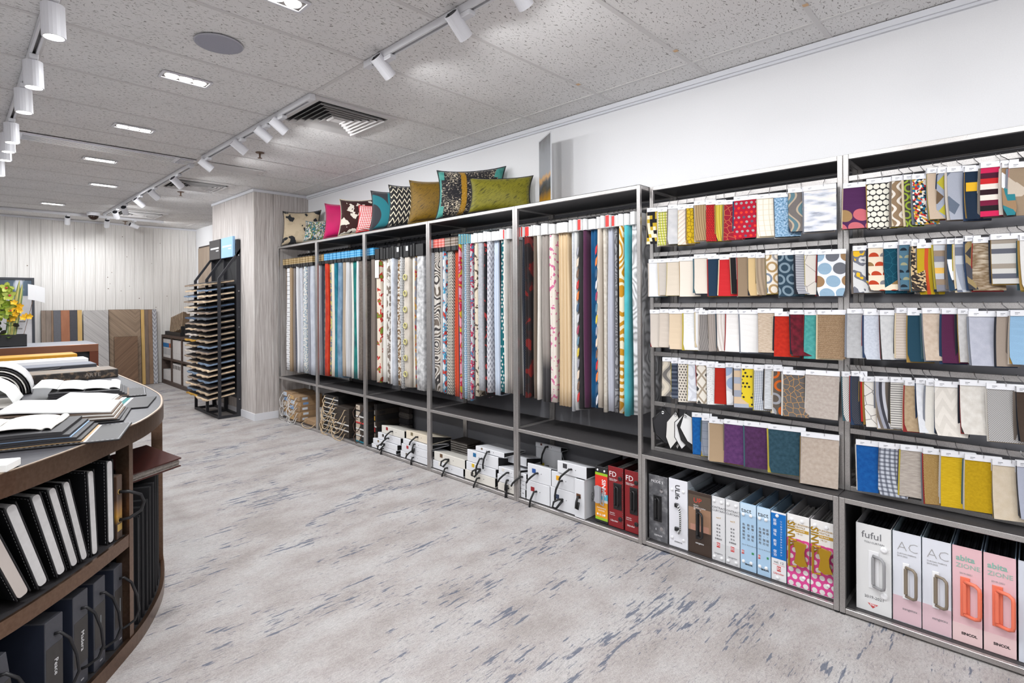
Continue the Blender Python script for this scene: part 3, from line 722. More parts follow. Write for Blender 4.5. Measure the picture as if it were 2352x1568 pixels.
B2 = [842, (850, pat('plain', (62, 56, 54)), 'dark brown', 'blue', .62), (860, pat('check', (134, 122, 114), (112, 102, 96), s=250), 'taupe', 'blue', .62), (872.6, pat('blob', (222, 210, 194), (222, 210, 194), (190, 40, 40), (120, 140, 50), s=13), 'cream floral', 'black', .615, 'note'), (880.3, pat('vs', (232, 230, 224), (212, 208, 202), s=80), 'off-white', 'black', .615),
      (886, pat('plain', (226, 220, 212)), 'ivory', 'black', .615), (894.4, pat('blob', (212, 208, 202), (126, 114, 104), s=24), 'brown-grey leafy', 'black', .615), (898.6, pat('plain', W_), 'thin white', 'black', .615), (905.6, pat('soft', (170, 174, 184), (206, 210, 218), s=18), 'light grey mottled', 'black', .605),
      (918.2, pat('blob', (220, 212, 200), (116, 84, 46), s=46), 'leopard-brown patterned', 'blackw', .60), (925, pat('dots', (206, 206, 206), (50, 48, 48), s=70, r=0.3), 'black-and-white dotted', 'black', .60), (940.6, pat('soft', (188, 178, 166), (206, 198, 188), s=12), 'beige ring-embroidered', 'blackw', .61, 'grommets'), (948.4, pat('plain', (226, 220, 208)), 'cream', 'black', .615),
      (953.3, pat('blob', (120, 120, 130), (170, 130, 50), (150, 30, 60), s=22), 'narrow multicoloured', 'black', .62), (974.3, pat('soft', (150, 150, 152), (226, 226, 226), s=26), 'silver textured', 'black', .60)]
B3 = [989, (995, pat('vs', (206, 208, 214), (160, 162, 170), s=80), 'grey-white', 'navy', .64), (1008, pat('swirl', (222, 216, 208), (70, 66, 66), (222, 216, 208), (120, 108, 98), s=12), 'black-and-cream paisley', 'coral', .62), (1014.8, pat('vs', (160, 154, 150), (196, 192, 188), s=70), 'greige', 'coral', .62), (1022, pat('blob', (212, 216, 220), (70, 150, 186), (190, 60, 50), s=20), 'cyan-splashed white', 'coral', .62),
      (1036.3, pat('zig', (222, 216, 204), (26, 30, 40), (222, 216, 204), (20, 30, 40), s=26), 'black-and-white fern', 'brown', .61), (1048.8, pat('vs', (202, 74, 40), (164, 48, 22), (202, 74, 40), s=60), 'rust-orange pleated', 'brown', .598), (1053, pat('plain', (48, 62, 84)), 'narrow navy', 'brown', .60), (1058.5, pat('blob', (222, 150, 166), (196, 40, 70), (200, 170, 50), s=14), 'pink floral', 'teal', .60),
      (1065.4, pat('soft', (110, 110, 112), (146, 146, 148), s=40), 'mid-grey marl', 'teal', .60), (1069.5, pat('dots', (140, 182, 212), W_, s=60, r=0.3), 'narrow light-blue dotted', 'teal', .60), (1076, pat('dots', (132, 132, 136), (196, 196, 198), s=62, r=0.3), 'grey dotted', 'teal', .60), (1081, pat('blob', (206, 210, 216), (196, 40, 80), (90, 140, 180), s=26), 'narrow pink-and-blue', 'teal', .60),
      (1086, pat('plain', (74, 74, 78)), 'charcoal', 'white', .61), (1095, pat('blob', (218, 206, 186), (218, 206, 186), (90, 76, 64), s=30), 'cream script-printed', 'white', .64), (1108.5, pat('soft', (168, 170, 176), (190, 192, 198), s=60), 'light grey linen', 'white', .675), (1116.8, pat('blob', (22, 22, 28), (22, 22, 28), (150, 40, 40), s=20), 'black', 'white', .66),
      (1126.7, pat('zig', (208, 208, 214), (120, 120, 132), (208, 208, 214), (208, 208, 214), s=30), 'white chevron-line', 'white', .675), (1140.8, pat('vs', (186, 200, 222), (206, 214, 226), s=50), 'pale blue', 'white', .665), (1145.5, pat('plain', (28, 30, 42)), 'narrow black', 'white', .68), (1155.7, pat('dots', (0, 96, 104), (206, 206, 200), (0, 96, 104), (190, 200, 200), s=40, r=0.33), 'teal white-dotted', 'white', .69),
      (1160.5, pat('plain', (228, 224, 218)), 'thin white', 'red', .69), (1173, pat('vs', (120, 104, 92), (206, 200, 194), (92, 84, 80), (170, 166, 166), s=60), 'brown pinstriped', 'white', .685)]
B4 = [1193, (1196.5, pat('plain', (196, 194, 192)), 'thin grey-white', 'red', .69), (1202, pat('dots', (20, 22, 30), (90, 100, 120), s=120, r=0.25), 'black sequinned', 'red', .69), (1219, pat('blob', (26, 20, 22), (40, 22, 22), (110, 22, 20), s=9), 'dark red-floral', 'red', .69), (1223.5, pat('mosaic', (180, 140, 60), (200, 60, 30), (60, 50, 40), (40, 90, 120), s=120), 'narrow gold-beaded', 'white', .69),
      (1231.5, pat('plain', (108, 94, 82)), 'brown', 'white', .69), (1238.4, pat('plain', (222, 216, 208)), 'ivory crinkled', 'white', .68), (1258, pat('fade', (52, 50, 52), (60, 58, 60), (140, 132, 126), (150, 142, 136), s=1.3, r=-0.72), 'ombre taupe-to-charcoal', 'white', .675), (1273, pat('blob', (222, 214, 204), (222, 214, 204), (206, 110, 150), s=30), 'white pink-flecked lace', 'white', .685),
      (1305, pat('vs', (204, 178, 142), (214, 190, 156), (196, 168, 130), s=36), 'wide tan raffia', 'white', .675), (1314, pat('soft', (186, 190, 198), (206, 208, 212), s=80), 'light grey marl', 'white', .645), (1324.5, pat('vs', (222, 222, 222), (190, 190, 190), (228, 228, 226), s=70), 'layered white', 'white', .655), (1337, pat('plain', (48, 46, 48)), 'charcoal with looped trims', 'red', .66, 'loops'),
      (1347.5, pat('plain', (78, 36, 66)), 'plum', 'white', .68), (1369, pat('soft', (0, 58, 96), (0, 84, 132), s=8), 'royal-blue velvet', 'white', .695), (1377, pat('plain', (214, 202, 188)), 'cream with looped trims', 'white', .69, 'loops'), (1387.7, pat('soft', (196, 186, 172), (222, 216, 206), s=50), 'champagne', 'white', .675),
      (1402.6, pat('plain', (184, 186, 198)), 'silver-blue plain', 'red', .675), (1415, pat('swirl', (150, 150, 154), (96, 96, 100), s=34), 'grey damask', 'red', .68), (1417.8, pat('plain', BK), 'thin black', 'white', .68), (1431, pat('swirl', (190, 134, 24), (226, 216, 190), s=13, r=0.3), 'gold-and-white deco', 'white', .69),
      (1444, pat('soft', (62, 162, 172), (86, 186, 196), s=8), 'turquoise', 'white', .675), (1463, pat('swirl', (226, 226, 228), (158, 158, 160), (236, 236, 238), s=16, r=0.6), 'silver-white damask', 'white', .69)]
for bay, data in enumerate((B0, B1, B2, B3, B4)):
    p0 = data[0]
    for idx, e in enumerate(data[1:]):
        hanging(bay, idx, p0, e[0], e[1], e[2], e[3], e[4] + random.uniform(-0.004, 0.004), e[5] if len(e) > 5 else None)
        p0 = e[0]
# ---------------------------------------------------------------- swatch books on the two racks
def z4(x, y): return (1460 + x / 4.612, 360 + y / 4.612)
def z5(x, y): return (1460 + x / 3.564, 680 + y / 3.564)
def z6(x, y): return (1900 + x / 3.92, 300 + y / 3.92)
def z7(x, y): return (1900 + x / 3.0155, 680 + y / 3.0155)
SW = []
def row(rack, lvl, zf, items): SW.append((rack, lvl, zf, items))
NV = (24, 50, 72); RD = (190, 34, 40)
row(0, 0, z4, [(122, 240, 545, 930, pat('blocks', (24, 22, 26), (190, 160, 40), (226, 214, 190), (24, 22, 26), s=70), 'black-and-yellow block'), (235, 350, 545, 945, pat('plaid', (186, 186, 70), (226, 214, 190), (120, 130, 60), s=70, r=0.4), 'lime checked'), (345, 447, 512, 930, pat('soft', (178, 178, 182), (206, 204, 204), s=14), 'silver wave'),
    (450, 545, 520, 935, pat('hs', (222, 208, 196), (206, 190, 178), (228, 216, 204), s=60, ang=40), 'pale diagonal-lined'), (543, 625, 502, 920, pat('crack', (200, 166, 20), (120, 92, 10), s=55, r=0.22), 'mustard branch'), (622, 755, 470, 895, pat('vs', (150, 124, 90), (176, 150, 112), (136, 110, 80), s=90), 'bronze vertical-striped'),
    (745, 855, 466, 900, pat('brick', (206, 36, 34), (196, 30, 32), (110, 14, 20), s=60, r=0.4), 'red basket-pattern'), (848, 945, 466, 895, pat('vs', (196, 176, 60), (176, 154, 50), (206, 190, 90), s=80), 'gold-green striped'), (940, 1060, 462, 890, pat('crack', (140, 20, 40), (196, 110, 70), s=38, r=0.12), 'crimson line-geometric'),
    (1042, 1288, 425, 870, pat('dots', (168, 10, 42), (150, 150, 152), (150, 150, 152), (216, 60, 40), (90, 80, 100), s=44, r=0.27), 'crimson grey-dotted'), (1285, 1465, 402, 850, pat('plaid', (232, 224, 210), (196, 180, 150), (210, 196, 170), s=40, r=0.12), 'cream windowpane-check'), (1465, 1640, 388, 855, pat('soft', (60, 96, 122), (130, 166, 196), (190, 206, 222), s=120), 'blue mottled'),
    (1615, 1780, 336, 800, pat('ogee', (110, 104, 102), (110, 104, 102), (176, 160, 140), (90, 120, 130), s=15), 'grey ogee'), (1780, 2120, 318, 800, pat('brush', (120, 124, 138), (196, 200, 210), (228, 222, 216), (226, 220, 210), s=10), 'silver brushstroke')])
row(0, 1, z4, [(140, 240, 1085, 1480, pat('plain', (226, 226, 228)), 'white'), (240, 340, 1080, 1465, pat('plain', (196, 188, 180)), 'beige-grey'), (335, 480, 1075, 1470, pat('plain', (206, 194, 178)), 'pale sand'), (465, 640, 1062, 1480, pat('plain', (222, 212, 200)), 'ivory'),
    (620, 785, 1035, 1450, pat('plain', (214, 204, 192)), 'pale beige'), (765, 900, 1040, 1475, pat('plain', NV), 'navy'), (890, 1035, 1045, 1475, pat('plain', RD), 'bright red'), (1000, 1077, 1022, 1450, pat('plain', (20, 18, 22)), 'black'), (1075, 1215, 1020, 1480, pat('plain', (140, 120, 98)), 'taupe-brown'),
    (1190, 1300, 1025, 1470, pat('plain', (206, 178, 130)), 'honey'), (1275, 1380, 1025, 1465, pat('vs', (150, 132, 112), (172, 152, 130), s=50), 'shaded taupe'), (1378, 1525, 990, 1450, pat('rings', (226, 216, 202), (150, 148, 150), (170, 140, 96), (120, 132, 150), s=19, r=0.48), 'cream petal-circle'), (1510, 1670, 996, 1480, pat('rings', (40, 62, 78), (120, 138, 150), s=19, r=0.46), 'navy starburst'),
    (1690, 1830, 986, 1455, pat('hs', (96, 96, 108), (196, 196, 200), s=130), 'grey fine-lined'), (1790, 1995, 990, 1460, pat('crack', (206, 200, 192), (130, 122, 118), s=12, r=0.04), 'beige arc-lined'), (1930, 2135, 986, 1475, pat('dots', (222, 224, 228), (104, 106, 114), (140, 168, 190), (150, 118, 84), s=18, r=0.46), 'white big-circle')])
row(0, 2, z5, [(118, 200, 110, 415, pat('plain', (206, 196, 186)), 'stone'), (200, 275, 105, 415, pat('plain', (204, 192, 180)), 'warm stone'), (275, 392, 110, 430, pat('plain', (212, 192, 166)), 'cream-tan'), (392, 495, 106, 435, pat('brush', (216, 216, 216), (230, 230, 230), s=60), 'white slub'), (490, 525, 96, 420, pat('plain', (228, 228, 230)), 'narrow white'),
    (520, 605, 116, 440, pat('vs', (126, 120, 118), (156, 150, 146), (106, 102, 100), s=120), 'grey corduroy'), (597, 670, 112, 445, pat('vs', (150, 140, 134), (162, 152, 146), s=90), 'mushroom'), (663, 765, 110, 445, pat('vs', (202, 192, 186), (220, 214, 210), s=60), 'pale striped'), (742, 855, 110, 450, pat('plain', (226, 222, 220)), 'soft white'), (850, 985, 110, 455, pat('plain', (232, 230, 228)), 'broad white'),
    (1000, 1135, 101, 455, pat('brush', (176, 154, 132), (206, 190, 172), s=60), 'beige linen'), (1140, 1250, 126, 490, pat('soft', (166, 28, 12), (190, 42, 20), s=80), 'tomato-red'), (1265, 1385, 111, 480, pat('soft', (60, 12, 22), (116, 20, 40), s=40), 'maroon'), (1385, 1480, 116, 510, pat('soft', (58, 140, 136), (84, 164, 158), s=70), 'sea-green'), (1490, 1666, 111, 505, pat('brick', (196, 168, 136), (170, 140, 108), (110, 88, 66), s=120, r=0.5), 'tan basketweave')])
row(0, 3, z5, [(220, 295, 500, 815, pat('ogee', (110, 106, 104), (176, 168, 156), (206, 196, 180), s=16), 'tan-and-grey ogee'), (292, 350, 516, 830, pat('hs', (44, 52, 68), (96, 104, 118), (44, 52, 68), (70, 76, 90), s=24), 'navy banded'), (350, 432, 520, 860, pat('dots', (212, 204, 192), (90, 84, 80), s=70, r=0.3), 'beige dotted'), (430, 495, 525, 850, pat('swirl', (214, 216, 222), (196, 198, 206), s=20), 'white wave'),
    (495, 590, 530, 870, pat('diam', (222, 216, 206), (222, 216, 206), (160, 146, 128), (222, 216, 206), (60, 58, 58), s=19), 'taupe diamond'), (580, 655, 546, 880, pat('brush', (222, 222, 222), (230, 230, 230), (150, 150, 152), s=90), 'white scribble'), (650, 737, 550, 875, pat('check', (182, 34, 14), (150, 24, 10), s=160), 'red piqué'), (738, 808, 546, 885, pat('dots', (206, 206, 210), (116, 140, 80), (150, 168, 196), (226, 226, 228), s=15, r=0.46), 'octagon'),
    (805, 870, 556, 900, pat('hs', (196, 176, 156), (160, 166, 180), (206, 180, 150), (150, 154, 166), s=8), 'peach-and-grey block'), (870, 970, 556, 900, pat('dots', (222, 196, 44), (222, 196, 44), (40, 38, 36), (222, 196, 44), s=60, r=0.3), 'yellow square-flecked'), (970, 1070, 571, 930, pat('plaid', (222, 224, 228), (110, 120, 140), s=130, r=0.4), 'white-and-blue grid'), (1060, 1135, 560, 920, pat('brush', (180, 182, 186), (214, 216, 220), s=50), 'light grey streaked'),
    (1130, 1215, 576, 960, pat('rings', (92, 82, 74), (206, 206, 210), (200, 96, 30), (150, 150, 156), s=17, r=0.45), 'brown ring-pattern'), (1208, 1390, 601, 970, pat('crack', (96, 92, 90), (190, 140, 76), s=42, r=0.12), 'charcoal copper-squiggle'), (1395, 1668, 601, 985, pat('soft', (168, 156, 148), (184, 174, 166), s=90), 'wide taupe')])
row(0, 4, z5, [(462, 545, 952, 1285, pat('soft', (6, 76, 142), (16, 98, 168), s=70), 'cobalt-blue'), (543, 610, 982, 1300, pat('plaid', (134, 140, 152), (110, 116, 130), s=26, r=0.1), 'grey quilted'), (603, 715, 1001, 1335, pat('plain', (166, 142, 114)), 'camel'), (725, 905, 1006, 1355, pat('soft', (76, 40, 88), (96, 56, 106), s=60), 'purple'), (890, 1095, 1022, 1390, pat('soft', (66, 34, 70), (84, 46, 90), s=60), 'darker purple'),
    (1085, 1385, 1047, 1430, pat('soft', (30, 60, 74), (48, 80, 94), s=70), 'slate-teal'), (1355, 1662, 1107, 1525, pat('soft', (176, 160, 146), (192, 178, 166), s=70), 'oatmeal')])
row(1, 0, z6, [(145, 375, 477, 890, pat('dots', (70, 30, 74), (130, 124, 130), (70, 30, 74), (186, 96, 104), (150, 120, 80), s=18, r=0.47), 'purple geometric-circle'), (355, 595, 437, 890, pat('dots', (40, 38, 38), (222, 218, 206), s=44, r=0.475), 'white honeycomb'), (585, 690, 407, 865, pat('ogee', (140, 116, 90), (140, 116, 90), (222, 214, 204), s=34), 'brown bead-chain'), (690, 785, 397, 870, pat('rings', (64, 58, 54), (140, 160, 50), s=28, r=0.49), 'green ring'),
    (765, 890, 392, 855, pat('mosaic', (222, 216, 206), (30, 36, 50), (190, 150, 50), (180, 40, 40), (30, 110, 140), (222, 216, 206), s=130), 'multicolour tweed-check'), (900, 1005, 337, 805, pat('plain', (190, 170, 150)), 'fawn'), (995, 1085, 337, 790, pat('diam', (176, 166, 50), (176, 166, 50), (150, 156, 170), (100, 80, 60), s=12), 'mustard triangle'), (1080, 1225, 327, 810, pat('diam', (160, 164, 176), (160, 164, 176), (160, 164, 176), (96, 106, 122), s=9), 'silver-grey triangle'),
    (1240, 1385, 322, 805, pat('fade', (16, 34, 54), (18, 40, 62), (16, 34, 54), s=1, r=0.5), 'yellow-arc navy'), (1385, 1585, 287, 785, pat('hs', (110, 16, 52), (226, 216, 206), (40, 14, 24), (226, 216, 206), (190, 34, 36), (70, 14, 40), (196, 30, 80), (24, 16, 22), s=6.2), 'crimson striped'), (1575, 1640, 284, 770, pat('mosaic', (226, 226, 228), (150, 120, 90), (40, 120, 130), s=20), 'narrow white folded'), (1635, 1790, 287, 770, pat('mosaic', (196, 182, 166), (186, 120, 116), (150, 130, 108), (206, 196, 184), s=14), 'blush hexagon')])
row(1, 1, z6, [(235, 370, 1037, 1460, pat('blob', (206, 206, 206), (110, 112, 122), (226, 180, 40), s=16), 'grey leaf'), (370, 530, 1012, 1440, pat('half', (222, 206, 184), (120, 118, 122), (176, 60, 30), (140, 110, 70), s=26, r=0.46), 'cream half-circle'), (510, 655, 1017, 1465, pat('crack', (0, 66, 86), (40, 110, 126), s=36, r=0.06), 'teal line-geometric'), (650, 775, 982, 1430, pat('half', (74, 110, 130), (20, 34, 46), (150, 150, 120), s=34, r=0.4), 'blue art-deco'),
    (758, 830, 992, 1445, pat('mosaic', (34, 28, 26), (196, 170, 130), (60, 50, 44), s=170), 'dark tweed'), (810, 955, 1012, 1475, pat('vs', (186, 156, 24), (186, 156, 24), (200, 80, 40), (186, 156, 24), (110, 100, 40), s=16), 'mustard fine-striped'), (955, 1080, 977, 1440, pat('hs', (196, 194, 192), (130, 130, 140), (150, 130, 110), (190, 192, 198), (226, 180, 90), s=9), 'grey-and-amber striped'), (1080, 1160, 972, 1440, pat('blocks', (226, 228, 230), (34, 60, 82), (40, 40, 50), s=18), 'teal-edged white'),
    (1150, 1240, 972, 1455, pat('blocks', (106, 112, 128), (150, 156, 170), (190, 194, 202), s=44), 'blue-grey squares'), (1240, 1320, 947, 1430, pat('diam', (54, 54, 60), (54, 54, 60), (150, 130, 90), (70, 70, 78), s=10), 'charcoal angular'), (1315, 1475, 962, 1440, pat('brush', (206, 192, 172), (120, 98, 72), (206, 192, 172), s=14), 'brown brush-mark'), (1475, 1745, 932, 1380, pat('hs', (196, 194, 190), (90, 92, 102), (196, 194, 190), (150, 140, 128), (196, 194, 190), s=11), 'grey broad-striped'), (1735, 1790, 935, 1450, pat('plain', (222, 220, 218)), 'white-edged')])
row(1, 2, z7, [(140, 255, 86, 425, pat('soft', (166, 166, 168), (182, 182, 184), s=60), 'dove-grey'), (255, 352, 96, 435, pat('soft', (184, 190, 202), (206, 210, 220), s=120), 'ice-blue textured'), (365, 475, 96, 435, pat('soft', (190, 190, 192), (206, 206, 206), s=60), 'light grey'), (480, 560, 76, 430, pat('hs', (190, 176, 164), (202, 190, 180), s=90), 'beige ribbed'), (558, 665, 96, 450, pat('plain', (24, 62, 80)), 'petrol-blue'), (660, 790, 76, 440, pat('soft', (186, 166, 148), (206, 190, 174), s=50), 'sand linen'),
    (795, 905, 86, 460, pat('plain', (78, 26, 62)), 'plum'), (905, 985, 86, 455, pat('soft', (190, 188, 188), (206, 204, 204), s=70), 'pearl-grey'), (980, 1130, 102, 475, pat('soft', (170, 172, 186), (184, 186, 198), s=40), 'lavender-grey'), (1175, 1270, 102, 485, pat('plain', (160, 146, 134)), 'plain taupe'), (1270, 1385, 96, 470, pat('plain', (140, 176, 206)), 'sky-blue')])
row(1, 3, z7, [(105, 165, 522, 860, pat('check', (222, 220, 216), (150, 148, 146), s=120), 'pale dotted-weave'), (170, 230, 517, 880, pat('check', (40, 42, 52), (70, 74, 86), s=140), 'dark herringbone'), (230, 262, 556, 865, pat('plain', (176, 30, 20)), 'narrow scarlet'), (255, 335, 556, 895, pat('crack', (222, 218, 212), (70, 66, 66), s=24, r=0.07), 'white fractured-line'), (335, 430, 556, 905, pat('vs', (150, 152, 164), (60, 60, 68), (196, 196, 204), (110, 100, 92), s=22), 'grey velvet-striped'),
    (440, 520, 560, 910, pat('hs', (214, 210, 204), (130, 128, 126), s=110), 'fine pinstriped'), (540, 615, 582, 930, pat('soft', (166, 142, 112), (186, 164, 134), s=80), 'tan hessian'), (615, 700, 567, 935, pat('soft', (216, 218, 224), (230, 232, 236), s=50), 'white jacquard'), (685, 750, 582, 950, pat('plain', (222, 218, 210)), 'narrow ivory creased'), (745, 905, 587, 955, pat('zig', (222, 216, 208), (212, 206, 198), s=20), 'ivory pleated'), (920, 1080, 577, 945, pat('soft', (206, 200, 192), (226, 222, 216), s=40), 'cream crushed'),
    (1105, 1315, 601, 995, pat('check', (190, 188, 186), (130, 128, 128), s=150), 'grey micro-check'), (1312, 1385, 622, 1000, pat('plain', (66, 52, 42), rough=0.4), 'brown leather')])
row(1, 4, z7, [(200, 360, 992, 1335, pat('soft', (0, 70, 140), (14, 90, 160), s=60), 'cobalt-blue felt'), (360, 520, 1012, 1370, pat('plaid', (190, 194, 204), (70, 76, 92), s=60, r=0.4), 'blue-grey plaid'), (510, 675, 1027, 1380, pat('brush', (160, 150, 142), (190, 180, 170), s=40), 'stone streaked'), (665, 785, 1052, 1430, pat('brick', (206, 176, 116), (190, 156, 96), (140, 108, 60), s=110, r=0.5), 'straw basketweave'), (790, 945, 1067, 1450, pat('brush', (196, 160, 10), (214, 178, 30), s=60), 'sunflower-yellow'),
    (955, 1145, 1092, 1475, pat('soft', (176, 142, 4), (194, 158, 16), s=120), 'mustard-yellow twill'), (1145, 1315, 1127, 1530, pat('soft', (206, 190, 166), (216, 202, 182), s=40), 'cream plain'), (1315, 1400, 1137, 1530, pat('plain', (176, 180, 196)), 'silver-grey edge')])
UNDER = [(40, 60, 90), (150, 120, 60), (110, 100, 92), (200, 196, 190), (140, 40, 40), (60, 90, 100), (60, 56, 54), (206, 190, 160), (30, 34, 44), (176, 160, 60), (120, 124, 134), (190, 180, 170)]
XS = 2.655
raild = ['top rail', 'second rail down', 'third rail down', 'fourth rail down', 'lowest rail']
rshort = ['left swatch rack', 'right swatch rack']
def leaf(w, h, curl, th, seed, ztop=0.0, cut=False, tw=0.0):
    rnd = random.Random(seed); n = 7; b = MB()
    for j in range(n + 1):
        t = j / n; z = ztop - h * t
        y = -curl * t ** 2 * 1.2 + 0.004 * math.sin(t * 3.1) - (0.004 * t if curl > 0 else 0)
        sh = tw * t
        x0, x1 = sh, w + sh
        if j == n and cut: x0 += 0.008; x1 -= 0.008
        b.v += [(x0, y - tw * t, z), (x1, y + tw * t, z), (x1, y + tw * t + th, z), (x0, y - tw * t + th, z)]
    for j in range(n):
        a = 4 * j; c = a + 4
        for q in range(4): b.f.append((a + q, c + q, c + (q + 1) % 4, a + (q + 1) % 4))
    b.f.append((0, 1, 2, 3)); b.f.append((4 * n + 3, 4 * n + 2, 4 * n + 1, 4 * n))
    b.fix = True
    return b
CARD = plain((224, 224, 228), 0.55); PRINT = plain((120, 122, 128), 0.6)
def swatch(rack, lvl, i, zf, it, last):
    xa, xb, ya, yb, mat, desc = it
    pa = zf(xa, ya); pb = zf(xb, ya)
    A = on_x(pa[0], pa[1], XS); B = on_x(pb[0], pb[1], XS + 0.01)
    zt = max(RAILZ[lvl] - 0.036, min(RAILZ[lvl] - 0.009, A.z)); vis = A.y - B.y
    zbm = on_x(*zf(xa, yb), XS).z
    full = vis > 0.095
    w = vis * 1.0 if full else max(vis + 0.012, min(0.105, vis * 1.9))
    gap = max(vis, 0.02)
    psi = 9 if full else min(26, max(12, 100 * 0.011 / gap))
    h = max(0.17, min(0.26, zt - zbm))
    rnd = random.Random(rack * 1000 + lvl * 100 + i)
    psi += rnd.uniform(-2, 2)
    nm = '%s swatch book, %s from left, %s of the %s' % (desc, ORD[i], raild[lvl], rshort[rack])
    t = thing('swatch_book', nm, 'swatch book', (XS, A.y, zt), R(-90 + psi), 'swatch books on the ' + rshort[rack])
    hc = 0.021
    curl = rnd.uniform(0.0, 0.018) if not full else rnd.uniform(0, 0.011)
    tw = rnd.uniform(-0.006, 0.006)
    o = leaf(w, h - hc * 0.6, curl, 0.0016, 0, -hc * 0.6, cut=rnd.random() < 0.25, tw=tw).build('swatch', mat, t)
    nl = 4 if full else 3
    cs = rnd.sample(UNDER, nl)
    for k in range(nl):
        dy = 0.0026 * (k + 1)
        lf = leaf(w - 0.002, h - hc - rnd.uniform(-0.006, 0.006), curl * (1 - 0.3 * (k + 1)) - 0.002 * k, 0.0014, 0, -hc, tw=tw).build('swatch_leaf', pat('plain', cs[k]), t)
        lf.location = (rnd.uniform(-0.008, 0.003), dy, 0)
    tt = 0.0022 + 0.0026 * nl
    MB().box(-0.001, w + 0.001, -0.0022, -0.0006, -hc, 0.0).box(-0.001, w + 0.001, tt + 0.0006, tt + 0.002, -hc * 2.2, 0.0).box(-0.001, w + 0.001, -0.0006, tt + 0.0006, -0.002, 0.0).build('header_card', CARD, t)
    MB().box(w * 0.14, w * 0.14 + 0.014, -0.0026, -0.0022, -hc * 0.5, -hc * 0.4).box(w * 0.14, w * 0.14 + 0.009, -0.0026, -0.0022, -hc * 0.72, -hc * 0.65).build('card_print', PRINT, t)
    hx = w * (0.62 if full else 0.5)
    # rail position in local axes at that x
    q = Vector((RX0 + 0.0075 - XS, 0))          # world offset (x) to the bar centre
    ca, sa = math.cos(R(psi)), math.sin(R(psi))
    ly = (RX0 + 0.0075 - XS - hx * sa) / ca     # local y where the bar crosses x = hx
    zr = RAILZ[lvl] - zt
    pts = [(hx, -0.004, -0.008), (hx, -0.006, 0.004), (hx, ly * 0.35 - 0.006, zr * 0.55), (hx, ly - 0.011, zr + 0.004), (hx, ly - 0.006, zr + 0.0145), (hx, ly + 0.004, zr + 0.0145), (hx, ly + 0.009, zr + 0.006)]
    b = MB(); b.tube(pts, 0.0013, 5); b.build('hook', CHROME, t)
    if desc == 'yellow-arc navy':
        MB().box(w * 0.02, w * 0.75, -0.0035, -0.0024, -0.095, -0.062).build('yellow_arc', pat('plain', (226, 176, 40)), t)
        MB().box(w * 0.72, w * 0.92, -0.0035, -0.0024, -0.14, -0.03).build('green_bar', pat('plain', (10, 110, 100)), t)
    return t
off = {}
for rack, lvl, zf, items in SW:
    st = 3 if (rack, lvl) == (0, 4) else 0
    for i, it in enumerate(items): swatch(rack, lvl, i + st, zf, it, i == len(items) - 1)
# three leather and piped samples hung by eyelets at the left of the lowest rail
def piped(label, px, py, c1, c2, w, h, yaw, tilt):
    A = on_x(px, py, XS); zt = RAILZ[4] - 0.03
    t = thing('piped_sample', label, 'leather sample', (XS + 0.01, A.y, zt), R(-90 + yaw))
    for k, (dx, a) in enumerate(((0.0, tilt), (0.006, tilt * 0.4), (0.012, -tilt * 0.3))):
        ca, sa = math.cos(R(a)), math.sin(R(a))
        f = lambda x, z: (x * ca - z * sa, 0.003 + k * 0.009, x * sa + z * ca)
        poly = [(0, 0.012), (-w / 2, -h * 0.28), (-w * 0.42, -h * 0.7), (0, -h), (w * 0.42, -h * 0.7), (w / 2, -h * 0.28)]
        b = MB(); base = len(b.v); P = [Vector(f(*p)) for p in poly]
        b.v += [tuple(p) for p in P] + [tuple(p + Vector((0, 0.004, 0))) for p in P]; n = len(P)
        b.f.append(tuple(range(n))); b.f.append(tuple(range(n, 2 * n))[::-1])
        for i in range(n): b.f.append((i, n + i, n + (i + 1) % n, (i + 1) % n))
        b.fix = True; b.build('leather_piece', plain(c1 if k != 1 else c2, 0.5), t)
        b = MB(); b.tube([p + Vector((0, 0.002, 0)) for p in P], 0.003, 6, True); b.build('piping', BLACK, t)
    b = MB(); b.tube([(0.006 * math.cos(a * math.pi / 6), -0.001, -0.004 + 0.006 * math.sin(a * math.pi / 6)) for a in range(12)], 0.002, 6, True); b.build('eyelet', CHROME, t)
    ly = RX0 + 0.0075 - XS - 0.01
    b = MB(); b.tube([(0, 0.0, -0.004), (0, -0.006, 0.006), (0, ly - 0.012, 0.03), (0, ly - 0.006, 0.0445), (0, ly + 0.004, 0.0445), (0, ly + 0.009, 0.034)], 0.0014, 5); b.build('hook', CHROME, t)
piped('black leather sample with chrome eyelet, leftmost on the lowest rail of the left rack', *z5(215, 945), (34, 34, 38), (120, 104, 92), 0.12, 0.17, 14, 6)
piped('white piped sample, second from left on the lowest rail of the left swatch rack', *z5(318, 945), (222, 220, 216), (40, 40, 40), 0.075, 0.19, 24, -8)
piped('white black-piped folded sample, third from left on the lowest rail of the left swatch rack', *z5(398, 960), (226, 226, 226), (30, 30, 32), 0.10, 0.185, 20, 22)
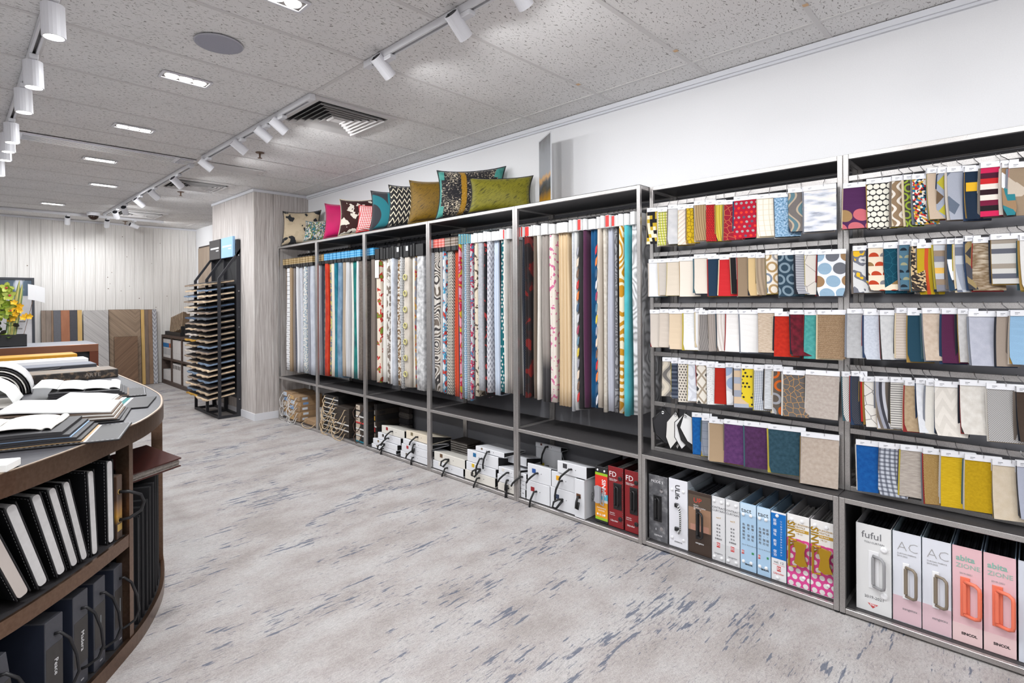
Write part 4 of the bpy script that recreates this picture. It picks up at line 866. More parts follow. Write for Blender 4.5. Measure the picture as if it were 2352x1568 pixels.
# ---------------------------------------------------------------- cushions on top of the hanging bays
def cushion_mesh(w, h, th, seed, n=18):
    rnd = random.Random(seed); b = MB(); ph = rnd.uniform(0, 6)
    def P(u, v, side):
        u = 2 * u - 1; v = 2 * v - 1
        x = w / 2 * u * (1 - 0.10 * (1 - v * v) + 0.02 * abs(v) ** 6); z = h / 2 * v * (1 - 0.12 * (1 - u * u) + 0.02 * abs(u) ** 6)
        e = max(0.0, (1 - u * u) * (1 - v * v)) ** 0.42
        y = side * th / 2 * e * (1 + 0.05 * math.sin(5 * u + ph) * math.cos(4 * v + ph))
        return (x, y, z)
    b.grid(lambda u, v: P(u, v, -1), n, n); b.grid(lambda u, v: P(1 - u, v, 1), n, n)
    return b, P
def cushion(label, px, py, w, h, yaw, mat, pipe, xs=2.645, th=0.13, lean=6, side=None, tassel=False):
    """left bottom corner seen at px; stands on the top shelf leaning back, turned into the room"""
    A = on_x(px, py, xs)
    ca, sa = math.cos(R(yaw)), math.sin(R(yaw))
    wd = Vector((sa, -ca, 0)); c = Vector((xs, A.y, 0)) + wd * (w / 2)
    t = thing('cushion', label, 'cushion', (c.x, c.y, 1.958), group='cushions on the shelf top')
    t.rotation_euler = (Matrix.Rotation(R(-90 + yaw), 3, 'Z') @ Matrix.Rotation(R(-lean), 3, 'X')).to_euler()
    b, P = cushion_mesh(w, h, th, label)
    off = Matrix.Translation((0, 0, h / 2 + 0.012))
    b.xf(off); me = b.mesh('cover', mat, True)
    import bmesh
    bm = bmesh.new(); bm.from_mesh(me); bmesh.ops.remove_doubles(bm, verts=bm.verts, dist=0.0004); bmesh.ops.recalc_face_normals(bm, faces=bm.faces); bm.to_mesh(me); bm.free()
    cov = link('cover', me, t)
    if side:
        me.materials.append(side)
        for p in me.polygons:
            if abs(p.center.x) > w * 0.39: p.material_index = 1
    pts = []
    for k in range(12): pts.append(P(k / 12, 0, 1))
    for k in range(12): pts.append(P(1, k / 12, 1))
    for k in range(12): pts.append(P(1 - k / 12, 1, 1))
    for k in range(12): pts.append(P(0, 1 - k / 12, 1))
    b = MB(); b.tube([(p[0], p[1], p[2] + h / 2 + 0.012) for p in pts], 0.0045, 6, True); b.build('piping', pipe, t)
    return t
PB = plain((26, 26, 30), 0.7); PT = plain((210, 196, 170), 0.7)
cushion('beige cushion with black palm fronds, nearest the pillar', 646, 560, 0.46, 0.40, 36, pat('blob', (206, 188, 160), (196, 178, 150), (40, 42, 46), s=8), plain((40, 38, 34), 0.8))
cushion('small grey mosaic-woven cushion in front of the palm cushion', 696, 548, 0.26, 0.235, 36, pat('mosaic', (176, 172, 164), (90, 90, 86), (206, 200, 190), (30, 110, 130), (110, 126, 60), s=90), plain((150, 146, 138), 0.8), xs=2.625, th=0.09, lean=14)
cushion('plain magenta velvet cushion', 743, 545, 0.42, 0.36, 36, pat('soft', (178, 0, 84), (206, 4, 100), s=6, rough=0.6), plain((170, 40, 90), 0.7))
cushion('dark brown cushion with white flowers', 777, 538, 0.43, 0.365, 36, pat('blob', (56, 26, 24), (60, 28, 24), (226, 218, 204), (226, 218, 204), s=13), PT)
cushion('small red-and-white dogtooth cushion before the flowered one', 818, 531, 0.30, 0.27, 36, pat('check', (206, 34, 46), (232, 222, 216), s=44, ang=38), plain((200, 50, 56), 0.7), xs=2.625, th=0.09, lean=14)
cushion('charcoal cushion with teal arc', 849, 527, 0.43, 0.365, 36, pat('rings', (52, 52, 58), (36, 116, 126), s=2.3, r=0.5, ang=20), plain((44, 44, 50), 0.8))
cushion('black-and-cream chevron-knit cushion beside the mustard one', 890, 519, 0.42, 0.375, 36, pat('zig', (30, 28, 30), (30, 28, 30), (222, 212, 188), (30, 28, 30), s=24), plain((40, 38, 40), 0.8))
cushion('mustard velvet cushion with fern pattern', 938, 510, 0.43, 0.365, 36, pat('brush', (74, 54, 2), (128, 96, 8), (100, 74, 4), s=24, ang=38, rough=0.55), plain((120, 92, 12), 0.6))
cushion('largest cushion, teal ends and black sparkling middle', 1001, 499, 0.55, 0.385, 31, pat('sparkle', (34, 32, 36), (222, 208, 184), (176, 130, 20)), PB, side=pat('soft', (60, 140, 132), (90, 166, 156), s=30))
cushion('low olive velvet cushion at the front, right of the teal one', 1075, 486, 0.47, 0.275, 38, pat('brush', (72, 70, 4), (134, 128, 28), (96, 92, 10), s=20, ang=38, rough=0.5), PB, xs=2.635, th=0.11, lean=12)
# standing acrylic sign
sg = thing('shelf_sign', 'tall narrow acrylic sign standing on the shelf top by the wall', 'sign', (2.855, 2.425, 1.958), math.atan2(2.316 - 2.535, 2.79 - 2.92) )
MB().box(-0.127, 0.127, -0.003, 0.003, 0.004, 0.50).build('panel', plain((206, 208, 212), 0.15), sg)
def signmat():
    g = G('sign_print', 0.25)
    o, x, y, z = g.obj()
    nz = g.noise(o, 9, 4)
    zz = g.math('ADD', z, g.math('MULTIPLY', g.math('SUBTRACT', nz, 0.5), 0.16))
    g.base(g.ramp(g.math('MULTIPLY', zz, 2.0), [(0.0, srgb((196, 146, 26))), (0.16, srgb((150, 108, 40))), (0.27, srgb((60, 62, 70))), (0.36, srgb((90, 92, 100))), (0.44, srgb((206, 160, 110))), (0.5, srgb((150, 152, 156))), (0.8, srgb((140, 142, 146))), (1.0, srgb((110, 108, 108)))]))
    return g.m
SM = signmat()
MB().box(-0.118, 0.118, -0.0042, -0.0031, 0.008, 0.49).build('print', SM, sg)
MB().box(-0.118, 0.118, 0.0031, 0.0042, 0.008, 0.49).build('print', SM, sg)

MB().box(-0.127, 0.127, -0.02, 0.02, 0.0, 0.004).build('foot', plain((206, 208, 212), 0.15), sg)

# ---------------------------------------------------------------- white sample boxes in the lower compartments
def z3(x, y): return (830 + x / 3.5636, 920 + y / 3.5636)
def ribbon(pts, wd=0.0085):
    b = MB(); b.tube(pts, wd, 8, False, 0.75); return b
def sample_box(label, y_left, y_right, z0, h, xf=2.628, dep=0.22, col_=(218, 219, 223), sq=None, sqx=0.2, strap='hang', yaw=0.0, tip=0.0, sx=0.5, pages=(24, 24, 26), text_=None, side=False):
    w = y_left - y_right
    t = thing('sample_box', label, 'sample box', (xf, y_left, z0), R(-90 + yaw), 'white sample boxes on the bottom shelf')
    if tip: t.rotation_euler = (Matrix.Rotation(R(-90 + yaw), 3, 'Z') @ Matrix.Rotation(R(tip), 3, 'X')).to_euler()
    CM = plain(col_, 0.45)
    b = MB(); c = 0.004
    b.bbox(0, w, 0, c, 0.0006, h - 0.0006, 0.0022); b.box(0.001, w - 0.001, c, dep, 0, 0.003); k = len(b.v); hb = h * 0.32
    b.v += [(0.001, c, h - 0.003), (w - 0.001, c, h - 0.003), (w - 0.001, dep, hb - 0.003), (0.001, dep, hb - 0.003), (0.001, c, h), (w - 0.001, c, h), (w - 0.001, dep, hb), (0.001, dep, hb)]
    b.f += [tuple(k + i for i in q) for q in ((0, 3, 2, 1), (4, 5, 6, 7), (0, 1, 5, 4), (1, 2, 6, 5), (2, 3, 7, 6), (3, 0, 4, 7))]
    b.build('case', CM, t)
    pb = MB(); pb.v += [(0.006, c + 0.0005, 0.0035), (w - 0.006, c + 0.0005, 0.0035), (w - 0.006, dep - 0.004, 0.0035), (0.006, dep - 0.004, 0.0035), (0.006, c + 0.0005, h - 0.0036), (w - 0.006, c + 0.0005, h - 0.0036), (w - 0.006, dep - 0.004, hb - 0.0036), (0.006, dep - 0.004, hb - 0.0036)]
    pb.f += [(0, 3, 2, 1), (4, 5, 6, 7), (0, 1, 5, 4), (1, 2, 6, 5), (2, 3, 7, 6), (3, 0, 4, 7)]; pb.build('page_block', plain(pages, 0.8, grain=0.25, gscale=120), t)
    if sq: MB().bbox(w * sqx, w * sqx + min(0.032, h * 0.45), -0.0014, 0.0003, h * 0.5, h * 0.5 + min(0.028, h * 0.4), 0.0006).build('colour_square', plain(sq, 0.5), t)
    for hx in (sx - 0.1, sx + 0.14): 
        hb = MB(); hb.cyl((w * hx, -0.0012, h * 0.55), (w * hx, 0.0002, h * 0.55), 0.0026, n=8); hb.build('eyelet', BLACK, t)
    x0 = w * sx; zz = h * 0.55
    if strap == 'hang': p = [(x0, 0, zz), (x0 - 0.004, -0.018, zz + 0.002), (x0 - 0.025, -0.036, zz - 0.02), (x0 - 0.05, -0.042, zz - 0.045), (x0 - 0.066, -0.036, zz - 0.066)]
    elif strap == 'long': p = [(x0, 0, zz), (x0 - 0.006, -0.02, zz), (x0 - 0.022, -0.035, zz - 0.05), (x0 - 0.03, -0.036, zz - 0.09), (x0 - 0.034, -0.03, zz - 0.12)]
    elif strap == 'loop': p = [(x0, 0, zz), (x0 - 0.01, -0.03, zz + 0.005), (x0 - 0.035, -0.045, zz - 0.012), (x0 - 0.045, -0.045, zz - 0.045), (x0 - 0.02, -0.04, zz - 0.05), (x0 - 0.004, -0.02, zz - 0.02), (x0 + 0.002, -0.004, zz - 0.006)]
    elif strap == 'down': p = [(x0, 0, zz), (x0 - 0.002, -0.012, zz + 0.004), (x0 - 0.006, -0.022, zz - 0.03), (x0 - 0.01, -0.022, zz - 0.065), (x0, -0.018, zz - 0.07), (x0 + 0.004, -0.012, zz - 0.03)]
    else: p = None
    if p: ribbon(p).build('strap', BLACK, t, True)
    if text_: text(t, text_, 0.02, w * 0.82, -0.0006, h * 0.5, plain((90, 90, 94)), spin=-90, align='CENTER')
    if side:
        MB().box(w + 0.0002, w + 0.0024, 0.0, dep, 0, h).build('side_cover', CM, t)
        text(t, 'Club', 0.03, w + 0.0027, dep * 0.32, h * 0.5, plain((90, 90, 94)), rot=(90, 0, 90), spin=-90, align='CENTER')
    return t
def Y(zx, zy, X=2.63): 
    p = z3(zx, zy); return on_x(p[0], p[1], X).y
def Zp(zx, zy, X=2.63):
    p = z3(zx, zy); return on_x(p[0], p[1], X).z
CRM = (216, 212, 204)
b0 = 0.0285
def stack(items, xf=2.628):
    z = b0
    for it in items:
        lab, yl, yr, h, kw = it
        sample_box(lab, yl, yr, z, h, xf=kw.pop('xf', xf), **kw); z += h + 0.0006
stack([('thin white sample box at the foot of the left stack, third bay', Y(86, 370), Y(285, 430), 0.034, dict(sq=(120, 100, 80), strap='down')),
       ('white sample box, second from bottom of the left stack, third bay', Y(97, 320), Y(295, 385), 0.050, dict(sq=(130, 108, 80), strap='loop')),
       ('white sample box, third from bottom of the left stack, third bay', Y(127, 260), Y(312, 330), 0.060, dict(sq=(60, 50, 40), strap='hang', xf=2.64)),
       ('cream sample box with red square, top of the left stack, third bay', Y(150, 190), Y(335, 260), 0.066, dict(sq=(150, 24, 34), strap='hang', col_=CRM, xf=2.65))])
stack([('white sample box at the foot of the right stack, third bay', Y(322, 430), Y(545, 510), 0.052, dict(sq=(110, 100, 90), strap='down', pages=(60, 56, 54))),
       ('white sample box with red square, second in the right stack, third bay', Y(330, 370), Y(545, 440), 0.062, dict(sq=(160, 40, 50), strap='hang')),
       ('slim white sample box with knotted strap, right stack of third bay', Y(342, 305), Y(545, 365), 0.044, dict(strap='down')),
       ('cream leather-look sample box, top of the right stack, third bay', Y(350, 245), Y(548, 320), 0.066, dict(sq=(120, 108, 80), strap='hang', col_=(220, 209, 190), xf=2.65))])
stack([('white sample box at the foot of the leftmost stack, fourth bay', Y(587, 520), Y(835, 600), 0.062, dict(sq=(226, 222, 214), strap='long')),
       ('cream sample box with brown square, leftmost stack of fourth bay', Y(597, 440), Y(848, 520), 0.070, dict(sq=(96, 70, 46), strap='loop', col_=CRM))])
stack([('cream sample box at the foot of the middle stack, fourth bay', Y(850, 590), Y(1095, 670), 0.068, dict(sq=(120, 112, 104), strap='long', col_=CRM)),
       ('white sample box with yellow square, middle stack of fourth bay', Y(860, 510), Y(1100, 580), 0.062, dict(sq=(216, 180, 40), strap='loop')),
       ('tall white sample box with blue square, middle stack of fourth bay', Y(862, 410), Y(1115, 470), 0.086, dict(sq=(20, 100, 150), strap='long', xf=2.635)),
       ('slim white sample box topping the middle stack, fourth bay', Y(922, 335), Y(1155, 390), 0.036, dict(sq=(120, 100, 80), strap='long', xf=2.645))])
yE = PYS[2] - 0.012
stack([('cream sample box at the foot of the stack behind the post, fourth bay', Y(1118, 690), PYS[2] + 0.026, 0.056, dict(sq=None, strap='down', col_=CRM, sx=0.62)),
       ('white sample box, second in the stack behind the post, fourth bay', Y(1114, 610), PYS[2] + 0.026, 0.052, dict(sq=None, strap='down', sx=0.62)),
       ('white sample box with pale square, third in the stack behind the post', Y(1124, 530), PYS[2] + 0.026, 0.052, dict(sq=(214, 210, 204), strap='hang', sx=0.62)),
       ('white sample box set back on top of the stack behind the post', Y(1215, 450, 2.76), PYS[2] + 0.026, 0.06, dict(strap=None, xf=2.74, dep=0.2))])
stack([('white sample box with black end, lowest of three behind the post, fifth bay', PYS[2] - 0.024, Y(1342, 740), 0.056, dict(strap=None)),
       ('white sample box with black end, middle of three behind the post, fifth bay', PYS[2] - 0.024, Y(1346, 660), 0.052, dict(strap=None)),
       ('white sample box with black end, top of three behind the post, fifth bay', PYS[2] - 0.024, Y(1350, 580), 0.052, dict(strap='hang', sx=0.3))])
stack([('tall white sample box with red square, lower left of fifth bay', Y(1352, 720), Y(1543, 790), 0.128, dict(sq=(150, 28, 34), strap='long', sx=0.45)),
       ('tall white sample box with blue square, upper left of fifth bay', Y(1362, 560), Y(1553, 620), 0.112, dict(sq=(36, 80, 150), strap='hang', sx=0.45))])
stack([('tall white sample box with navy square, lower middle of fifth bay', Y(1547, 780), Y(1757, 850), 0.132, dict(sq=(44, 58, 84), strap='loop')),
       ('tall white sample box with orange square, upper middle of fifth bay', Y(1557, 620), Y(1760, 690), 0.100, dict(sq=(222, 160, 20), strap='long', sx=0.45))])
yt = Y(1612, 520); 
sample_box('white sample box with charcoal square, resting on top in the fifth bay', yt, Y(1850, 600), b0 + 0.2345, 0.075, sq=(62, 62, 66), strap='hang', xf=2.62)
sample_box('upright white sample box with brown square beside the red folders', Y(1760, 800), Y(1838, 830), b0, 0.232, sq=(96, 60, 36), sqx=0.2, strap='down', xf=2.612, dep=0.25, side=True)
for k, (h, zb, sq, lb) in enumerate(((0.19, b0, None, 'white sample box standing at the back of the fifth bay'),)):
    sample_box(lb, on_x(*z3(1440, 420), 2.92).y, on_x(*z3(1650, 420), 2.92).y, zb, 0.26, sq=(206, 180, 40), strap='hang', xf=2.905, dep=0.08)
sample_box('slim white sample box laid on the box at the back of the fifth bay', on_x(*z3(1433, 330), 2.91).y, on_x(*z3(1640, 340), 2.91).y, b0 + 0.2607, 0.036, sq=(90, 50, 40), strap='long', xf=2.9, dep=0.085)
# fanned dark boards behind the stacks
for k in range(5):
    t = thing('fabric_board', 'dark fabric board behind the boxes, %s from bottom, at the fourth post' % ORD[k], 'sample board', (2.80, PYS[3] + 0.0 - 0.035, b0 + 0.10 + k * 0.018), R(-90), 'dark boards behind the third post')
    MB().bbox(0, 0.2, 0.0, 0.15, 0, 0.012, 0.002).build('board', plain((60, 54, 50), 0.8, grain=0.3), t)
    MB().box(0.002, 0.2, -0.0012, 0.0, 0.001, 0.004).build('edge', plain((150, 146, 140), 0.6), t)
for k in range(1):
    t = thing('dark_box', 'dark box beneath the fabric boards at the fourth post', 'sample box', (2.80, PYS[3] - 0.035, b0), R(-90))
    MB().bbox(0, 0.2, 0, 0.15, 0, 0.099, 0.003).build('case', plain((44, 40, 40), 0.7), t)
    MB().box(0.01, 0.19, -0.001, 0, 0.02, 0.08).build('label_panel', plain((70, 66, 60), 0.7), t)

# cardboard boxes with white cords in the first bay, rope-handled boxes in the second
def zc(x, y): return (630 + x / 10.4545, 880 + y / 10.4545)
def YC(x, y, X=2.64): 
    p = zc(x, y); return on_x(p[0], p[1], X).y
def cord_box(label, grp, yl, yr, z0, h, xf, face, side, rope, lab=None, dep=0.26, stripe=None, droop=0.1):
    w = yl - yr
    t = thing('cord_box', label, 'sample box', (xf, yl, z0), R(-90), grp)
    MB().bbox(0, w, 0, dep, 0, h, 0.0025).build('case', face, t)
    if lab: MB().box(w * 0.02, w * 0.4, -0.001, 0.0002, h * 0.15, h * 0.9).build('label_panel', lab, t)
    MB().box(w - 0.0003, w + 0.0008, 0.03, 0.09, h * 0.3, h * 0.75).build('side_label', side, t)
    if stripe: MB().box(0.002, w - 0.002, -0.0016, -0.0002, 0.0, h * 0.22).build('white_edge', stripe, t)
    if rope:
        x0, x1 = w * 0.18, w * 0.82; z = h * 0.6
        rnd = random.Random(label); dd = droop * rnd.uniform(0.8, 1.2); ox = rnd.uniform(-0.03, 0.02)
        pts = [(x0, 0.0, z), (x0 + ox * 0.3, -0.02, z + 0.004), (x0 + ox - 0.01, -0.045, z - dd * 0.45), (x0 + ox + (x1 - x0) * 0.2, -0.055, z - dd * 0.9), ((x0 + x1) / 2 + ox, -0.058, z - dd), (x1 + ox * 0.7 - (x1 - x0) * 0.15, -0.055, z - dd * 0.8), (x1 + ox * 0.3, -0.04, z - dd * 0.35), (x1, -0.018, z + 0.004), (x1, 0.0, z)]
        b = MB(); b.tube([(p[0], p[1], max(p[2], -z0 + 0.006)) for p in pts], 0.0038, 6); b.build('cord', rope, t, True)
    return t
KB = plain((166, 134, 98), 0.8, grain=0.06, gscale=20); KB2 = plain((150, 122, 92), 0.8, grain=0.06, gscale=20); WC = plain((206, 204, 202), 0.7); ROPE = plain((196, 172, 140), 0.8, grain=0.15, gscale=300); LB = plain((214, 220, 228), 0.6)
labs = [plain((190, 200, 214), 0.6), plain((196, 160, 110), 0.7), plain((206, 190, 170), 0.6), plain((120, 150, 190), 0.6)]
for s, (xa, xb, n, h, xf) in enumerate(((175, 400, 5, 0.0565, 2.66), (385, 620, 5, 0.0545, 2.635))):
    yl = YC(xa, 700); yr = YC(xb, 760); z = 0.0285
    for k in range(n):
        cord_box('kraft cardboard box with white cord, %s from bottom, %s stack nearest the pillar' % (ORD[k], ('left', 'right')[s]), 'cardboard boxes nearest the pillar', yl, yr if s else yl - 0.235, z, h, xf + (0.01 if k % 2 else 0), KB if k % 2 else KB2, labs[k % 4] if k > 2 else LB, WC, labs[(k + s) % 4], droop=0.12)
        z += h + 0.0006
cord_box('low kraft box with rope handle at the foot of the second post', 'cardboard boxes nearest the pillar', YC(700, 900), PYS[5] + 0.026, 0.0285, 0.05, 2.65, KB2, LB, ROPE, droop=0.05)
for k in range(3):
    t = thing('grey_binder', 'grey fabric binder stacked behind the cardboard boxes, %s from bottom' % ORD[k], 'binder', (2.70, PYS[5] + 0.17, 0.0285 + 0.002 + k * 0.062), R(-90), 'grey binders in the first bay')
    MB().bbox(0, 0.13, 0.02, 0.25, 0, 0.06, 0.003).build('cover', plain((134, 130, 128), 0.8, grain=0.1), t)
    MB().box(0.01, 0.12, 0.0185, 0.0199, 0.012, 0.048).build('page_edges', plain((160, 156, 150), 0.8, grain=0.3, gscale=200), t)
DB = plain((48, 40, 34), 0.6); DB2 = plain((30, 28, 28), 0.6); WE = plain((214, 212, 210), 0.5)
for s, (xa, xb, n, h, xf, nm) in enumerate(((1120, 1500, 8, 0.045, 2.665, 'left'), (1450, 1790, 5, 0.056, 2.64, 'middle'))):
    yl = YC(xa, 800); yr = YC(xb, 860); z = 0.0285
    if s == 0: yr = yl - 0.25
    for k in range(n):
        cord_box('dark brown box with tan rope handle, %s from bottom, %s stack, second bay' % (ORD[k], nm), 'rope-handled boxes in the second bay', yl - (0.02 if (s == 0 and k > 4) else 0), yr - (0.06 if (s == 0 and k > 5) else 0), z, h, xf, DB if s else DB2, DB2, ROPE, None, stripe=WE if (s == 0 or k in (1, 2)) else None, droop=0.115)
        z += h + 0.0006
yl = YC(1960, 900); yr = PYS[4] + 0.026
for k in range(6):
    cord_box('dark box with pale label, %s from bottom, left of the third post' % ORD[k], 'dark boxes beside the third post', yl, yr, 0.0285 + k * 0.0576, 0.057, 2.64, DB if k % 2 else DB2, DB2, plain((70, 50, 38), 0.8) if k % 2 else None, plain((190, 176, 160), 0.7), stripe=(plain((20, 120, 140)), WE, WE, plain((206, 60, 60)), WE, None)[k], droop=0.10)
yl = PYS[4] - 0.026; yr = Y(150, 250, 2.7)
for k in range(7):
    cord_box('dark sample box with small label, %s from bottom just right of the third post' % ORD[k], 'dark boxes right of the third post', yl, Y(84, 370) + 0.012, 0.0285 + k * 0.0526, 0.052, 2.69, DB if k % 2 else DB2, DB2, None, plain(((30, 110, 120), (150, 140, 130), (190, 60, 60), (190, 180, 170), (200, 150, 60), (150, 146, 140), (60, 56, 54))[k], 0.7), stripe=WE if k in (1, 3) else None)

for k in range(6):
    t = thing('dark_fabric_roll', 'dark folded fabric at the back of the third bay, %s from bottom' % ORD[k], 'fabric', (2.912, Y(84, 370) + 0.0, 0.0285 + k * 0.054), R(-90), 'dark folded fabrics behind the white boxes')
    MB().bbox(0, 0.16, 0, 0.06, 0, 0.053, 0.012).build('folded_cloth', plain(((44, 40, 40), (58, 50, 46), (70, 66, 64), (40, 38, 40), (84, 78, 74), (50, 44, 42))[k], 0.85, grain=0.2), t)
    MB().box(0.01, 0.15, -0.0012, -0.0001, 0.018, 0.022).build('fold_line', plain((26, 24, 24), 0.8), t)
# ---------------------------------------------------------------- sample folders standing on the bottom shelves
def ring_handle(t, x, z, w, h, mat, side=1, r=0.0055, out=0.028, plate=None):
    """pivoting D-shaped carry handle lying open to one side"""
    if plate: MB().bbox(x - w * 0.30, x + w * 0.30, -0.0035, -0.0004, z - h / 2 - 0.014, z + h / 2 + 0.014, 0.0015).build('handle_plate', plate, t)
    MB().bbox(x - 0.006, x + 0.006, -0.010, -0.0036 if plate else -0.0004, z - h / 2 + 0.006, z + h / 2 - 0.006, 0.002).build('hinge_bar', mat, t)
    b = MB(); s = side
    pts = [(x, -0.006, z + h / 2), (x + s * w * 0.7, -out * 0.7, z + h / 2), (x + s * w * 0.96, -out * 0.95, z + h / 2 - 0.008), (x + s * w, -out, z + h / 2 - 0.02), (x + s * w, -out, z - h / 2 + 0.02), (x + s * w * 0.96, -out * 0.95, z - h / 2 + 0.008), (x + s * w * 0.7, -out * 0.7, z - h / 2), (x, -0.006, z - h / 2)]
    b.tube(pts, r, 8); b.build('handle', mat, t, True)
def folder(label, yl, yr, h, front, z0=0.0295, xf=2.652, dep=0.29, rivets=None, pages=(206, 204, 202), inner=None, yaw=0.0, fill=0.9):
    w = yl - yr - 0.0015
    t = thing('sample_folder', label, 'folder', (xf, yl, z0), R(-90 + yaw), 'sample folders on the bottom shelf')
    FM = plain(front, 0.42) if isinstance(front, tuple) else front
    IM = plain(inner, 0.5) if inner else FM
    MB().bbox(0, w, 0, 0.0035, 0, h, 0.0014).build('spine', FM, t)
    for x in (0.0004, w - 0.0034): MB().box(x, x + 0.003, 0.0036, dep, 0.001, h - 0.001).build('cover', IM, t)
    b = MB(); n = max(3, int((w - 0.008) / 0.006)); st = (w - 0.009) / n
    for k in range(n): b.box(0.0045 + k * st, 0.0045 + (k + 0.86) * st, 0.012, dep - 0.01, 0.003, h * fill + 0.008 * math.sin(k * 1.7))
    b.build('pages', plain(pages, 0.85, grain=0.2, gscale=150), t)
    if rivets:
        for rx_, rz_ in rivets:
            q = MB(); q.tube([(w * rx_, 0.0, h * rz_), (w * rx_, -0.0035, h * rz_), (w * rx_, -0.005, h * rz_)], [0.0075, 0.0075, 0.003], 12); q.build('rivet', plain((232, 232, 234), 0.35), t)
    return t, w
def panel(t, x0, x1, z0, z1, c, name='printed_panel', d=0.0006):
    m = plain(c, 0.45) if isinstance(c, tuple) else c
    return MB().box(x0, x1, -d, 0.0, z0, z1).build(name, m, t)
def z8(x, y): return (1460 + x / 4.126, 1040 + y / 4.126)
def z9(x, y): return (1900 + x / 3.5, 1120 + y / 3.5)
def YF8(x, y): return on_x(*z8(x, y), 2.652).y
def YF9(x, y): return on_x(*z9(x, y), 2.652).y
GT = plain((110, 110, 114), 0.5); DT = plain((50, 50, 54), 0.5); RT = plain((206, 40, 40), 0.5); GD = plain((186, 146, 40), 0.35, 0.6); LTX = plain((160, 158, 158), 0.5); WT = plain((236, 236, 238), 0.5)
BH = plain((28, 28, 30), 0.4); SINCOL = plain((30, 30, 30), 0.5)
# leather-effect folder beside the upright white box
yl = on_x(*z3(1915, 780), 2.645).y; yr = on_x(*z3(2018, 800), 2.645).y
t, w = folder('black, green, red and orange banded folder with grey buckle handle', yl, yr, 0.325, (36, 36, 38), xf=2.645, inner=(60, 60, 62))
panel(t, 0, w, 0.015, 0.03, (150, 186, 40)); panel(t, 0, w, 0.03, 0.12, (222, 150, 24)); panel(t, 0, w, 0.12, 0.135, (206, 206, 206)); panel(t, 0, w, 0.135, 0.17, (90, 180, 206)); panel(t, 0, w, 0.17, 0.275, (216, 50, 34)); panel(t, 0, w, 0.275, 0.29, (150, 186, 40))
text(t, 'SINVIS', 0.036, w * 0.68, -0.0009, 0.205, WT, spin=-90, align='CENTER', bold=0.0008)
text(t, 'FURNISHING', 0.011, w * 0.5, -0.0009, 0.085, WT, align='CENTER'); text(t, 'LEATHER', 0.011, w * 0.5, -0.0009, 0.070, WT, align='CENTER'); text(t, '18-20', 0.016, w * 0.5, -0.0009, 0.045, WT, align='CENTER')
for rx_ in (0.2, 0.75): 
    for rz_ in (0.305, 0.047):
        q = MB(); q.cyl((w * rx_, 0, rz_), (w * rx_, -0.002, rz_), 0.006, n=10); q.build('rivet', WHITE, t)
def buckle(t, x, z, mat, s=1.0):
    b = MB(); b.tube([(x + 0.01, -0.012, z + 0.045 * s), (x + 0.034 * s, -0.02, z + 0.045 * s), (x + 0.034 * s, -0.02, z - 0.055 * s), (x + 0.01, -0.012, z - 0.055 * s)], 0.004, 8, True); b.build('buckle_ring', mat, t)
    P = [(0.010, 0.05), (-0.012, 0.055), (-0.030, 0.045), (-0.026, 0.015), (-0.026, -0.012), (-0.032, -0.04), (-0.014, -0.05), (0.010, -0.045)]
    b = MB(); n = len(P)
    b.v += [(x + p[0] * s, -0.022, z + p[1] * s) for p in P] + [(x + p[0] * s * 0.9, -0.010, z + p[1] * s * 0.95) for p in P]
    b.f.append(tuple(range(n))); b.f.append(tuple(range(n, 2 * n)))
    for i in range(n): b.f.append((i, (i + 1) % n, n + (i + 1) % n, n + i))
    b.fix = True; b.build('buckle_clip', mat, t)
    MB().box(x - 0.006, x + 0.01, -0.0105, -0.0007, z - 0.008, z + 0.008).build('buckle_mount', mat, t)
buckle(t, w * 0.42, 0.165, plain((160, 160, 166), 0.4))
FDR = plain((126, 22, 28), 0.5, grain=0.08, gscale=200)
for k, (xa, xb, lb) in enumerate(((2021, 2146, 'dark red ringbound folder with black recessed handle, left of the pair'), (2156, 2277, 'dark red ringbound folder with black recessed handle, right of the pair'))):
    yl = on_x(*z3(xa, 820), 2.645).y; yr = on_x(*z3(xb, 850), 2.645).y
    t, w = folder(lb, yl, max(yr, PYS[1] + 0.024), 0.345, FDR, xf=2.645, inner=(70, 20, 24))
    text(t, 'FD', 0.042, w * 0.06, -0.0008, 0.30, WT); text(t, 'Fabric Deco', 0.011, w * 0.08, -0.0008, 0.272, WT); text(t, 'FURNISHING FABRIC', 0.005, w * 0.08, -0.0008, 0.264, WT)
    text(t, '2018-2021', 0.008, w * 0.1, -0.0008, 0.078, WT); text(t, 'Monthly Fabric', 0.006, w * 0.1, -0.0008, 0.068, WT); text(t, 'Lilycolor', 0.014, w * 0.16, -0.0008, 0.036, WT)
    MB().bbox(w * 0.36, w * 0.90, -0.003, -0.0002, 0.105, 0.255, 0.0012).build('handle_plate', BH, t)
    ring_handle(t, w * 0.48, 0.18, 0.026, 0.11, BH, 1, 0.005, 0.016)
    for rz_ in (0.285, 0.055):
        q = MB(); q.tube([(w * 0.8, 0, rz_), (w * 0.8, -0.004, rz_), (w * 0.8, -0.006, rz_)], [0.0125, 0.0125, 0.008], 14); q.build('button', BH, t)
    if k == 0:
        for q in range(26): 
            b = MB(); b.cyl((w - 0.004, -0.002, 0.02 + q * 0.012), (w - 0.0005, -0.002, 0.023 + q * 0.012), 0.0022, n=6); b.build('binding_coil', plain((120, 116, 112), 0.4, 0.8), t)
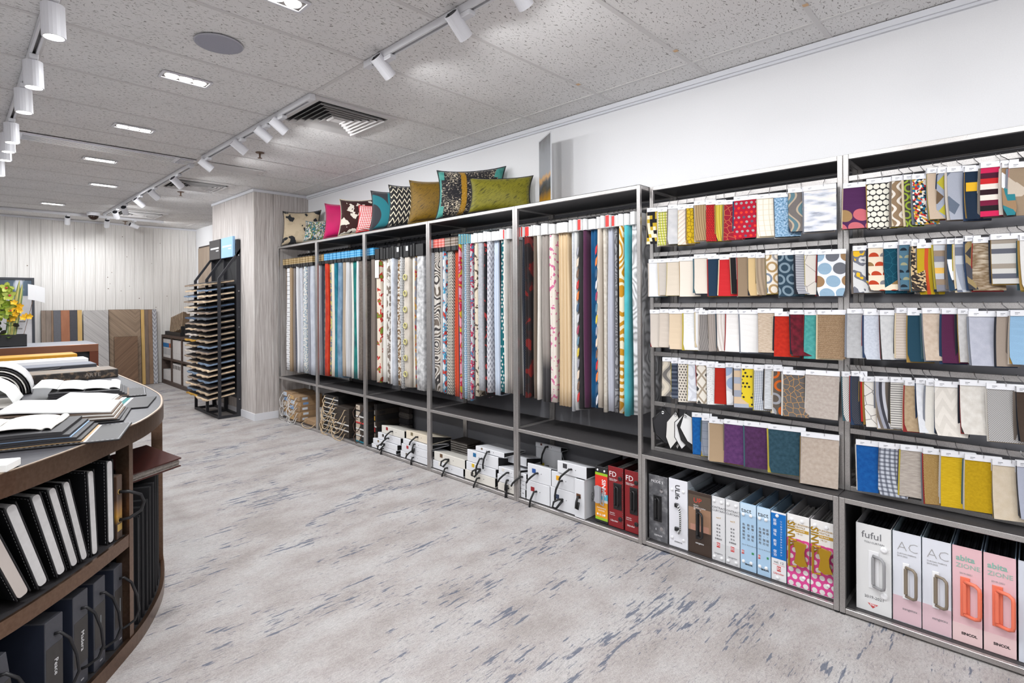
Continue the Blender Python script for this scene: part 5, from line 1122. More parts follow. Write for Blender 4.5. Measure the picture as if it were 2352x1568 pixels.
# left rack
rv4 = [(0.18, 0.93), (0.75, 0.93), (0.18, 0.06), (0.75, 0.06)]
t, w = folder('slate-grey distressed folder with black handle, leftmost under the left rack', YF8(124, 500), YF8(305, 540), 0.352, pat('soft', (84, 84, 88), (104, 104, 108), (150, 150, 152), s=26, rough=0.5), inner=(60, 60, 62), pages=(60, 60, 62))
text(t, 'MODE S', 0.02, w * 0.14, -0.0008, 0.318, WT); text(t, 'E', 0.014, w * 0.36, -0.0008, 0.062, WT); text(t, 'SUMINOE', 0.011, w * 0.3, -0.0008, 0.030, WT)
MB().bbox(w * 0.26, w * 0.70, -0.0025, -0.0002, 0.105, 0.245, 0.001).build('handle_plate', BH, t); ring_handle(t, w * 0.40, 0.175, 0.028, 0.115, BH, 1, 0.005, 0.02)
for rz_ in (0.275, 0.072):
    q = MB(); q.tube([(w * 0.7, 0, rz_), (w * 0.7, -0.004, rz_), (w * 0.7, -0.005, rz_)], [0.010, 0.010, 0.004], 14); q.build('rivet', CHROME, t)
t, w = folder('white folder with striped rope handle, second under the left rack', YF8(315, 560), YF8(495, 620), 0.356, (226, 226, 232), rivets=[(0.18, 0.84), (0.78, 0.84), (0.18, 0.13), (0.78, 0.13)], inner=(190, 196, 204), pages=(70, 72, 80))
text(t, 'ULife', 0.036, w * 0.46, -0.0008, 0.29, DT, spin=-90, align='CENTER', bold=0.0006); text(t, 'SUMINOE', 0.010, w * 0.3, -0.0008, 0.028, DT)
pts = [(w * 0.5, -0.004, 0.225), (w * 0.6, -0.02, 0.226), (w * 0.74, -0.03, 0.205), (w * 0.76, -0.032, 0.155), (w * 0.74, -0.03, 0.105), (w * 0.62, -0.02, 0.085), (w * 0.5, -0.004, 0.095)]
b = MB(); b.tube(pts, 0.0055, 8); b.build('rope_handle', pat('hs', (226, 226, 226), (30, 30, 34), s=110, ang=30), t, True)
for zz in (0.222, 0.098): MB().bbox(w * 0.34, w * 0.56, -0.012, -0.0004, zz - 0.011, zz + 0.011, 0.003).build('rope_clip', BH, t)
t, w = folder('dark brown folder with red initials and black handle, third under the left rack', YF8(498, 650), YF8(720, 720), 0.318, (62, 48, 40), inner=(176, 186, 194), pages=(70, 72, 80))
panel(t, 0.002, w - 0.002, 0.118, 0.235, (150, 116, 92)); panel(t, 0.002, w - 0.002, 0.235, 0.30, (84, 70, 58)); panel(t, w * 0.1, w * 0.9, 0.118, 0.15, (176, 130, 112), d=0.0009)
text(t, 'UP', 0.036, w * 0.24, -0.0012, 0.272, plain((226, 66, 50), 0.5), bold=-0.0004); text(t, 'Fabrics', 0.009, w * 0.25, -0.0012, 0.248, WT); text(t, 'Synthetic Leather', 0.009, w * 0.25, -0.0012, 0.238, WT); text(t, '2020-2023', 0.009, w * 0.25, -0.0012, 0.228, WT); text(t, 'sangetsu', 0.013, w * 0.32, -0.0008, 0.058, WT)
ring_handle(t, w * 0.42, 0.155, 0.035, 0.125, BH, 1, 0.0055, 0.026, BH)
for k, (xa, xb, lb) in enumerate(((724, 849, 'pale grey contract folder, left of the pair beside the brown folder'), (853, 988, 'pale grey contract folder, right of the pair beside the blue folders'))):
    t, w = folder(lb, YF8(xa, 720), YF8(xb, 760), 0.318, (216, 216, 218), rivets=rv4, inner=(196, 200, 206), fill=0.84)
    text(t, 'CONTRACT', 0.0145, w * 0.5, -0.0008, 0.264, GT, align='CENTER'); text(t, 'CURTAIN', 0.0145, w * 0.5, -0.0008, 0.249, GT, align='CENTER'); text(t, 'vol.9', 0.012, w * 0.5, -0.0008, 0.215, plain((206, 170, 110)), align='CENTER')
    for q, s in enumerate(('医 療', '福 祉', '教 育', '宿 泊', '各種施設')): text(t, s, 0.009, w * 0.5, -0.0008, 0.178 - q * 0.017, GT, align='CENTER')
    panel(t, 0, w, 0.004, 0.09, (206, 206, 208)); panel(t, w * 0.36, w * 0.62, 0.068, 0.092, (196, 44, 44), d=0.0009); text(t, '防', 0.018, w * 0.49, -0.0012, 0.080, WT, align='CENTER'); text(t, 'sangetsu', 0.0125, w * 0.5, -0.0009, 0.038, GT, align='CENTER')
for k, (xa, xb, lb) in enumerate(((992, 1145, 'light blue folder, left of the pair under the left rack'), (1151, 1281, 'light blue folder, right of the pair under the left rack'))):
    t, w = folder(lb, YF8(xa, 780), YF8(xb, 820), 0.322, (166, 196, 222), rivets=[(0.2, 0.83), (0.68, 0.83), (0.2, 0.13), (0.68, 0.13)], inner=(160, 190, 216), fill=0.84)
    panel(t, 0, w, 0.268, 0.318, (196, 218, 236)); text(t, 'tact', 0.031, w * 0.07, -0.001, 0.287, DT)
    for q, (x, s) in enumerate(((0.72, '医療・福祉'), (0.46, '教育・宿泊'), (0.16, '各種施設用'))):
        for r_, ch in enumerate(s): text(t, ch, 0.013, w * (x + 0.06), -0.0008, 0.218 - r_ * 0.0165, GT, align='CENTER')
    text(t, 'コントラクトカーテン', 0.0075, w * 0.1, -0.0008, 0.122, GT); panel(t, w * 0.08, w * 0.24, 0.076, 0.094, (196, 44, 44), d=0.0009); text(t, '防', 0.013, w * 0.16, -0.0012, 0.085, WT, align='CENTER'); panel(t, w * 0.72, w * 0.86, 0.084, 0.094, (60, 140, 90), d=0.0009)
    text(t, 'SINCOL', 0.010, w * 0.3, -0.0008, 0.03, SINCOL, bold=0.0004)
t, w = folder('bright blue and white folder with vertical Japanese title', YF8(1285, 850), YF8(1429, 900), 0.318, (226, 226, 228), rivets=[(0.42, 0.945), (0.42, 0.045)], inner=(150, 178, 200), fill=0.84)
panel(t, 0, w, 0.102, 0.310, (0, 106, 184))
for r_, ch in enumerate('リリカラコントラクトカーテン'): text(t, ch, 0.0095, w * 0.68, -0.0009, 0.276 - r_ * 0.0118, WT, align='CENTER')
for r_, ch in enumerate('医療 福祉 教育 宿泊'): text(t, ch, 0.0155, w * 0.26, -0.0009, 0.276 - r_ * 0.0158, WT, align='CENTER')
text(t, 'vol. 12', 0.016, w * 0.5, -0.0008, 0.086, GT, align='CENTER'); panel(t, w * 0.12, w * 0.9, 0.0735, 0.0745, (196, 60, 60)); panel(t, w * 0.38, w * 0.64, 0.045, 0.068, (196, 44, 44)); text(t, '防', 0.017, w * 0.51, -0.0009, 0.056, WT, align='CENTER'); text(t, 'Lilycolor', 0.013, w * 0.5, -0.0008, 0.034, RT, align='CENTER')
PK = pat('dots', (222, 76, 150), (232, 228, 226), s=33, r=0.36, rough=0.45)
for k, (xa, xb, lb) in enumerate(((1437, 1650, 'white and pink flowered folder with gold buckle, left of the pair'), (1657, 1890, 'white and pink flowered folder with gold buckle, right of the pair'))):
    t, w = folder(lb, YF8(xa, 930), max(YF8(xb, 990), PYS[0] + 0.026), 0.325, (228, 226, 224), rivets=[(0.2, 0.93), (0.68, 0.93), (0.75, 0.16)], inner=(206, 204, 206), fill=0.86)
    panel(t, 0, w, 0.004, 0.218, PK); text(t, 'SINVIS', 0.042, w * 0.17, -0.0010, 0.235, GD, spin=-90, align='CENTER', bold=0.0012)
    text(t, 'FURNISHING', 0.0115, w * 0.36, -0.0008, 0.284, GD); text(t, 'TEXTILE', 0.0115, w * 0.36, -0.0008, 0.272, GD); panel(t, w * 0.36, w * 0.98, 0.250, 0.264, (186, 146, 50)); text(t, 'THE PRIME', 0.008, w * 0.38, -0.0009, 0.257, WT); text(t, "'19-'21", 0.011, w * 0.4, -0.0008, 0.242, GD)
    ob = GD
    b = MB(); x, z = w * 0.52, 0.165
    P = [(0.000, 0.052), (0.040, 0.045), (0.030, 0.012), (0.032, -0.02), (0.044, -0.048), (0.012, -0.058), (-0.012, -0.045), (-0.004, 0.0), (-0.012, 0.045)]
    n = len(P); b.v += [(x + p[0], -0.026, z + p[1]) for p in P] + [(x + p[0] * 0.92, -0.010, z + p[1] * 0.96) for p in P]
    b.f.append(tuple(range(n))); b.f.append(tuple(range(n, 2 * n)))
    for i in range(n): b.f.append((i, (i + 1) % n, n + (i + 1) % n, n + i))
    b.fix = True; b.build('buckle_clip', ob, t)
    b = MB(); b.tube([(x - 0.004, -0.014, z + 0.052), (x - 0.034, -0.016, z + 0.052), (x - 0.036, -0.016, z - 0.07), (x - 0.004, -0.014, z - 0.066)], 0.0052, 8); b.build('buckle_ring', ob, t)
    MB().box(x - 0.008, x + 0.008, -0.0105, -0.0007, z - 0.012, z + 0.012).build('buckle_mount', ob, t)
# right rack
t, w = folder('white folder with clear handle, leftmost under the right rack', YF9(232, 640), YF9(520, 720), 0.360, (222, 222, 222), inner=(206, 206, 208), pages=(52, 54, 60))
text(t, 'fuful', 0.040, w * 0.16, -0.0008, 0.316, GT, sx=1.05); text(t, 'TOLI CURTAIN', 0.0105, w * 0.24, -0.0008, 0.288, GT); text(t, '2019-2021', 0.016, w * 0.24, -0.0008, 0.062, GT)
b = MB(); b.prism([(-0.018, 0.006), (0.018, 0.006), (0, -0.012)], 0, 0.0008); o = b.build('emblem', plain((200, 60, 60), 0.5), t); o.rotation_euler = (R(90), 0, 0); o.location = (w * 0.48, 0, 0.03)
text(t, 'TOLI', 0.010, w * 0.48, -0.0011, 0.031, WT, align='CENTER', bold=0.0004)
CLR = plain((150, 150, 152), 0.12)
MB().bbox(w * 0.36, w * 0.66, -0.002, -0.0002, 0.10, 0.255, 0.0008).build('handle_plate', plain((232, 232, 234), 0.35), t); ring_handle(t, w * 0.5, 0.175, 0.042, 0.125, CLR, 1, 0.006, 0.03)
for rx_, rz_ in ((0.8, 0.272), (0.8, 0.082)):
    q = MB(); q.tube([(w * rx_, 0, rz_), (w * rx_, -0.005, rz_), (w * rx_, -0.007, rz_)], [0.012, 0.012, 0.007], 16); q.build('button', WHITE, t)
BRZ = plain((128, 116, 100), 0.35)
for k, (xa, xb, lb) in enumerate(((527, 760, 'white and pale pink folder with bronze handle, left of the pair'), (764, 1002, 'white and pale pink folder with bronze handle, right of the pair'))):
    t, w = folder(lb, YF9(xa, 700), YF9(xb, 760), 0.362, (218, 220, 228), inner=(170, 190, 200), pages=(52, 54, 60))
    panel(t, 0, w, 0.003, 0.105, (214, 184, 192)); text(t, 'AC', 0.052, w * 0.15, -0.0008, 0.305, LTX, bold=-0.0012); text(t, 'CURTAIN FABRICS', 0.0075, w * 0.16, -0.0008, 0.276, LTX); text(t, '2019-2022', 0.008, w * 0.16, -0.0008, 0.266, LTX); text(t, 'sangetsu', 0.014, w * 0.34, -0.001, 0.058, GT)
    for q in range(2): panel(t, w * (0.02 + q * 0.5), w * (0.04 + q * 0.5), 0.12, 0.2, (206, 206, 214), d=0.0004)
    ring_handle(t, w * 0.47, 0.170, 0.036, 0.115, BRZ, 1, 0.0055, 0.028, WHITE)
COR = plain((232, 120, 92), 0.4)
for k, (xa, xb, lb) in enumerate(((1007, 1250, 'pink folder with coral handle, left of the pair'), (1257, 1525, 'pink folder with coral handle, right of the pair'))):
    t, w = folder(lb, YF9(xa, 850), YF9(xb, 900), 0.362, (226, 184, 190), inner=(150, 170, 190), pages=(52, 54, 60))
    text(t, 'abita', 0.029, w * 0.12, -0.0008, 0.318, plain((132, 180, 166)), bold=0.0005); text(t, 'ZIONE', 0.0235, w * 0.12, -0.0008, 0.290, plain((150, 186, 172))); text(t, '2019-2021', 0.009, w * 0.24, -0.0008, 0.262, LTX); text(t, 'SINCOL', 0.013, w * 0.3, -0.0008, 0.036, SINCOL, bold=0.0005)
    panel(t, 0, w, 0.002, 0.07, (226, 196, 196), d=0.0004)
    MB().bbox(w * 0.27, w * 0.60, -0.003, -0.0002, 0.10, 0.25, 0.0012).build('handle_plate', COR, t); ring_handle(t, w * 0.42, 0.172, 0.045, 0.125, COR, 1, 0.0068, 0.03)
t, w = folder('white folder with dark initial, rightmost under the right rack', YF9(1537, 930), YF9(1537, 930) - 0.095, 0.362, (206, 210, 220), inner=(150, 170, 190), pages=(52, 54, 60))
text(t, 'N', 0.040, w * 0.14, -0.0008, 0.312, DT)
# ---------------------------------------------------------------- long counter with the rounded end on the left
half = [(0.778, 6.0), (0.778, 5.2), (0.778, 4.4), (0.778, 3.75), (0.774, 3.5), (0.758, 3.236), (0.722, 3.04), (0.672, 2.853), (0.606, 2.695), (0.53, 2.555), (0.44, 2.43), (0.335, 2.297), (0.22, 2.168), (0.098, 2.05), (-0.06, 1.94), (-0.25, 1.86), (-0.45, 1.83)]
def cat(P, n=4):
    out = []
    for i in range(len(P) - 1):
        p0, p1, p2, p3 = P[max(i - 1, 0)], P[i], P[i + 1], P[min(i + 2, len(P) - 1)]
        for k in range(n):
            t = k / n
            out.append(tuple(0.5 * ((2 * p1[j]) + (-p0[j] + p2[j]) * t + (2 * p0[j] - 5 * p1[j] + 4 * p2[j] - p3[j]) * t * t + (-p0[j] + 3 * p1[j] - 3 * p2[j] + p3[j]) * t ** 3) for j in (0, 1)))
    out.append(P[-1]); return out
near_half = cat(half)
mir = [(-0.9 - x, y) for x, y in near_half[::-1]][1:]
far = [(-1.58, 6.3), (-1.2, 6.55), (-0.45, 6.65), (0.3, 6.55), (0.68, 6.3)]
OUT = near_half + mir + far
def inset(poly, d):
    n = len(poly); out = []
    for i in range(n):
        a = Vector(poly[i - 1]); b = Vector(poly[(i + 1) % n]); t = (b - a).normalized()
        nrm = Vector((t.y, -t.x))     # inwards for this winding
        out.append((poly[i][0] + nrm.x * d, poly[i][1] + nrm.y * d))
    return out
cen = Vector((-0.45, 4.0))
test = inset(OUT, 0.05)
SGN = 1 if (Vector(test[20]) - cen).length < (Vector(OUT[20]) - cen).length else -1
def ins(d): return inset(OUT, d * SGN)
BZ = bronze(); SLATE = plain((66, 66, 71), 0.5, grain=0.1, gscale=30)
ct = thing('display_counter', 'large bronze-edged display counter with dark top and rounded end', 'counter', (0, 0, 0))
ZT = 0.86
MB().prism(ins(0.012), ZT - 0.03, ZT - 0.0005).build('counter_top', SLATE, ct)
MB().band(OUT, ins(0.0115), ZT - 0.068, ZT, True).build('edge_band', BZ, ct)
MB().band(ins(0.004), ins(0.011), ZT + 0.0001, ZT + 0.0012, True).build('edge_trim', plain((214, 196, 178), 0.3, 0.6), ct)
MB().prism(ins(0.02), ZT - 0.066, ZT - 0.0305).build('top_underside', BLACK, ct)
MB().prism(ins(0.016), 0.0, 0.045).build('base_board', plain((40, 38, 40), 0.6), ct)
MB().band(OUT, ins(0.0155), 0.0, 0.055, True).build('base_band', BZ, ct)
# curved mid shelf on the near side, between the two posts
def seg(poly, i0, i1): return poly[i0:i1]
i_post = min(range(len(OUT)), key=lambda i: (OUT[i][0] - 0.485) ** 2 + (OUT[i][1] - 2.485) ** 2)
i_end = len(near_half) + 20
o_, n_, b_ = seg(OUT, i_post, i_end), seg(ins(0.015), i_post, i_end), seg(ins(0.36), i_post, i_end)
MB().band(seg(ins(0.005), i_post, i_end), n_, 0.405, 0.452, False).build('shelf_edge', BZ, ct)
MB().band(n_, b_, 0.425, 0.4505, False).build('middle_shelf', plain((36, 34, 36), 0.6), ct)
bk = seg(ins(0.37), i_post, i_end); bk2 = seg(ins(0.385), i_post, i_end)
MB().band(bk, bk2, 0.046, ZT - 0.067, False).build('back_panel', plain((24, 23, 25), 0.6), ct)
inn = ins(0.45)
MB().prism(inn, 0.046, ZT - 0.067).build('core', plain((24, 23, 25), 0.6), ct)
def post_at(i, d0=0.004, d1=0.05, wd=0.028):
    a = Vector(ins(d0)[i]); b = Vector(ins(d1)[i]); t = Vector((-(b - a).y, (b - a).x)).normalized() * wd / 2
    return [tuple(a + t), tuple(b + t), tuple(b - t), tuple(a - t)]
for i in (i_post, i_post - 16, i_post + 26):
    b = MB(); b.prism(post_at(i), 0.0455 if i != i_post else 0.0455, ZT - 0.0672); b.fix = True; b.build('post', BZ, ct)
b = MB(); b.prism(post_at(i_post + 1, 0.06, 0.36, 0.012), 0.046, ZT - 0.067); b.fix = True; b.build('divider', BLACK, ct)

# things standing on the counter's shelves: local X to the right as seen from the floor, -Y outwards
def at_rim(u):
    """u runs along the outline in index units"""
    i = int(math.floor(u)); f = u - i; P = OUT
    p = Vector(P[i]) * (1 - f) + Vector(P[i + 1]) * f
    t = (Vector(P[i]) - Vector(P[i + 1])).normalized()     # to the right seen from outside
    return p, math.atan2(t.y, t.x)
def rim_u(x, y): 
    best = min(range(len(OUT) - 1), key=lambda i: (OUT[i][0] - x) ** 2 + (OUT[i][1] - y) ** 2)
    return best
def rim_near(x, y):
    best = None
    for k in range(0, 110 * 8):
        u = k / 8
        if u >= len(OUT) - 2: break
        p, a = at_rim(u); d = (p.x - x) ** 2 + (p.y - y) ** 2
        if best is None or d < best[0]: best = (d, p, a)
    return best[1], best[2]
def rounded(w, h, r=0.012, n=4):
    """outline of a rounded bar in XZ"""
    pts = []
    for cx_, cz_, a0 in ((w - r, r, -90), (w - r, h - r, 0), (r, h - r, 90), (r, r, 180)):
        for k in range(n + 1): a = R(a0 + 90 * k / n); pts.append((cx_ + r * math.cos(a), cz_ + r * math.sin(a)))
    return pts
def xz_slab(pts, y0, y1):
    b = MB(); n = len(pts)
    b.v += [(x, y0, z) for x, z in pts] + [(x, y1, z) for x, z in pts]
    b.f.append(tuple(range(n))); b.f.append(tuple(range(2 * n - 1, n - 1, -1)))
    for i in range(n): b.f.append((i, n + i, n + (i + 1) % n, (i + 1) % n))
    b.fix = True; return b
BLK = plain((30, 30, 33), 0.45); STCH = plain((200, 200, 204), 0.6); PEDGE = plain((206, 204, 204), 0.7, grain=0.04, gscale=80)
def binder(label, x, y, w, h, lean, ins_d=0.035, pe=PEDGE, z=0.4512, yawo=-15.0):
    p, a = rim_near(x, y)
    nrm = Vector((math.cos(a - math.pi / 2), math.sin(a - math.pi / 2)))
    q = p - nrm * ins_d
    t = thing('sample_binder', label, 'binder', (q.x, q.y, z + w * math.sin(R(lean))), 0, 'black binders on the counter shelf')
    t.rotation_euler = (Matrix.Rotation(a + R(yawo), 3, 'Z') @ Matrix.Rotation(R(-lean), 3, 'Y')).to_euler()
    D = 0.27
    for x0 in (0.0, w - 0.004): MB().bbox(x0, x0 + 0.004, -0.004, D, 0.0, h, 0.0015).build('cover', BLK, t)
    xz_slab([(0.0055 + (w - 0.011) * (px_ / 1.0), pz_) for px_, pz_ in [(p_[0] / w, p_[1] + 0.004) for p_ in rounded(w, h - 0.008, min(0.012, w * 0.4))]], -0.003, D - 0.02).build('page_block', pe, t)
    b = MB()
    for k in range(int(h / 0.012)): b.box(-0.0003, 0.0, 0.004, 0.0052, 0.006 + k * 0.012, 0.0125 + k * 0.012)
    for k in range(18): b.box(-0.0003, 0.0, 0.01 + k * 0.014, 0.018 + k * 0.014, h - 0.007, h - 0.0058)
    b.build('stitching', STCH, t)
    return t
bl = [('far left by the picture edge', 0.172, 2.092, 0.040, 0.295, 21), ('second', 0.228, 2.139, 0.036, 0.295, 18), ('third', 0.272, 2.202, 0.034, 0.295, 16), ('fourth', 0.307, 2.253, 0.031, 0.295, 15), ('fifth', 0.341, 2.288, 0.030, 0.295, 13), ('sixth', 0.378, 2.322, 0.030, 0.30, 3), ('seventh, most upright', 0.428, 2.408, 0.032, 0.305, 1)]
for lb, x, y, w, h, ln in bl:
    binder('black binder with white page edge, %s on the counter shelf' % (lb if 'left' in lb else lb.replace(', most upright', '') + ' from left'), x, y, w, h, ln, pe=PEDGE if 'left' not in lb else plain((196, 186, 180), 0.7))
binder('black leather binder at the picture corner on the counter shelf', 0.09, 2.04, 0.036, 0.29, 24)
# amber box with a black cord loop
p, a = rim_near(0.458, 2.452); nrm = Vector((math.cos(a - math.pi / 2), math.sin(a - math.pi / 2))); q = p - nrm * 0.02
t = thing('amber_sample_box', 'amber and brown sample box with black cord loop by the bronze post', 'sample box', (q.x, q.y, 0.4512), a)
MB().bbox(-0.018, 0.018, 0, 0.25, 0, 0.235, 0.002).build('case', pat('fade', (70, 52, 40), (190, 140, 50), (150, 110, 70), (84, 62, 48), s=4.4, r=0.05, rough=0.3), t)
MB().box(-0.015, 0.014, -0.0008, 0.0, 0.03, 0.055).build('gold_label', plain((214, 180, 100), 0.3, 0.5), t)
b = MB(); b.tube([(-0.004, 0, 0.175), (0.006, -0.03, 0.172), (0.03, -0.058, 0.15), (0.036, -0.066, 0.12), (0.03, -0.058, 0.09), (0.008, -0.03, 0.072), (-0.004, 0, 0.07)], 0.006, 8); b.build('cord', BLK, t, True)
for zz in (0.175, 0.07):
    b = MB(); b.tube([(-0.004 + 0.008 * math.cos(k * math.pi / 6), -0.001, zz + 0.008 * math.sin(k * math.pi / 6)) for k in range(12)], 0.0018, 6, True); b.build('eyelet', plain((206, 176, 110), 0.3, 0.8), t)
# charcoal boxes with cord handles on the base
GB = plain((74, 75, 82), 0.6, grain=0.05, gscale=100); GBL = plain((62, 59, 58), 0.55); NVB = plain((36, 42, 58), 0.6)
gl = [('rightmost, beside the bronze post', 0.487, 2.452, 0.064, 0.30, 0, 'bar'), ('second from the post', 0.428, 2.34, 0.064, 0.31, 0, 'bar'), ('third from the post', 0.371, 2.255, 0.070, 0.315, 0, 'Madera'), ('fourth from the post', 0.296, 2.155, 0.070, 0.30, 0, 'Peace'), ('fifth from the post, leaning', 0.195, 2.035, 0.062, 0.29, 9, None), ('sixth from the post, leaning', 0.125, 1.97, 0.060, 0.285, 10, None), ('seventh from the post, darkest', 0.03, 1.9, 0.064, 0.30, 8, None)]
for lb, x, y, w, h, ln, tx in gl:
    p, a = rim_near(x, y); nrm = Vector((math.cos(a - math.pi / 2), math.sin(a - math.pi / 2))); q = p - nrm * 0.03
    t = thing('charcoal_sample_box', 'charcoal box with cord handle on the counter base, ' + lb, 'sample box', (q.x, q.y, 0.0455 + w * math.sin(R(ln))), 0, 'charcoal boxes on the counter base')
    t.rotation_euler = (Matrix.Rotation(a, 3, 'Z') @ Matrix.Rotation(R(-ln), 3, 'Y')).to_euler()
    MB().bbox(-w / 2, w / 2, 0, 0.26, 0, h, 0.002).build('case', GB, t)
    MB().box(-w / 2 - 0.0006, -w / 2, 0.004, 0.25, 0.004, h - 0.004).build('side_panel', NVB, t)
    MB().box(-w / 2 + 0.002, w / 2 - 0.002, -0.0007, 0.0, h * 0.24, h * 0.72).build('dark_panel', GBL, t)
    if tx and tx != 'bar': text(t, tx, 0.022, w * 0.08, -0.0011, h * 0.48, WT, spin=-90, align='CENTER')
    elif tx: MB().box(w * 0.03, w * 0.09, -0.001, -0.0007, h * 0.36, h * 0.58).build('spine_print', plain((150, 160, 166), 0.6), t)
    MB().box(-0.002, 0.012, -0.0008, -0.0001, h * 0.06, h * 0.075).build('foot_print', plain((170, 170, 174), 0.6), t)
    b = MB(); b.tube([(0, 0, h * 0.83), (0.008, -0.012, h * 0.83), (0.02, -0.032, h * 0.74), (0.03, -0.046, h * 0.55), (0.034, -0.05, h * 0.36), (0.024, -0.04, h * 0.25), (0.006, -0.014, h * 0.2), (0, 0, h * 0.19)], 0.0048, 8); b.build('cord', BLK, t, True)
# tall dark books standing past the post, red book lying on them
tb = [(0.52, 2.535, 0.020, 0.44, 0), (0.545, 2.585, 0.020, 0.43, 1), (0.57, 2.63, 0.018, 0.45, 2), (0.595, 2.675, 0.016, 0.46, 0), (0.618, 2.72, 0.016, 0.5, 1), (0.64, 2.77, 0.015, 0.5, 2), (0.66, 2.82, 0.015, 0.515, 0), (0.68, 2.88, 0.015, 0.52, 2), (0.697, 2.94, 0.016, 0.49, 1), (0.71, 3.0, 0.016, 0.515, 0), (0.722, 3.06, 0.016, 0.505, 2)]
for k, (x, y, w, h, kind) in enumerate(tb):
    p, a = rim_near(x, y); nrm = Vector((math.cos(a - math.pi / 2), math.sin(a - math.pi / 2))); q = p - nrm * 0.022
    t = thing('tall_sample_book', 'tall dark sample book on the counter base, %s after the bronze post' % ORD[k], 'book', (q.x, q.y, 0.0455), a, 'tall dark books on the counter base')
    for x0 in (-w / 2, w / 2 - 0.004): MB().bbox(x0, x0 + 0.004, 0, 0.2, 0, h, 0.0015).build('cover', BLK, t)
    xz_slab([(px_ - w / 2 + 0.005, pz_ + 0.004) for px_, pz_ in rounded(w - 0.01, h - 0.012, 0.004)], 0.003, 0.19).build('page_block', PEDGE if kind == 2 else plain((70, 70, 74), 0.7), t)
    if kind == 0: MB().box(-0.002, 0.002, 0.0018, 0.0029, h * 0.5, h * 0.8).build('spine_print', plain((150, 150, 154), 0.6), t)
RED = plain((62, 20, 14), 0.45)
t = thing('red_sample_book', 'open dark red sample book lying on the tall books at the counter end', 'book', (0.605, 2.84, 0.572), R(30))
MB().bbox(-0.13, 0.13, -0.06, 0.14, 0.0, 0.006, 0.002).build('lower_cover', RED, t)
b = MB()
for k in range(6): b.box(-0.12, 0.122 + 0.002 * math.sin(k * 2.1), -0.056 + 0.003 * math.sin(k * 1.7), 0.13, 0.0066 + k * 0.0046, 0.0104 + k * 0.0046)
b.build('page_block', plain((140, 132, 126), 0.8, grain=0.25, gscale=120), t)
b = MB(); P = [(-0.13, -0.06, 0.0352), (0.13, -0.06, 0.0352), (0.13, 0.14, 0.082), (-0.13, 0.14, 0.082)]; up_ = 0.005
b.v += P + [(x, y, z + up_) for x, y, z in P]; b.f += [(3, 2, 1, 0), (4, 5, 6, 7)] + [(i, (i + 1) % 4, 4 + (i + 1) % 4, 4 + i) for i in range(4)]; b.fix = True
b.build('upper_cover', RED, t)
MB().box(-0.13, 0.13, 0.131, 0.14, 0.0062, 0.078).build('spine', RED, t)

# ---------------------------------------------------------------- open sample books and boxes on the counter
def sheet(b, x0, x1, y0, y1, zf, th=0.0022, nx=14, ny=4):
    base = len(b.v)
    for side in (0, 1):
        for j in range(ny + 1):
            for i in range(nx + 1):
                x = x0 + (x1 - x0) * i / nx; y = y0 + (y1 - y0) * j / ny
                b.v.append((x, y, zf(i / nx, j / ny) + (th if side else 0)))
    N = (nx + 1) * (ny + 1); I = lambda s_, i, j: base + s_ * N + j * (nx + 1) + i
    for j in range(ny):
        for i in range(nx):
            b.f.append((I(0, i, j), I(0, i, j + 1), I(0, i + 1, j + 1), I(0, i + 1, j))); b.f.append((I(1, i, j), I(1, i + 1, j), I(1, i + 1, j + 1), I(1, i, j + 1)))
    for j in range(ny):
        for i in (0, nx): b.f.append((I(0, i, j), I(1, i, j), I(1, i, j + 1), I(0, i, j + 1)))
    for i in range(nx):
        for j in (0, ny): b.f.append((I(0, i, j), I(0, i + 1, j), I(1, i + 1, j), I(1, i, j)))
    b.fix = True; return b
DKC = plain((44, 43, 45), 0.55, grain=0.05, gscale=150)
def open_book(label, x, y, ang, D, layers, cover_l=0.62, mats=None, hump=0.05, stitch=True, tab=None, start=0.0):
    """right front corner of the cover at x,y; local -X runs left along the book, +Y to its back"""
    t = thing('open_sample_book', label, 'book', (x, y, ZT + 0.0016), ang)
    MB().bbox(-cover_l, 0, 0, D, 0, 0.005, 0.0015).build('cover', DKC, t)
    if stitch:
        b = MB()
        for k in range(int(cover_l / 0.014)): b.box(-0.01 - k * 0.014, -0.003 - k * 0.014, 0.005, 0.0066, 0.005, 0.0056)
        for k in range(int(D / 0.014)): b.box(-0.0062, -0.0046, 0.006 + k * 0.014, 0.013 + k * 0.014, 0.005, 0.0056)
        for k in range(9): b.box(-0.01 - k * 0.014, -0.003 - k * 0.014, D - 0.0066, D - 0.005, 0.005, 0.0056)
        b.build('stitching', STCH, t)
    MB().box(-0.108, -0.094, 0.004, D - 0.004, 0.0051, 0.006).build('white_strip', WHITE, t)
    z = 0.0062
    for k, (xr, yo0, yo1, m_, th, hp) in enumerate(layers):
        def zf(u, v, z=z, hp=hp): return z + hp * (1 - u) ** 1.3 * (0.75 + 0.25 * math.cos((1 - u) * 2.2)) + 0.0015 * math.sin(u * 9 + v * 2)
        b = MB(); sheet(b, -cover_l + 0.02 + start, -xr, yo0, D - yo1, zf, th); b.build('page', m_, t, False)
        z += th + 0.0008
    return t
PW = plain((238, 238, 236), 0.7); PC = plain((226, 222, 216), 0.75, grain=0.03, gscale=40); PD = plain((46, 45, 48), 0.6); PT2 = pat('soft', (206, 206, 208), (232, 232, 232), s=26); PBR = plain((120, 104, 92), 0.75); PTEAL = plain((30, 110, 110), 0.7)
aF = math.atan2(-0.308, 0.951)
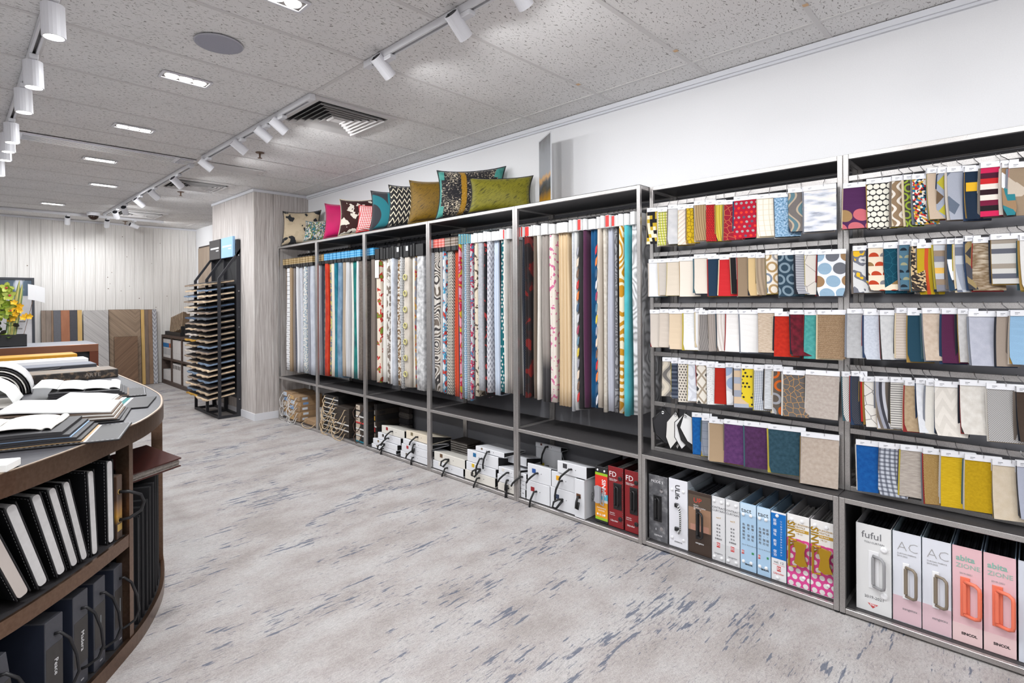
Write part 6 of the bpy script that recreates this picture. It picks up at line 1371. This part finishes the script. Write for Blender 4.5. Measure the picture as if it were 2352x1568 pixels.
open_book('open black sample book with white stitched cover, frontmost on the counter', 0.405, 2.252, aF, 0.294,
    [(0.10, 0.004, 0.004, plain((190, 160, 120), 0.7), 0.003, 0.004), (0.105, 0.002, 0.002, PD, 0.006, 0.006), (0.118, 0.004, 0.004, PD, 0.007, 0.006), (0.132, 0.003, 0.002, plain((150, 176, 206), 0.7), 0.003, 0.008), (0.136, 0.0, 0.003, PD, 0.008, 0.008), (0.155, 0.0, 0.0, PD, 0.010, 0.010)], cover_l=0.6)
t = thing('folded_cloth_sample', 'creased off-white cloth sample lying on the frontmost open book', 'fabric sample', (0.405, 2.252, ZT + 0.050), aF)
for k, (xa, xb) in enumerate(((-0.215, -0.19), (-0.355, -0.217), (-0.56, -0.357))):
    b = MB(); sheet(b, xa, xb, 0.036 if k < 2 else 0.028, 0.284, lambda u, v, k=k: 0.002 + (0.007, 0.010, 0.012)[k] * math.sin(math.pi * u) ** 0.6 + 0.002 * math.sin(v * 7 + k), 0.003, 10, 5); b.build('fold', PC, t, True)
aP = math.atan2(-0.28, 0.96)
open_book('open sample book with plain white pages, second from the front on the counter', 0.480, 2.60, aP, 0.30,
    [(0.014, 0.006, 0.004, PD, 0.003, 0.004), (0.022, 0.004, 0.004, PBR, 0.004, 0.010), (0.027, 0.0, 0.0, PC, 0.005, 0.014), (0.03, 0.002, 0.003, PBR, 0.005, 0.02), (0.033, 0.0, 0.0, PC, 0.005, 0.026), (0.036, 0.002, 0.0, PBR, 0.006, 0.032), (0.04, 0.0, -0.002, PW, 0.005, 0.045)], cover_l=0.40, stitch=False)
aP2 = math.atan2(-0.33, 0.944)
open_book('open sample book with teal and white tabs, third from the front', 0.618, 2.86, aP2, 0.30,
    [(0.105, 0.006, 0.004, PTEAL, 0.0025, 0.004), (0.122, 0.004, 0.004, PW, 0.003, 0.008), (0.14, 0.004, 0.002, PBR, 0.005, 0.014), (0.15, 0.0, 0.0, PC, 0.005, 0.02), (0.155, 0.0, 0.0, PT2, 0.005, 0.034)], cover_l=0.36, stitch=False)
aQ = math.atan2(-0.19, 0.98)
open_book('open sample book with stepped dark pages, fourth from the front', 0.695, 3.24, aQ, 0.30,
    [(0.072, 0.0, 0.004, PBR, 0.005, 0.004), (0.08, 0.0, 0.003, PD, 0.006, 0.006), (0.09, 0.0, 0.002, PD, 0.006, 0.008), (0.10, 0.0, 0.002, PD, 0.006, 0.010), (0.11, 0.0, 0.0, PD, 0.006, 0.012)], cover_l=0.40, stitch=True)
t = thing('fold_out_sample', 'white folded fabric sample lying across the fourth open book', 'fabric sample', (0.595, 3.30, ZT + 0.040), aQ)
for k, (xa, xb, zz) in enumerate(((-0.04, -0.0, 0.0), (-0.14, -0.042, 0.003), (-0.24, -0.142, 0.010), (-0.33, -0.242, 0.022))):
    b = MB(); sheet(b, xa, xb, 0.0, 0.33, lambda u, v, zz=zz: zz + 0.005 * math.sin(math.pi * u) + 0.010 * (1 - u), 0.003, 8, 3); b.build('fold', PW, t, False)
# thick book bent open at the left edge
t = thing('curled_sample_book', 'thick sample book with pages curled over in an arch', 'book', (0.03, 3.78, ZT + 0.0016), R(-6))
for k in range(7):
    r0 = 0.15 - k * 0.013
    b = MB(); n = 16; th = 0.005
    pts_o = [(0.14 + r0 * 0.9 * math.cos(R(a)), 0.004 + r0 * 1.0 * math.sin(R(a))) for a in [i * 172 / n for i in range(n + 1)]]
    pts_i = [(0.14 + (r0 - th) * 0.9 * math.cos(R(a)), 0.004 + (r0 - th) * 1.0 * math.sin(R(a))) for a in [i * 172 / n for i in range(n + 1)]]
    base = len(b.v)
    for (xo, zo), (xi, zi) in zip(pts_o, pts_i): b.v += [(xo, 0.0, zo), (xi, 0.0, zi), (xi, 0.30, zi), (xo, 0.30, zo)]
    for i in range(n):
        for q in range(4): b.f.append((base + 4 * i + q, base + 4 * i + (q + 1) % 4, base + 4 * i + 4 + (q + 1) % 4, base + 4 * i + 4 + q))
    b.f += [(base + 3, base + 2, base + 1, base), tuple(base + 4 * n + q for q in range(4))]
    b.fix = True; b.build('page', PT2 if k == 0 else (PD if k % 2 else PC), t, True)
t = thing('curved_white_sheet', 'plain white sheet bulging up at the left edge of the counter', 'sheet', (0.0, 3.36, ZT + 0.0016), R(-10))
b = MB(); sheet(b, -0.3, 0.21, 0.0, 0.30, lambda u, v: 0.008 + 0.14 * max(0.0, 1 - ((u - 0.5) / 0.5) ** 2) ** 0.6, 0.003, 18, 4); b.build('sheet', PW, t, True)
MB().box(-0.3, 0.205, 0.0, 0.3, 0.0, 0.007).build('backing_board', PC, t)
# boxes at the back of the counter
def flat_box(label, x, y, z, ang, L, D, h, mat, name='sample_case', top=None, cat_='sample box'):
    t = thing(name, label, cat_, (x, y, z), ang)
    MB().bbox(-L, 0, 0, D, 0, h, 0.003).build('case', mat, t)
    if top: MB().box(-L + 0.004, -0.004, 0.004, D - 0.004, h, h + 0.0008).build('lid', top, t)
    return t
MAR = pat('blob', (52, 48, 46), (70, 62, 56), (110, 92, 76), s=30, rough=0.45)
t = flat_box('dark marbled sample box with pale lettering behind the open books', 0.750, 4.20, ZT + 0.0016, R(1), 0.44, 0.24, 0.050, MAR, top=pat('soft', (84, 76, 70), (104, 90, 76), (130, 98, 66), s=14, rough=0.5))
text(t, 'ARTE', 0.034, -0.17, -0.0008, 0.025, plain((140, 130, 122), 0.5))
t = flat_box('long slate-grey sample box with black strap', 0.735, 4.82, ZT + 0.0016, R(1), 0.58, 0.22, 0.038, plain((58, 59, 66), 0.6), top=plain((104, 107, 118), 0.6))
b = MB(); b.tube([(-0.2, -0.001, 0.03), (-0.21, -0.012, 0.027), (-0.32, -0.02, 0.018), (-0.40, -0.012, 0.016), (-0.41, -0.001, 0.016)], 0.006, 6, False, 0.6); b.build('strap', BLK, t)
t = flat_box('flat white sample binder behind the slate-grey box', 0.745, 5.22, ZT + 0.0016, R(1), 0.6, 0.2, 0.048, plain((232, 233, 236), 0.5), cat_='binder')
MB().box(-0.596, -0.004, -0.0006, 0.0, 0.014, 0.024).build('spine_line', plain((190, 190, 194), 0.5), t)
t = flat_box('mustard-yellow sample box at the far end of the counter', 0.725, 5.58, ZT + 0.0016, R(1), 0.7, 0.24, 0.060, plain((190, 134, 18), 0.5))
b = MB(); b.tube([(-0.22, -0.001, 0.036), (-0.23, -0.016, 0.034), (-0.36, -0.022, 0.026), (-0.48, -0.016, 0.024), (-0.49, -0.001, 0.024)], 0.006, 6, False, 0.6); b.build('strap', BLK, t)
t = thing('white_slab', 'white slab lying on the near corner of the counter', 'sample board', (0.146, 2.125, ZT + 0.0016), R(-27))
MB().bbox(-0.32, 0.0, -0.075, 0.0, 0, 0.022, 0.002).build('slab', PW, t)
MB().box(-0.315, -0.005, -0.07, -0.005, 0.022, 0.0225).build('face', WHITE, t)
# ---------------------------------------------------------------- second counter with the flower box
c2 = thing('copper_counter', 'copper-framed counter with grey top before the plank wall', 'counter', (0, 0, 0))
COP = plain((150, 104, 82), 0.3, 0.85); Z2 = 0.90
cx0, cx1, cy0, cy1 = -2.2, 1.10, 7.13, 7.85
MB().box(cx0, cx1, cy0 + 0.002, cy1, Z2 - 0.012, Z2).build('counter_top', plain((150, 152, 160), 0.5, grain=0.05), c2)
MB().bbox(cx0, cx1, cy0 - 0.012, cy0, Z2 - 0.075, Z2, 0.001).build('front_band', COP, c2)
MB().box(cx1 - 0.075, cx1, cy0 - 0.0119, cy0, 0, Z2 - 0.0755).build('front_stile', plain((120, 72, 56), 0.35, 0.8), c2)
MB().box(cx1 - 0.03, cx1, cy0 + 0.0005, cy1, 0, Z2 - 0.0125).build('end_panel', COP, c2)
MB().box(cx0, cx1 - 0.031, cy0 + 0.04, cy1, 0.0, Z2 - 0.0125).build('carcass', plain((40, 40, 46), 0.6), c2)
# flower arrangement in a black trough
fb = thing('flower_box', 'black trough of green orchids, yellow blooms and striped leaves', 'plant', (0.25, 7.36, Z2 + 0.0005))
xr = 0.30
b = MB()
for q in ((-0.5, xr, -0.07, -0.06), (-0.5, xr, 0.06, 0.07), (-0.5, -0.49, -0.06, 0.06), (xr - 0.01, xr, -0.06, 0.06)): b.box(q[0], q[1], q[2], q[3], 0, 0.12)
b.box(-0.5, xr, -0.07, 0.07, 0, 0.006); b.build('trough', plain((26, 26, 28), 0.5), fb)
MB().box(-0.489, xr - 0.011, -0.059, 0.059, 0.0065, 0.10).build('soil', plain((48, 38, 30), 0.9, grain=0.3), fb)
rnd = random.Random(5)
GRN = [plain((134, 158, 44), 0.5), plain((92, 122, 34), 0.5), plain((64, 86, 30), 0.55), plain((170, 182, 74), 0.5)]; YEL = plain((232, 180, 24), 0.6); DKL = plain((70, 66, 62), 0.6)
def petal(b, o, d, up_, L, W):
    d = Vector(d).normalized(); up_ = Vector(up_); s_ = d.cross(up_).normalized(); o = Vector(o)
    P = [o, o + d * L * 0.35 + s_ * W, o + d * L * 0.75 + s_ * W * 0.8 + up_ * L * 0.08, o + d * L, o + d * L * 0.75 - s_ * W * 0.8 + up_ * L * 0.08, o + d * L * 0.35 - s_ * W]
    k = len(b.v); b.v += [tuple(p) for p in P] + [tuple(p + up_ * 0.0025) for p in P]
    b.f.append((k, k + 5, k + 4, k + 3, k + 2, k + 1)); b.f.append((k + 6, k + 7, k + 8, k + 9, k + 10, k + 11))
    for i in range(6): b.f.append((k + i, k + (i + 1) % 6, k + 6 + (i + 1) % 6, k + 6 + i))
def bloom(c, face, r, mat, n=5, name='bloom', heart=None):
    f = Vector(face).normalized(); a = f.orthogonal().normalized(); c2_ = f.cross(a); b = MB()
    for k in range(n):
        th = 2 * math.pi * k / n + rnd.uniform(-0.2, 0.2); d = a * math.cos(th) + c2_ * math.sin(th) + f * 0.35
        petal(b, c, d, f, r, r * 0.36)
    b.fix = True; o = b.build(name, mat, fb)
    if heart:
        q = MB(); q.tube([Vector(c), Vector(c) + f * r * 0.35], [r * 0.22, r * 0.1], 7); q.build('flower_heart', heart, o)
PINK = plain((206, 80, 90), 0.6)
for st in ((0.14, 0.60, 13), (0.05, 0.46, 10), (-0.1, 0.5, 9)):   # orchid spikes
    x0, hh, n = st
    pts = [(x0 + 0.02 * math.sin(k * 0.7), -0.02, 0.1 + (hh - 0.1) * k / 6) for k in range(7)]
    b = MB(); b.tube(pts, 0.005, 6); b.build('stem', GRN[2], fb)
    for k in range(n):
        z = hh - 0.02 - (hh - 0.28) * k / n; bloom((x0 + rnd.uniform(-0.06, 0.05), -0.05 + rnd.uniform(-0.02, 0.02), z), (rnd.uniform(-0.6, 0.6), -1, rnd.uniform(-0.1, 0.4)), 0.065, GRN[0 if k % 3 else 3], 5, 'orchid_bloom', PINK if k % 3 == 0 else None)
for k in range(26):   # yellow clusters
    g = k % 2; cx_, cz_ = ((0.0, 0.24), (0.26, 0.36))[g]
    bloom((cx_ + rnd.uniform(-0.09, 0.08), -0.05 + rnd.uniform(-0.03, 0.03), cz_ + rnd.uniform(-0.13, 0.1)), (rnd.uniform(-0.5, 0.5), -1, rnd.uniform(0, 0.6)), 0.034, YEL, 5, 'yellow_bloom')
for x0, x1, hh, w_ in ((0.17, 0.19, 0.50, 0.022), (0.19, 0.25, 0.66, 0.019), (0.21, 0.27, 0.62, 0.017), (0.18, 0.23, 0.56, 0.018)):   # striped blades
    for m_, ww, dy in ((plain((128, 150, 96), 0.5), w_, 0.0), (plain((206, 196, 120), 0.5), w_ * 0.25, -0.003)):
        b = MB(); n = 8
        for k in range(n + 1):
            t_ = k / n; wd = ww * (0.5 + 1.1 * t_) * (1 - t_ ** 4) + 0.002; x = x0 + (x1 - x0) * t_; z = 0.09 + (hh - 0.09) * t_
            b.v += [(x - wd, -0.03 + dy, z), (x + wd, -0.025 + dy, z), (x + wd, -0.022 + dy, z), (x - wd, -0.027 + dy, z)]
        for k in range(n):
            for q in range(4): b.f.append((4 * k + q, 4 * k + (q + 1) % 4, 4 * k + 4 + (q + 1) % 4, 4 * k + 4 + q))
        b.f += [(3, 2, 1, 0), tuple(4 * n + q for q in range(4))]; b.fix = True; b.build('striped_leaf' if ww > 0.01 else 'leaf_stripe', m_, fb)
for k in range(60):   # low foliage
    b = MB(); x = rnd.uniform(-0.45, 0.29); o = (x, rnd.uniform(-0.05, 0.02), rnd.uniform(0.10, 0.36 if x < 0.2 else 0.3)); petal(b, o, (rnd.uniform(-1, 1), -0.8, rnd.uniform(-0.5, 0.7)), (0, -0.4, 0.9), rnd.uniform(0.06, 0.11), 0.024); b.fix = True
    b.build('leaf', DKL if (x > 0.1 and k % 2) else GRN[k % 3], fb)
t = thing('card_on_stick', 'white folded card on a thin stick in the flower box', 'card', (0.52, 7.36, Z2 + 0.115))
A = on_y(64, 652, 7.30); B = on_y(82, 655, 7.34); C_ = on_y(103, 661, 7.40)
t.location = (0.50, 7.36, Z2 + 0.107)
lx = lambda v: (v.x - 0.50, v.y - 7.36, v.z - Z2 - 0.107)
for P, Q in ((A, B), (B, C_)):
    b = MB(); a0 = Vector(lx(P)); a1 = Vector(lx(Q)); hh = Vector((0, 0, -0.155)); th = Vector((0, 0.002, 0))
    b.quad(a0, a1, a1 + hh, a0 + hh); b.quad(a0 + th, a0 + hh + th, a1 + hh + th, a1 + th); b.quad(a0, a0 + th, a1 + th, a1); b.quad(a0 + hh, a1 + hh, a1 + hh + th, a0 + hh + th); b.quad(a0, a0 + hh, a0 + hh + th, a0 + th); b.quad(a1, a1 + th, a1 + hh + th, a1 + hh)
    b.build('card_leaf', plain((232, 232, 234), 0.6), t)
b = MB(); b.tube([(0.03, 0.01, 0.0), tuple(Vector(lx(B)) + Vector((0, 0.005, -0.05)))], 0.002, 5); b.build('stick', plain((120, 90, 60), 0.7), t)
# framed poster behind the flowers
t = thing('framed_poster', 'dark-framed poster standing behind the flower box', 'poster', (0.10, 10.28, 0.0), 0, rot=(R(-4), 0, 0))
b = MB(); W2, Hh = 0.765, 1.70
for q in ((-W2, W2, 0.0, 0.03), (-W2, W2, Hh - 0.03, Hh), (-W2, -W2 + 0.03, 0.03, Hh - 0.03), (W2 - 0.03, W2, 0.03, Hh - 0.03)): b.box(q[0], q[1], -0.02, 0.02, q[2], q[3])
b.build('frame', plain((40, 44, 52), 0.5), t)
def poster():
    g = G('poster_print', 0.35); o, x, y, z = g.obj(); nz = g.noise(g.vec(g.math('MULTIPLY', x, 3.0), z), 2.0, 3)
    a = g.ramp(nz, [(0.35, srgb((40, 56, 76))), (0.55, srgb((60, 84, 104))), (0.62, srgb((190, 194, 204)))])
    lo = g.ramp(g.noise(o, 3.0, 4), [(0.3, srgb((150, 148, 150))), (0.7, srgb((196, 194, 196)))])
    g.base(g.mix(g.math('LESS_THAN', z, 1.44), a, lo)); return g.m
MB().box(-W2 + 0.03, W2 - 0.03, -0.006, 0.006, 0.03, Hh - 0.03).build('print', poster(), t)
# flooring display boards leaning on the plank wall
def lean_board(label, x0, x1, h, yfoot, mats, th=0.02, lean=4, cat_='display board'):
    t = thing('flooring_board', label, cat_, ((x0 + x1) / 2, yfoot, 0.002), 0, rot=(R(-lean), 0, 0))
    w = (x1 - x0) / 2
    MB().bbox(-w, w, -th, 0, 0, h, 0.002).build('panel', plain((70, 58, 50), 0.7), t)
    x = -w
    for frac, m_ in mats:
        xe = x + 2 * w * frac
        MB().box(x + 0.0015, xe - 0.0015, -th - 0.005, -th - 0.0003, 0.003, h - 0.003).build('plank', m_, t); x = xe
    return t
wd = lambda a, b_: wood(a, b_, 6, 6, 1.2, 0.55)
OAK = wd((120, 96, 76), (140, 114, 92)); GRY = plain((92, 92, 98), 0.6, grain=0.06); TER = wd((146, 92, 62), (160, 104, 74)); CHA = plain((64, 64, 70), 0.6, grain=0.08); GLD = wd((196, 158, 92), (208, 172, 108)); TAU = wd((128, 112, 100), (146, 130, 116)); PLM = wd((106, 90, 80), (124, 106, 94))
lean_board('flooring sample board of brown, grey, terracotta and gold strips', 0.945, 1.42, 1.225, 10.42, [(0.11, TAU), (0.13, wd((118, 104, 94), (138, 124, 112))), (0.05, OAK), (0.18, GRY), (0.22, TER), (0.19, CHA), (0.12, GLD)])
def herring(c1, c2, sx):
    g = G('plank_print', 0.5); o, x, y, z = g.obj()
    tri = g.math('ABSOLUTE', g.math('SUBTRACT', x, sx)); v = g.math('ADD', z, g.math('MULTIPLY', tri, -1.0 if True else 1))
    st = g.noise(g.vec(g.math('MULTIPLY', v, 9.0), g.math('MULTIPLY', x, 0.8)), 2.5, 3)
    ln = g.math('GREATER_THAN', g.math('FRACT', g.math('MULTIPLY', g.math('ADD', v, 20.0), 7.0)), 0.03)
    c = g.ramp(st, [(0.3, srgb(c1)), (0.7, srgb(c2))]); g.base(g.mix(ln, srgb(tuple(int(q * 0.7) for q in c1)), c)); return g.m
lean_board('pale grey diagonal-plank flooring board beside the strip board', 1.425, 1.735, 1.215, 10.36, [(1.0, herring((160, 156, 154), (184, 180, 178), 3.0))])
lean_board('large brown herringbone flooring board', 1.75, 2.17, 1.225, 10.42, [(1.0, herring((124, 104, 86), (156, 134, 112), 0.14))])
lean_board('shorter dark brown flooring board in front of the herringbone one', 1.79, 2.10, 0.80, 10.30, [(1.0, herring((96, 72, 54), (124, 96, 74), -3.0))], lean=3)
lean_board('flooring board of narrow honey, brown and grey strips', 2.175, 2.395, 1.22, 10.42, [(0.22, GLD), (0.24, PLM), (0.26, OAK), (0.28, pat('zig', (196, 196, 200), (150, 150, 156), s=18))])
# low cabinet with box files against the right wall
cb = thing('box_file_cabinet', 'low dark wood cabinet of white box files by the right wall', 'cabinet', (0, 0, 0))
CW = wood((62, 48, 42), (84, 68, 60), 3, 3, 12, 0.5); fx, y0c, y1c, hC = 2.47, 8.3, 10.50, 0.80
b = MB(); b.box(fx, XW - 0.002, y0c, y1c, hC - 0.04, hC); b.build('cabinet_top', CW, cb)
b = MB(); b.box(fx, XW - 0.002, y0c, y1c, 0.0, 0.06); b.build('plinth', CW, cb)
ys = [y0c + (y1c - y0c) * k / 4 for k in range(5)]
for y in ys: MB().box(fx, XW - 0.002, y - 0.015 if y > y0c else y, y + 0.015 if y < y1c else y, 0.0605, hC - 0.0405).build('upright', CW, cb)
for k in range(4): MB().box(fx, XW - 0.002, ys[k] + 0.0155, ys[k + 1] - 0.0155, 0.40, 0.43).build('shelf', CW, cb)
MB().box(XW - 0.008, XW - 0.0025, y0c, y1c, 0.06, hC - 0.04).build('back_panel', plain((50, 40, 36), 0.7), cb)
FILE = plain((206, 202, 200), 0.6, grain=0.03)
for k in range(4):
    a, e = ys[k] + 0.02, ys[k + 1] - 0.02
    for lv, (za, zb) in enumerate(((0.0615, 0.36), (0.431, 0.735))):
        n = 6; st = (e - a) / n
        for q in range(n):
            hh = (zb - za) * (1.0 if not (lv == 0 and k == 3) else 0.55)
            t = thing('box_file', 'white box file, %s from near side, %s shelf, %s cabinet compartment' % (ORD[q], ('lower', 'upper')[lv], ORD[k]), 'box file', (fx + 0.02, a + st * q, za), 0, 'white box files in the low cabinet')
            MB().bbox(0, 0.3, 0.001, st - 0.001, 0, hh, 0.002).build('case', FILE, t)
            if lv == 1 and k == 3:
                MB().box(-0.0008, 0, 0.002, st - 0.002, hh * 0.55, hh * 0.78).build('label_panel', plain((30, 110, 170) if q > 1 else ((190, 90, 40) if q == 1 else (130, 130, 132)), 0.5), t)
                MB().box(-0.0008, 0, st * 0.3, st * 0.7, hh * 0.15, hh * 0.5).build('label_print', plain((130, 130, 134), 0.6), t)
            elif lv == 0 and k == 2: MB().box(-0.0008, 0, st * 0.25, st * 0.75, hh * 0.72, hh * 0.92).build('label_print', plain((60, 56, 54), 0.6), t)
            else: MB().box(-0.0008, 0, st * 0.4, st * 0.6, hh * 0.3, hh * 0.34).build('label_print', plain((170, 168, 168), 0.6), t)
tr = thing('sample_tray', 'black tray of slanted wood samples on the low cabinet', 'tray', (2.50, 9.55, hC + 0.0005))
b = MB(); b.box(0, 0.34, 0, 0.86, 0, 0.02); b.box(0, 0.012, 0, 0.86, 0.02, 0.06); b.box(0.328, 0.34, 0, 0.86, 0.02, 0.1); b.box(0.012, 0.328, 0, 0.012, 0.02, 0.16); b.box(0.012, 0.328, 0.848, 0.86, 0.02, 0.06); b.build('tray_body', plain((28, 28, 30), 0.5), tr)
for k in range(9):
    t = thing('wood_sample', 'wood flooring sample slanting in the black tray, %s from the back wall' % ORD[k], 'wood sample', (2.53, 10.28 - k * 0.08, hC + 0.022 + 0.012 * k), 0, 'wood samples in the black tray', rot=(0, R(8), R(38)))
    MB().bbox(0, 0.16, -0.012, 0, 0, 0.27, 0.002).build('board', wd((150, 128, 106), (176, 154, 130)), t)
    MB().box(0.0, 0.16, -0.0125, -0.012, 0.0, 0.27).build('face', wd((136, 116, 98), (160, 138, 116)), t)
t = thing('black_holder', 'black brochure holder at the near end of the low cabinet', 'holder', (2.52, 9.0, hC + 0.0005))
b = MB(); b.box(0, 0.3, 0, 0.4, 0, 0.03); b.box(0, 0.3, 0, 0.02, 0.03, 0.2); b.box(0, 0.3, 0.38, 0.4, 0.03, 0.2); b.box(0.28, 0.3, 0.02, 0.38, 0.03, 0.2); b.build('holder_body', plain((30, 30, 33), 0.5), t)
MB().box(-0.001, 0.0, 0.1, 0.18, 0.005, 0.025).build('label_tab', plain((190, 200, 214), 0.5), t)
# ---------------------------------------------------------------- dark metal rack of sample boards by the pillar
RK = plain((48, 48, 53), 0.5, 0.2)
rk = thing('sample_board_rack', 'dark metal rack of tilted sample boards against the pillar', 'rack', (0, 0, 0))
ry0, ry1, rxf, rxb = 6.69, 7.56, 2.13, 2.375
ymid = (ry0 + ry1) / 2
for y in (ry0, ymid - 0.011, ry1 - 0.022):
    b = MB(); b.box(rxf, rxf + 0.03, y, y + 0.022, 0.03, 1.60)
    k = len(b.v); P = [(rxf, 1.6005), (rxf + 0.03, 1.6005), (rxb - 0.0005, 1.92), (rxb - 0.0005, 1.96)]
    b.v += [(p[0], y, p[1]) for p in P] + [(p[0], y + 0.022, p[1]) for p in P]; b.f += [(k, k + 1, k + 2, k + 3), (k + 7, k + 6, k + 5, k + 4)] + [(k + i, k + (i + 1) % 4, k + 4 + (i + 1) % 4, k + 4 + i) for i in range(4)]
    b.fix = True; b.build('front_upright', RK, rk)
    MB().box(rxb - 0.045, rxb, y, y + 0.022, 0.03, 2.06).build('rear_upright', RK, rk)
    MB().box(rxf, rxb, y, y + 0.022, 0.0, 0.0295).build('foot_rail', RK, rk)
MB().box(rxb - 0.012, rxb, ry0 + 0.0225, ry1 - 0.0225, 0.2, 1.9).build('back_panel', plain((30, 30, 33), 0.6), rk)
for x in (rxf, rxb - 0.03): MB().box(x, x + 0.03, ry0 + 0.0225, ry1 - 0.0225, 0.002, 0.028).build('cross_rail', RK, rk)
for k in range(5): 
    b = MB(); b.cyl((rxb - 0.02, ry0 - 0.001, 0.2 + k * 0.42), (rxb - 0.02, ry0 + 0.001, 0.2 + k * 0.42), 0.007, n=10); b.build('bolt', CHROME, rk)
for lb, ya, yb, c in (('dark', ymid + 0.02, ry1 - 0.03, (56, 54, 55)), ('blue', ry0 + 0.03, ymid - 0.02, (150, 190, 226))):
    MB().bbox(rxb - 0.075, rxb - 0.047, ya, yb, 1.86, 2.10, 0.002).build('header_sign', plain(c, 0.4), rk)
    MB().box(rxb - 0.0758, rxb - 0.0751, ya + 0.04, yb - 0.05, 1.985, 2.005).box(rxb - 0.0758, rxb - 0.0751, ya + 0.05, ya + 0.14, 1.955, 1.968).build('sign_print', plain((230, 232, 236), 0.5), rk)
EC = [(214, 190, 160), (176, 156, 132), (206, 196, 186), (120, 140, 164), (70, 90, 116), (196, 150, 60), (150, 132, 116), (222, 200, 170), (90, 96, 104), (186, 166, 140)]
rnd = random.Random(11)
lev = 21
for k in range(lev):
    z = 1.56 - k * 0.0655
    for cix, (ya, yb) in enumerate(((ry0 + 0.026, ymid - 0.015), (ymid + 0.015, ry1 - 0.026))):
        b = MB().box(0, rxb - 0.055 - rxf - 0.032, ya - 0.003, yb + 0.003, -0.003, 0).xf(Matrix.Translation((rxf + 0.032, 0, z - 0.0215)) @ Matrix.Rotation(R(-10), 4, 'Y')); b.build('tray_plate', RK, rk)
        c = EC[(k * 3 + cix * 5 + rnd.randint(0, 2)) % 10]
        over = rnd.uniform(0.085, 0.125)
        t = thing('sample_board', 'thin sample board with wavy edge, %s from top in the %s column of the rack' % (ORD[k], ('near', 'far')[cix]), 'sample board', (rxf - over, ya, z - 0.042), 0, 'sample boards on the dark metal rack', rot=(0, R(-10), 0))
        b = MB(); n = 10; W = yb - ya; L = rxb - 0.055 - (rxf - over)
        nx = 4; th = 0.016; ph = rnd.uniform(0, 6)
        base = 0
        for s in (0, 1):
            for i in range(nx + 1):
                for j in range(n + 1):
                    x = L * i / nx; y = W * j / n; b.v.append((x + (0.006 * math.sin(j * 1.3 + ph) if i == 0 else 0), y, 0.001 + (0.003 * (1 + math.sin(j * 1.1 + ph)) * (1 - i / nx)) + s * th))
        N = (nx + 1) * (n + 1); I = lambda s, i, j: s * N + i * (n + 1) + j
        for i in range(nx):
            for j in range(n): b.f.append((I(0, i, j), I(0, i, j + 1), I(0, i + 1, j + 1), I(0, i + 1, j))); b.f.append((I(1, i, j), I(1, i + 1, j), I(1, i + 1, j + 1), I(1, i, j + 1)))
        for j in range(n):
            for i in (0, nx): b.f.append((I(0, i, j), I(1, i, j), I(1, i, j + 1), I(0, i, j + 1)))
        for i in range(nx):
            for j in (0, n): b.f.append((I(0, i, j), I(0, i + 1, j), I(1, i + 1, j), I(1, i, j)))
        b.fix = True; b.build('board', plain(c, 0.7, grain=0.2, gscale=40), t)
        MB().box(0.02, L - 0.01, 0.006, W - 0.006, 0.0225, 0.0245).build('top_face', plain((66, 64, 66), 0.7), t)
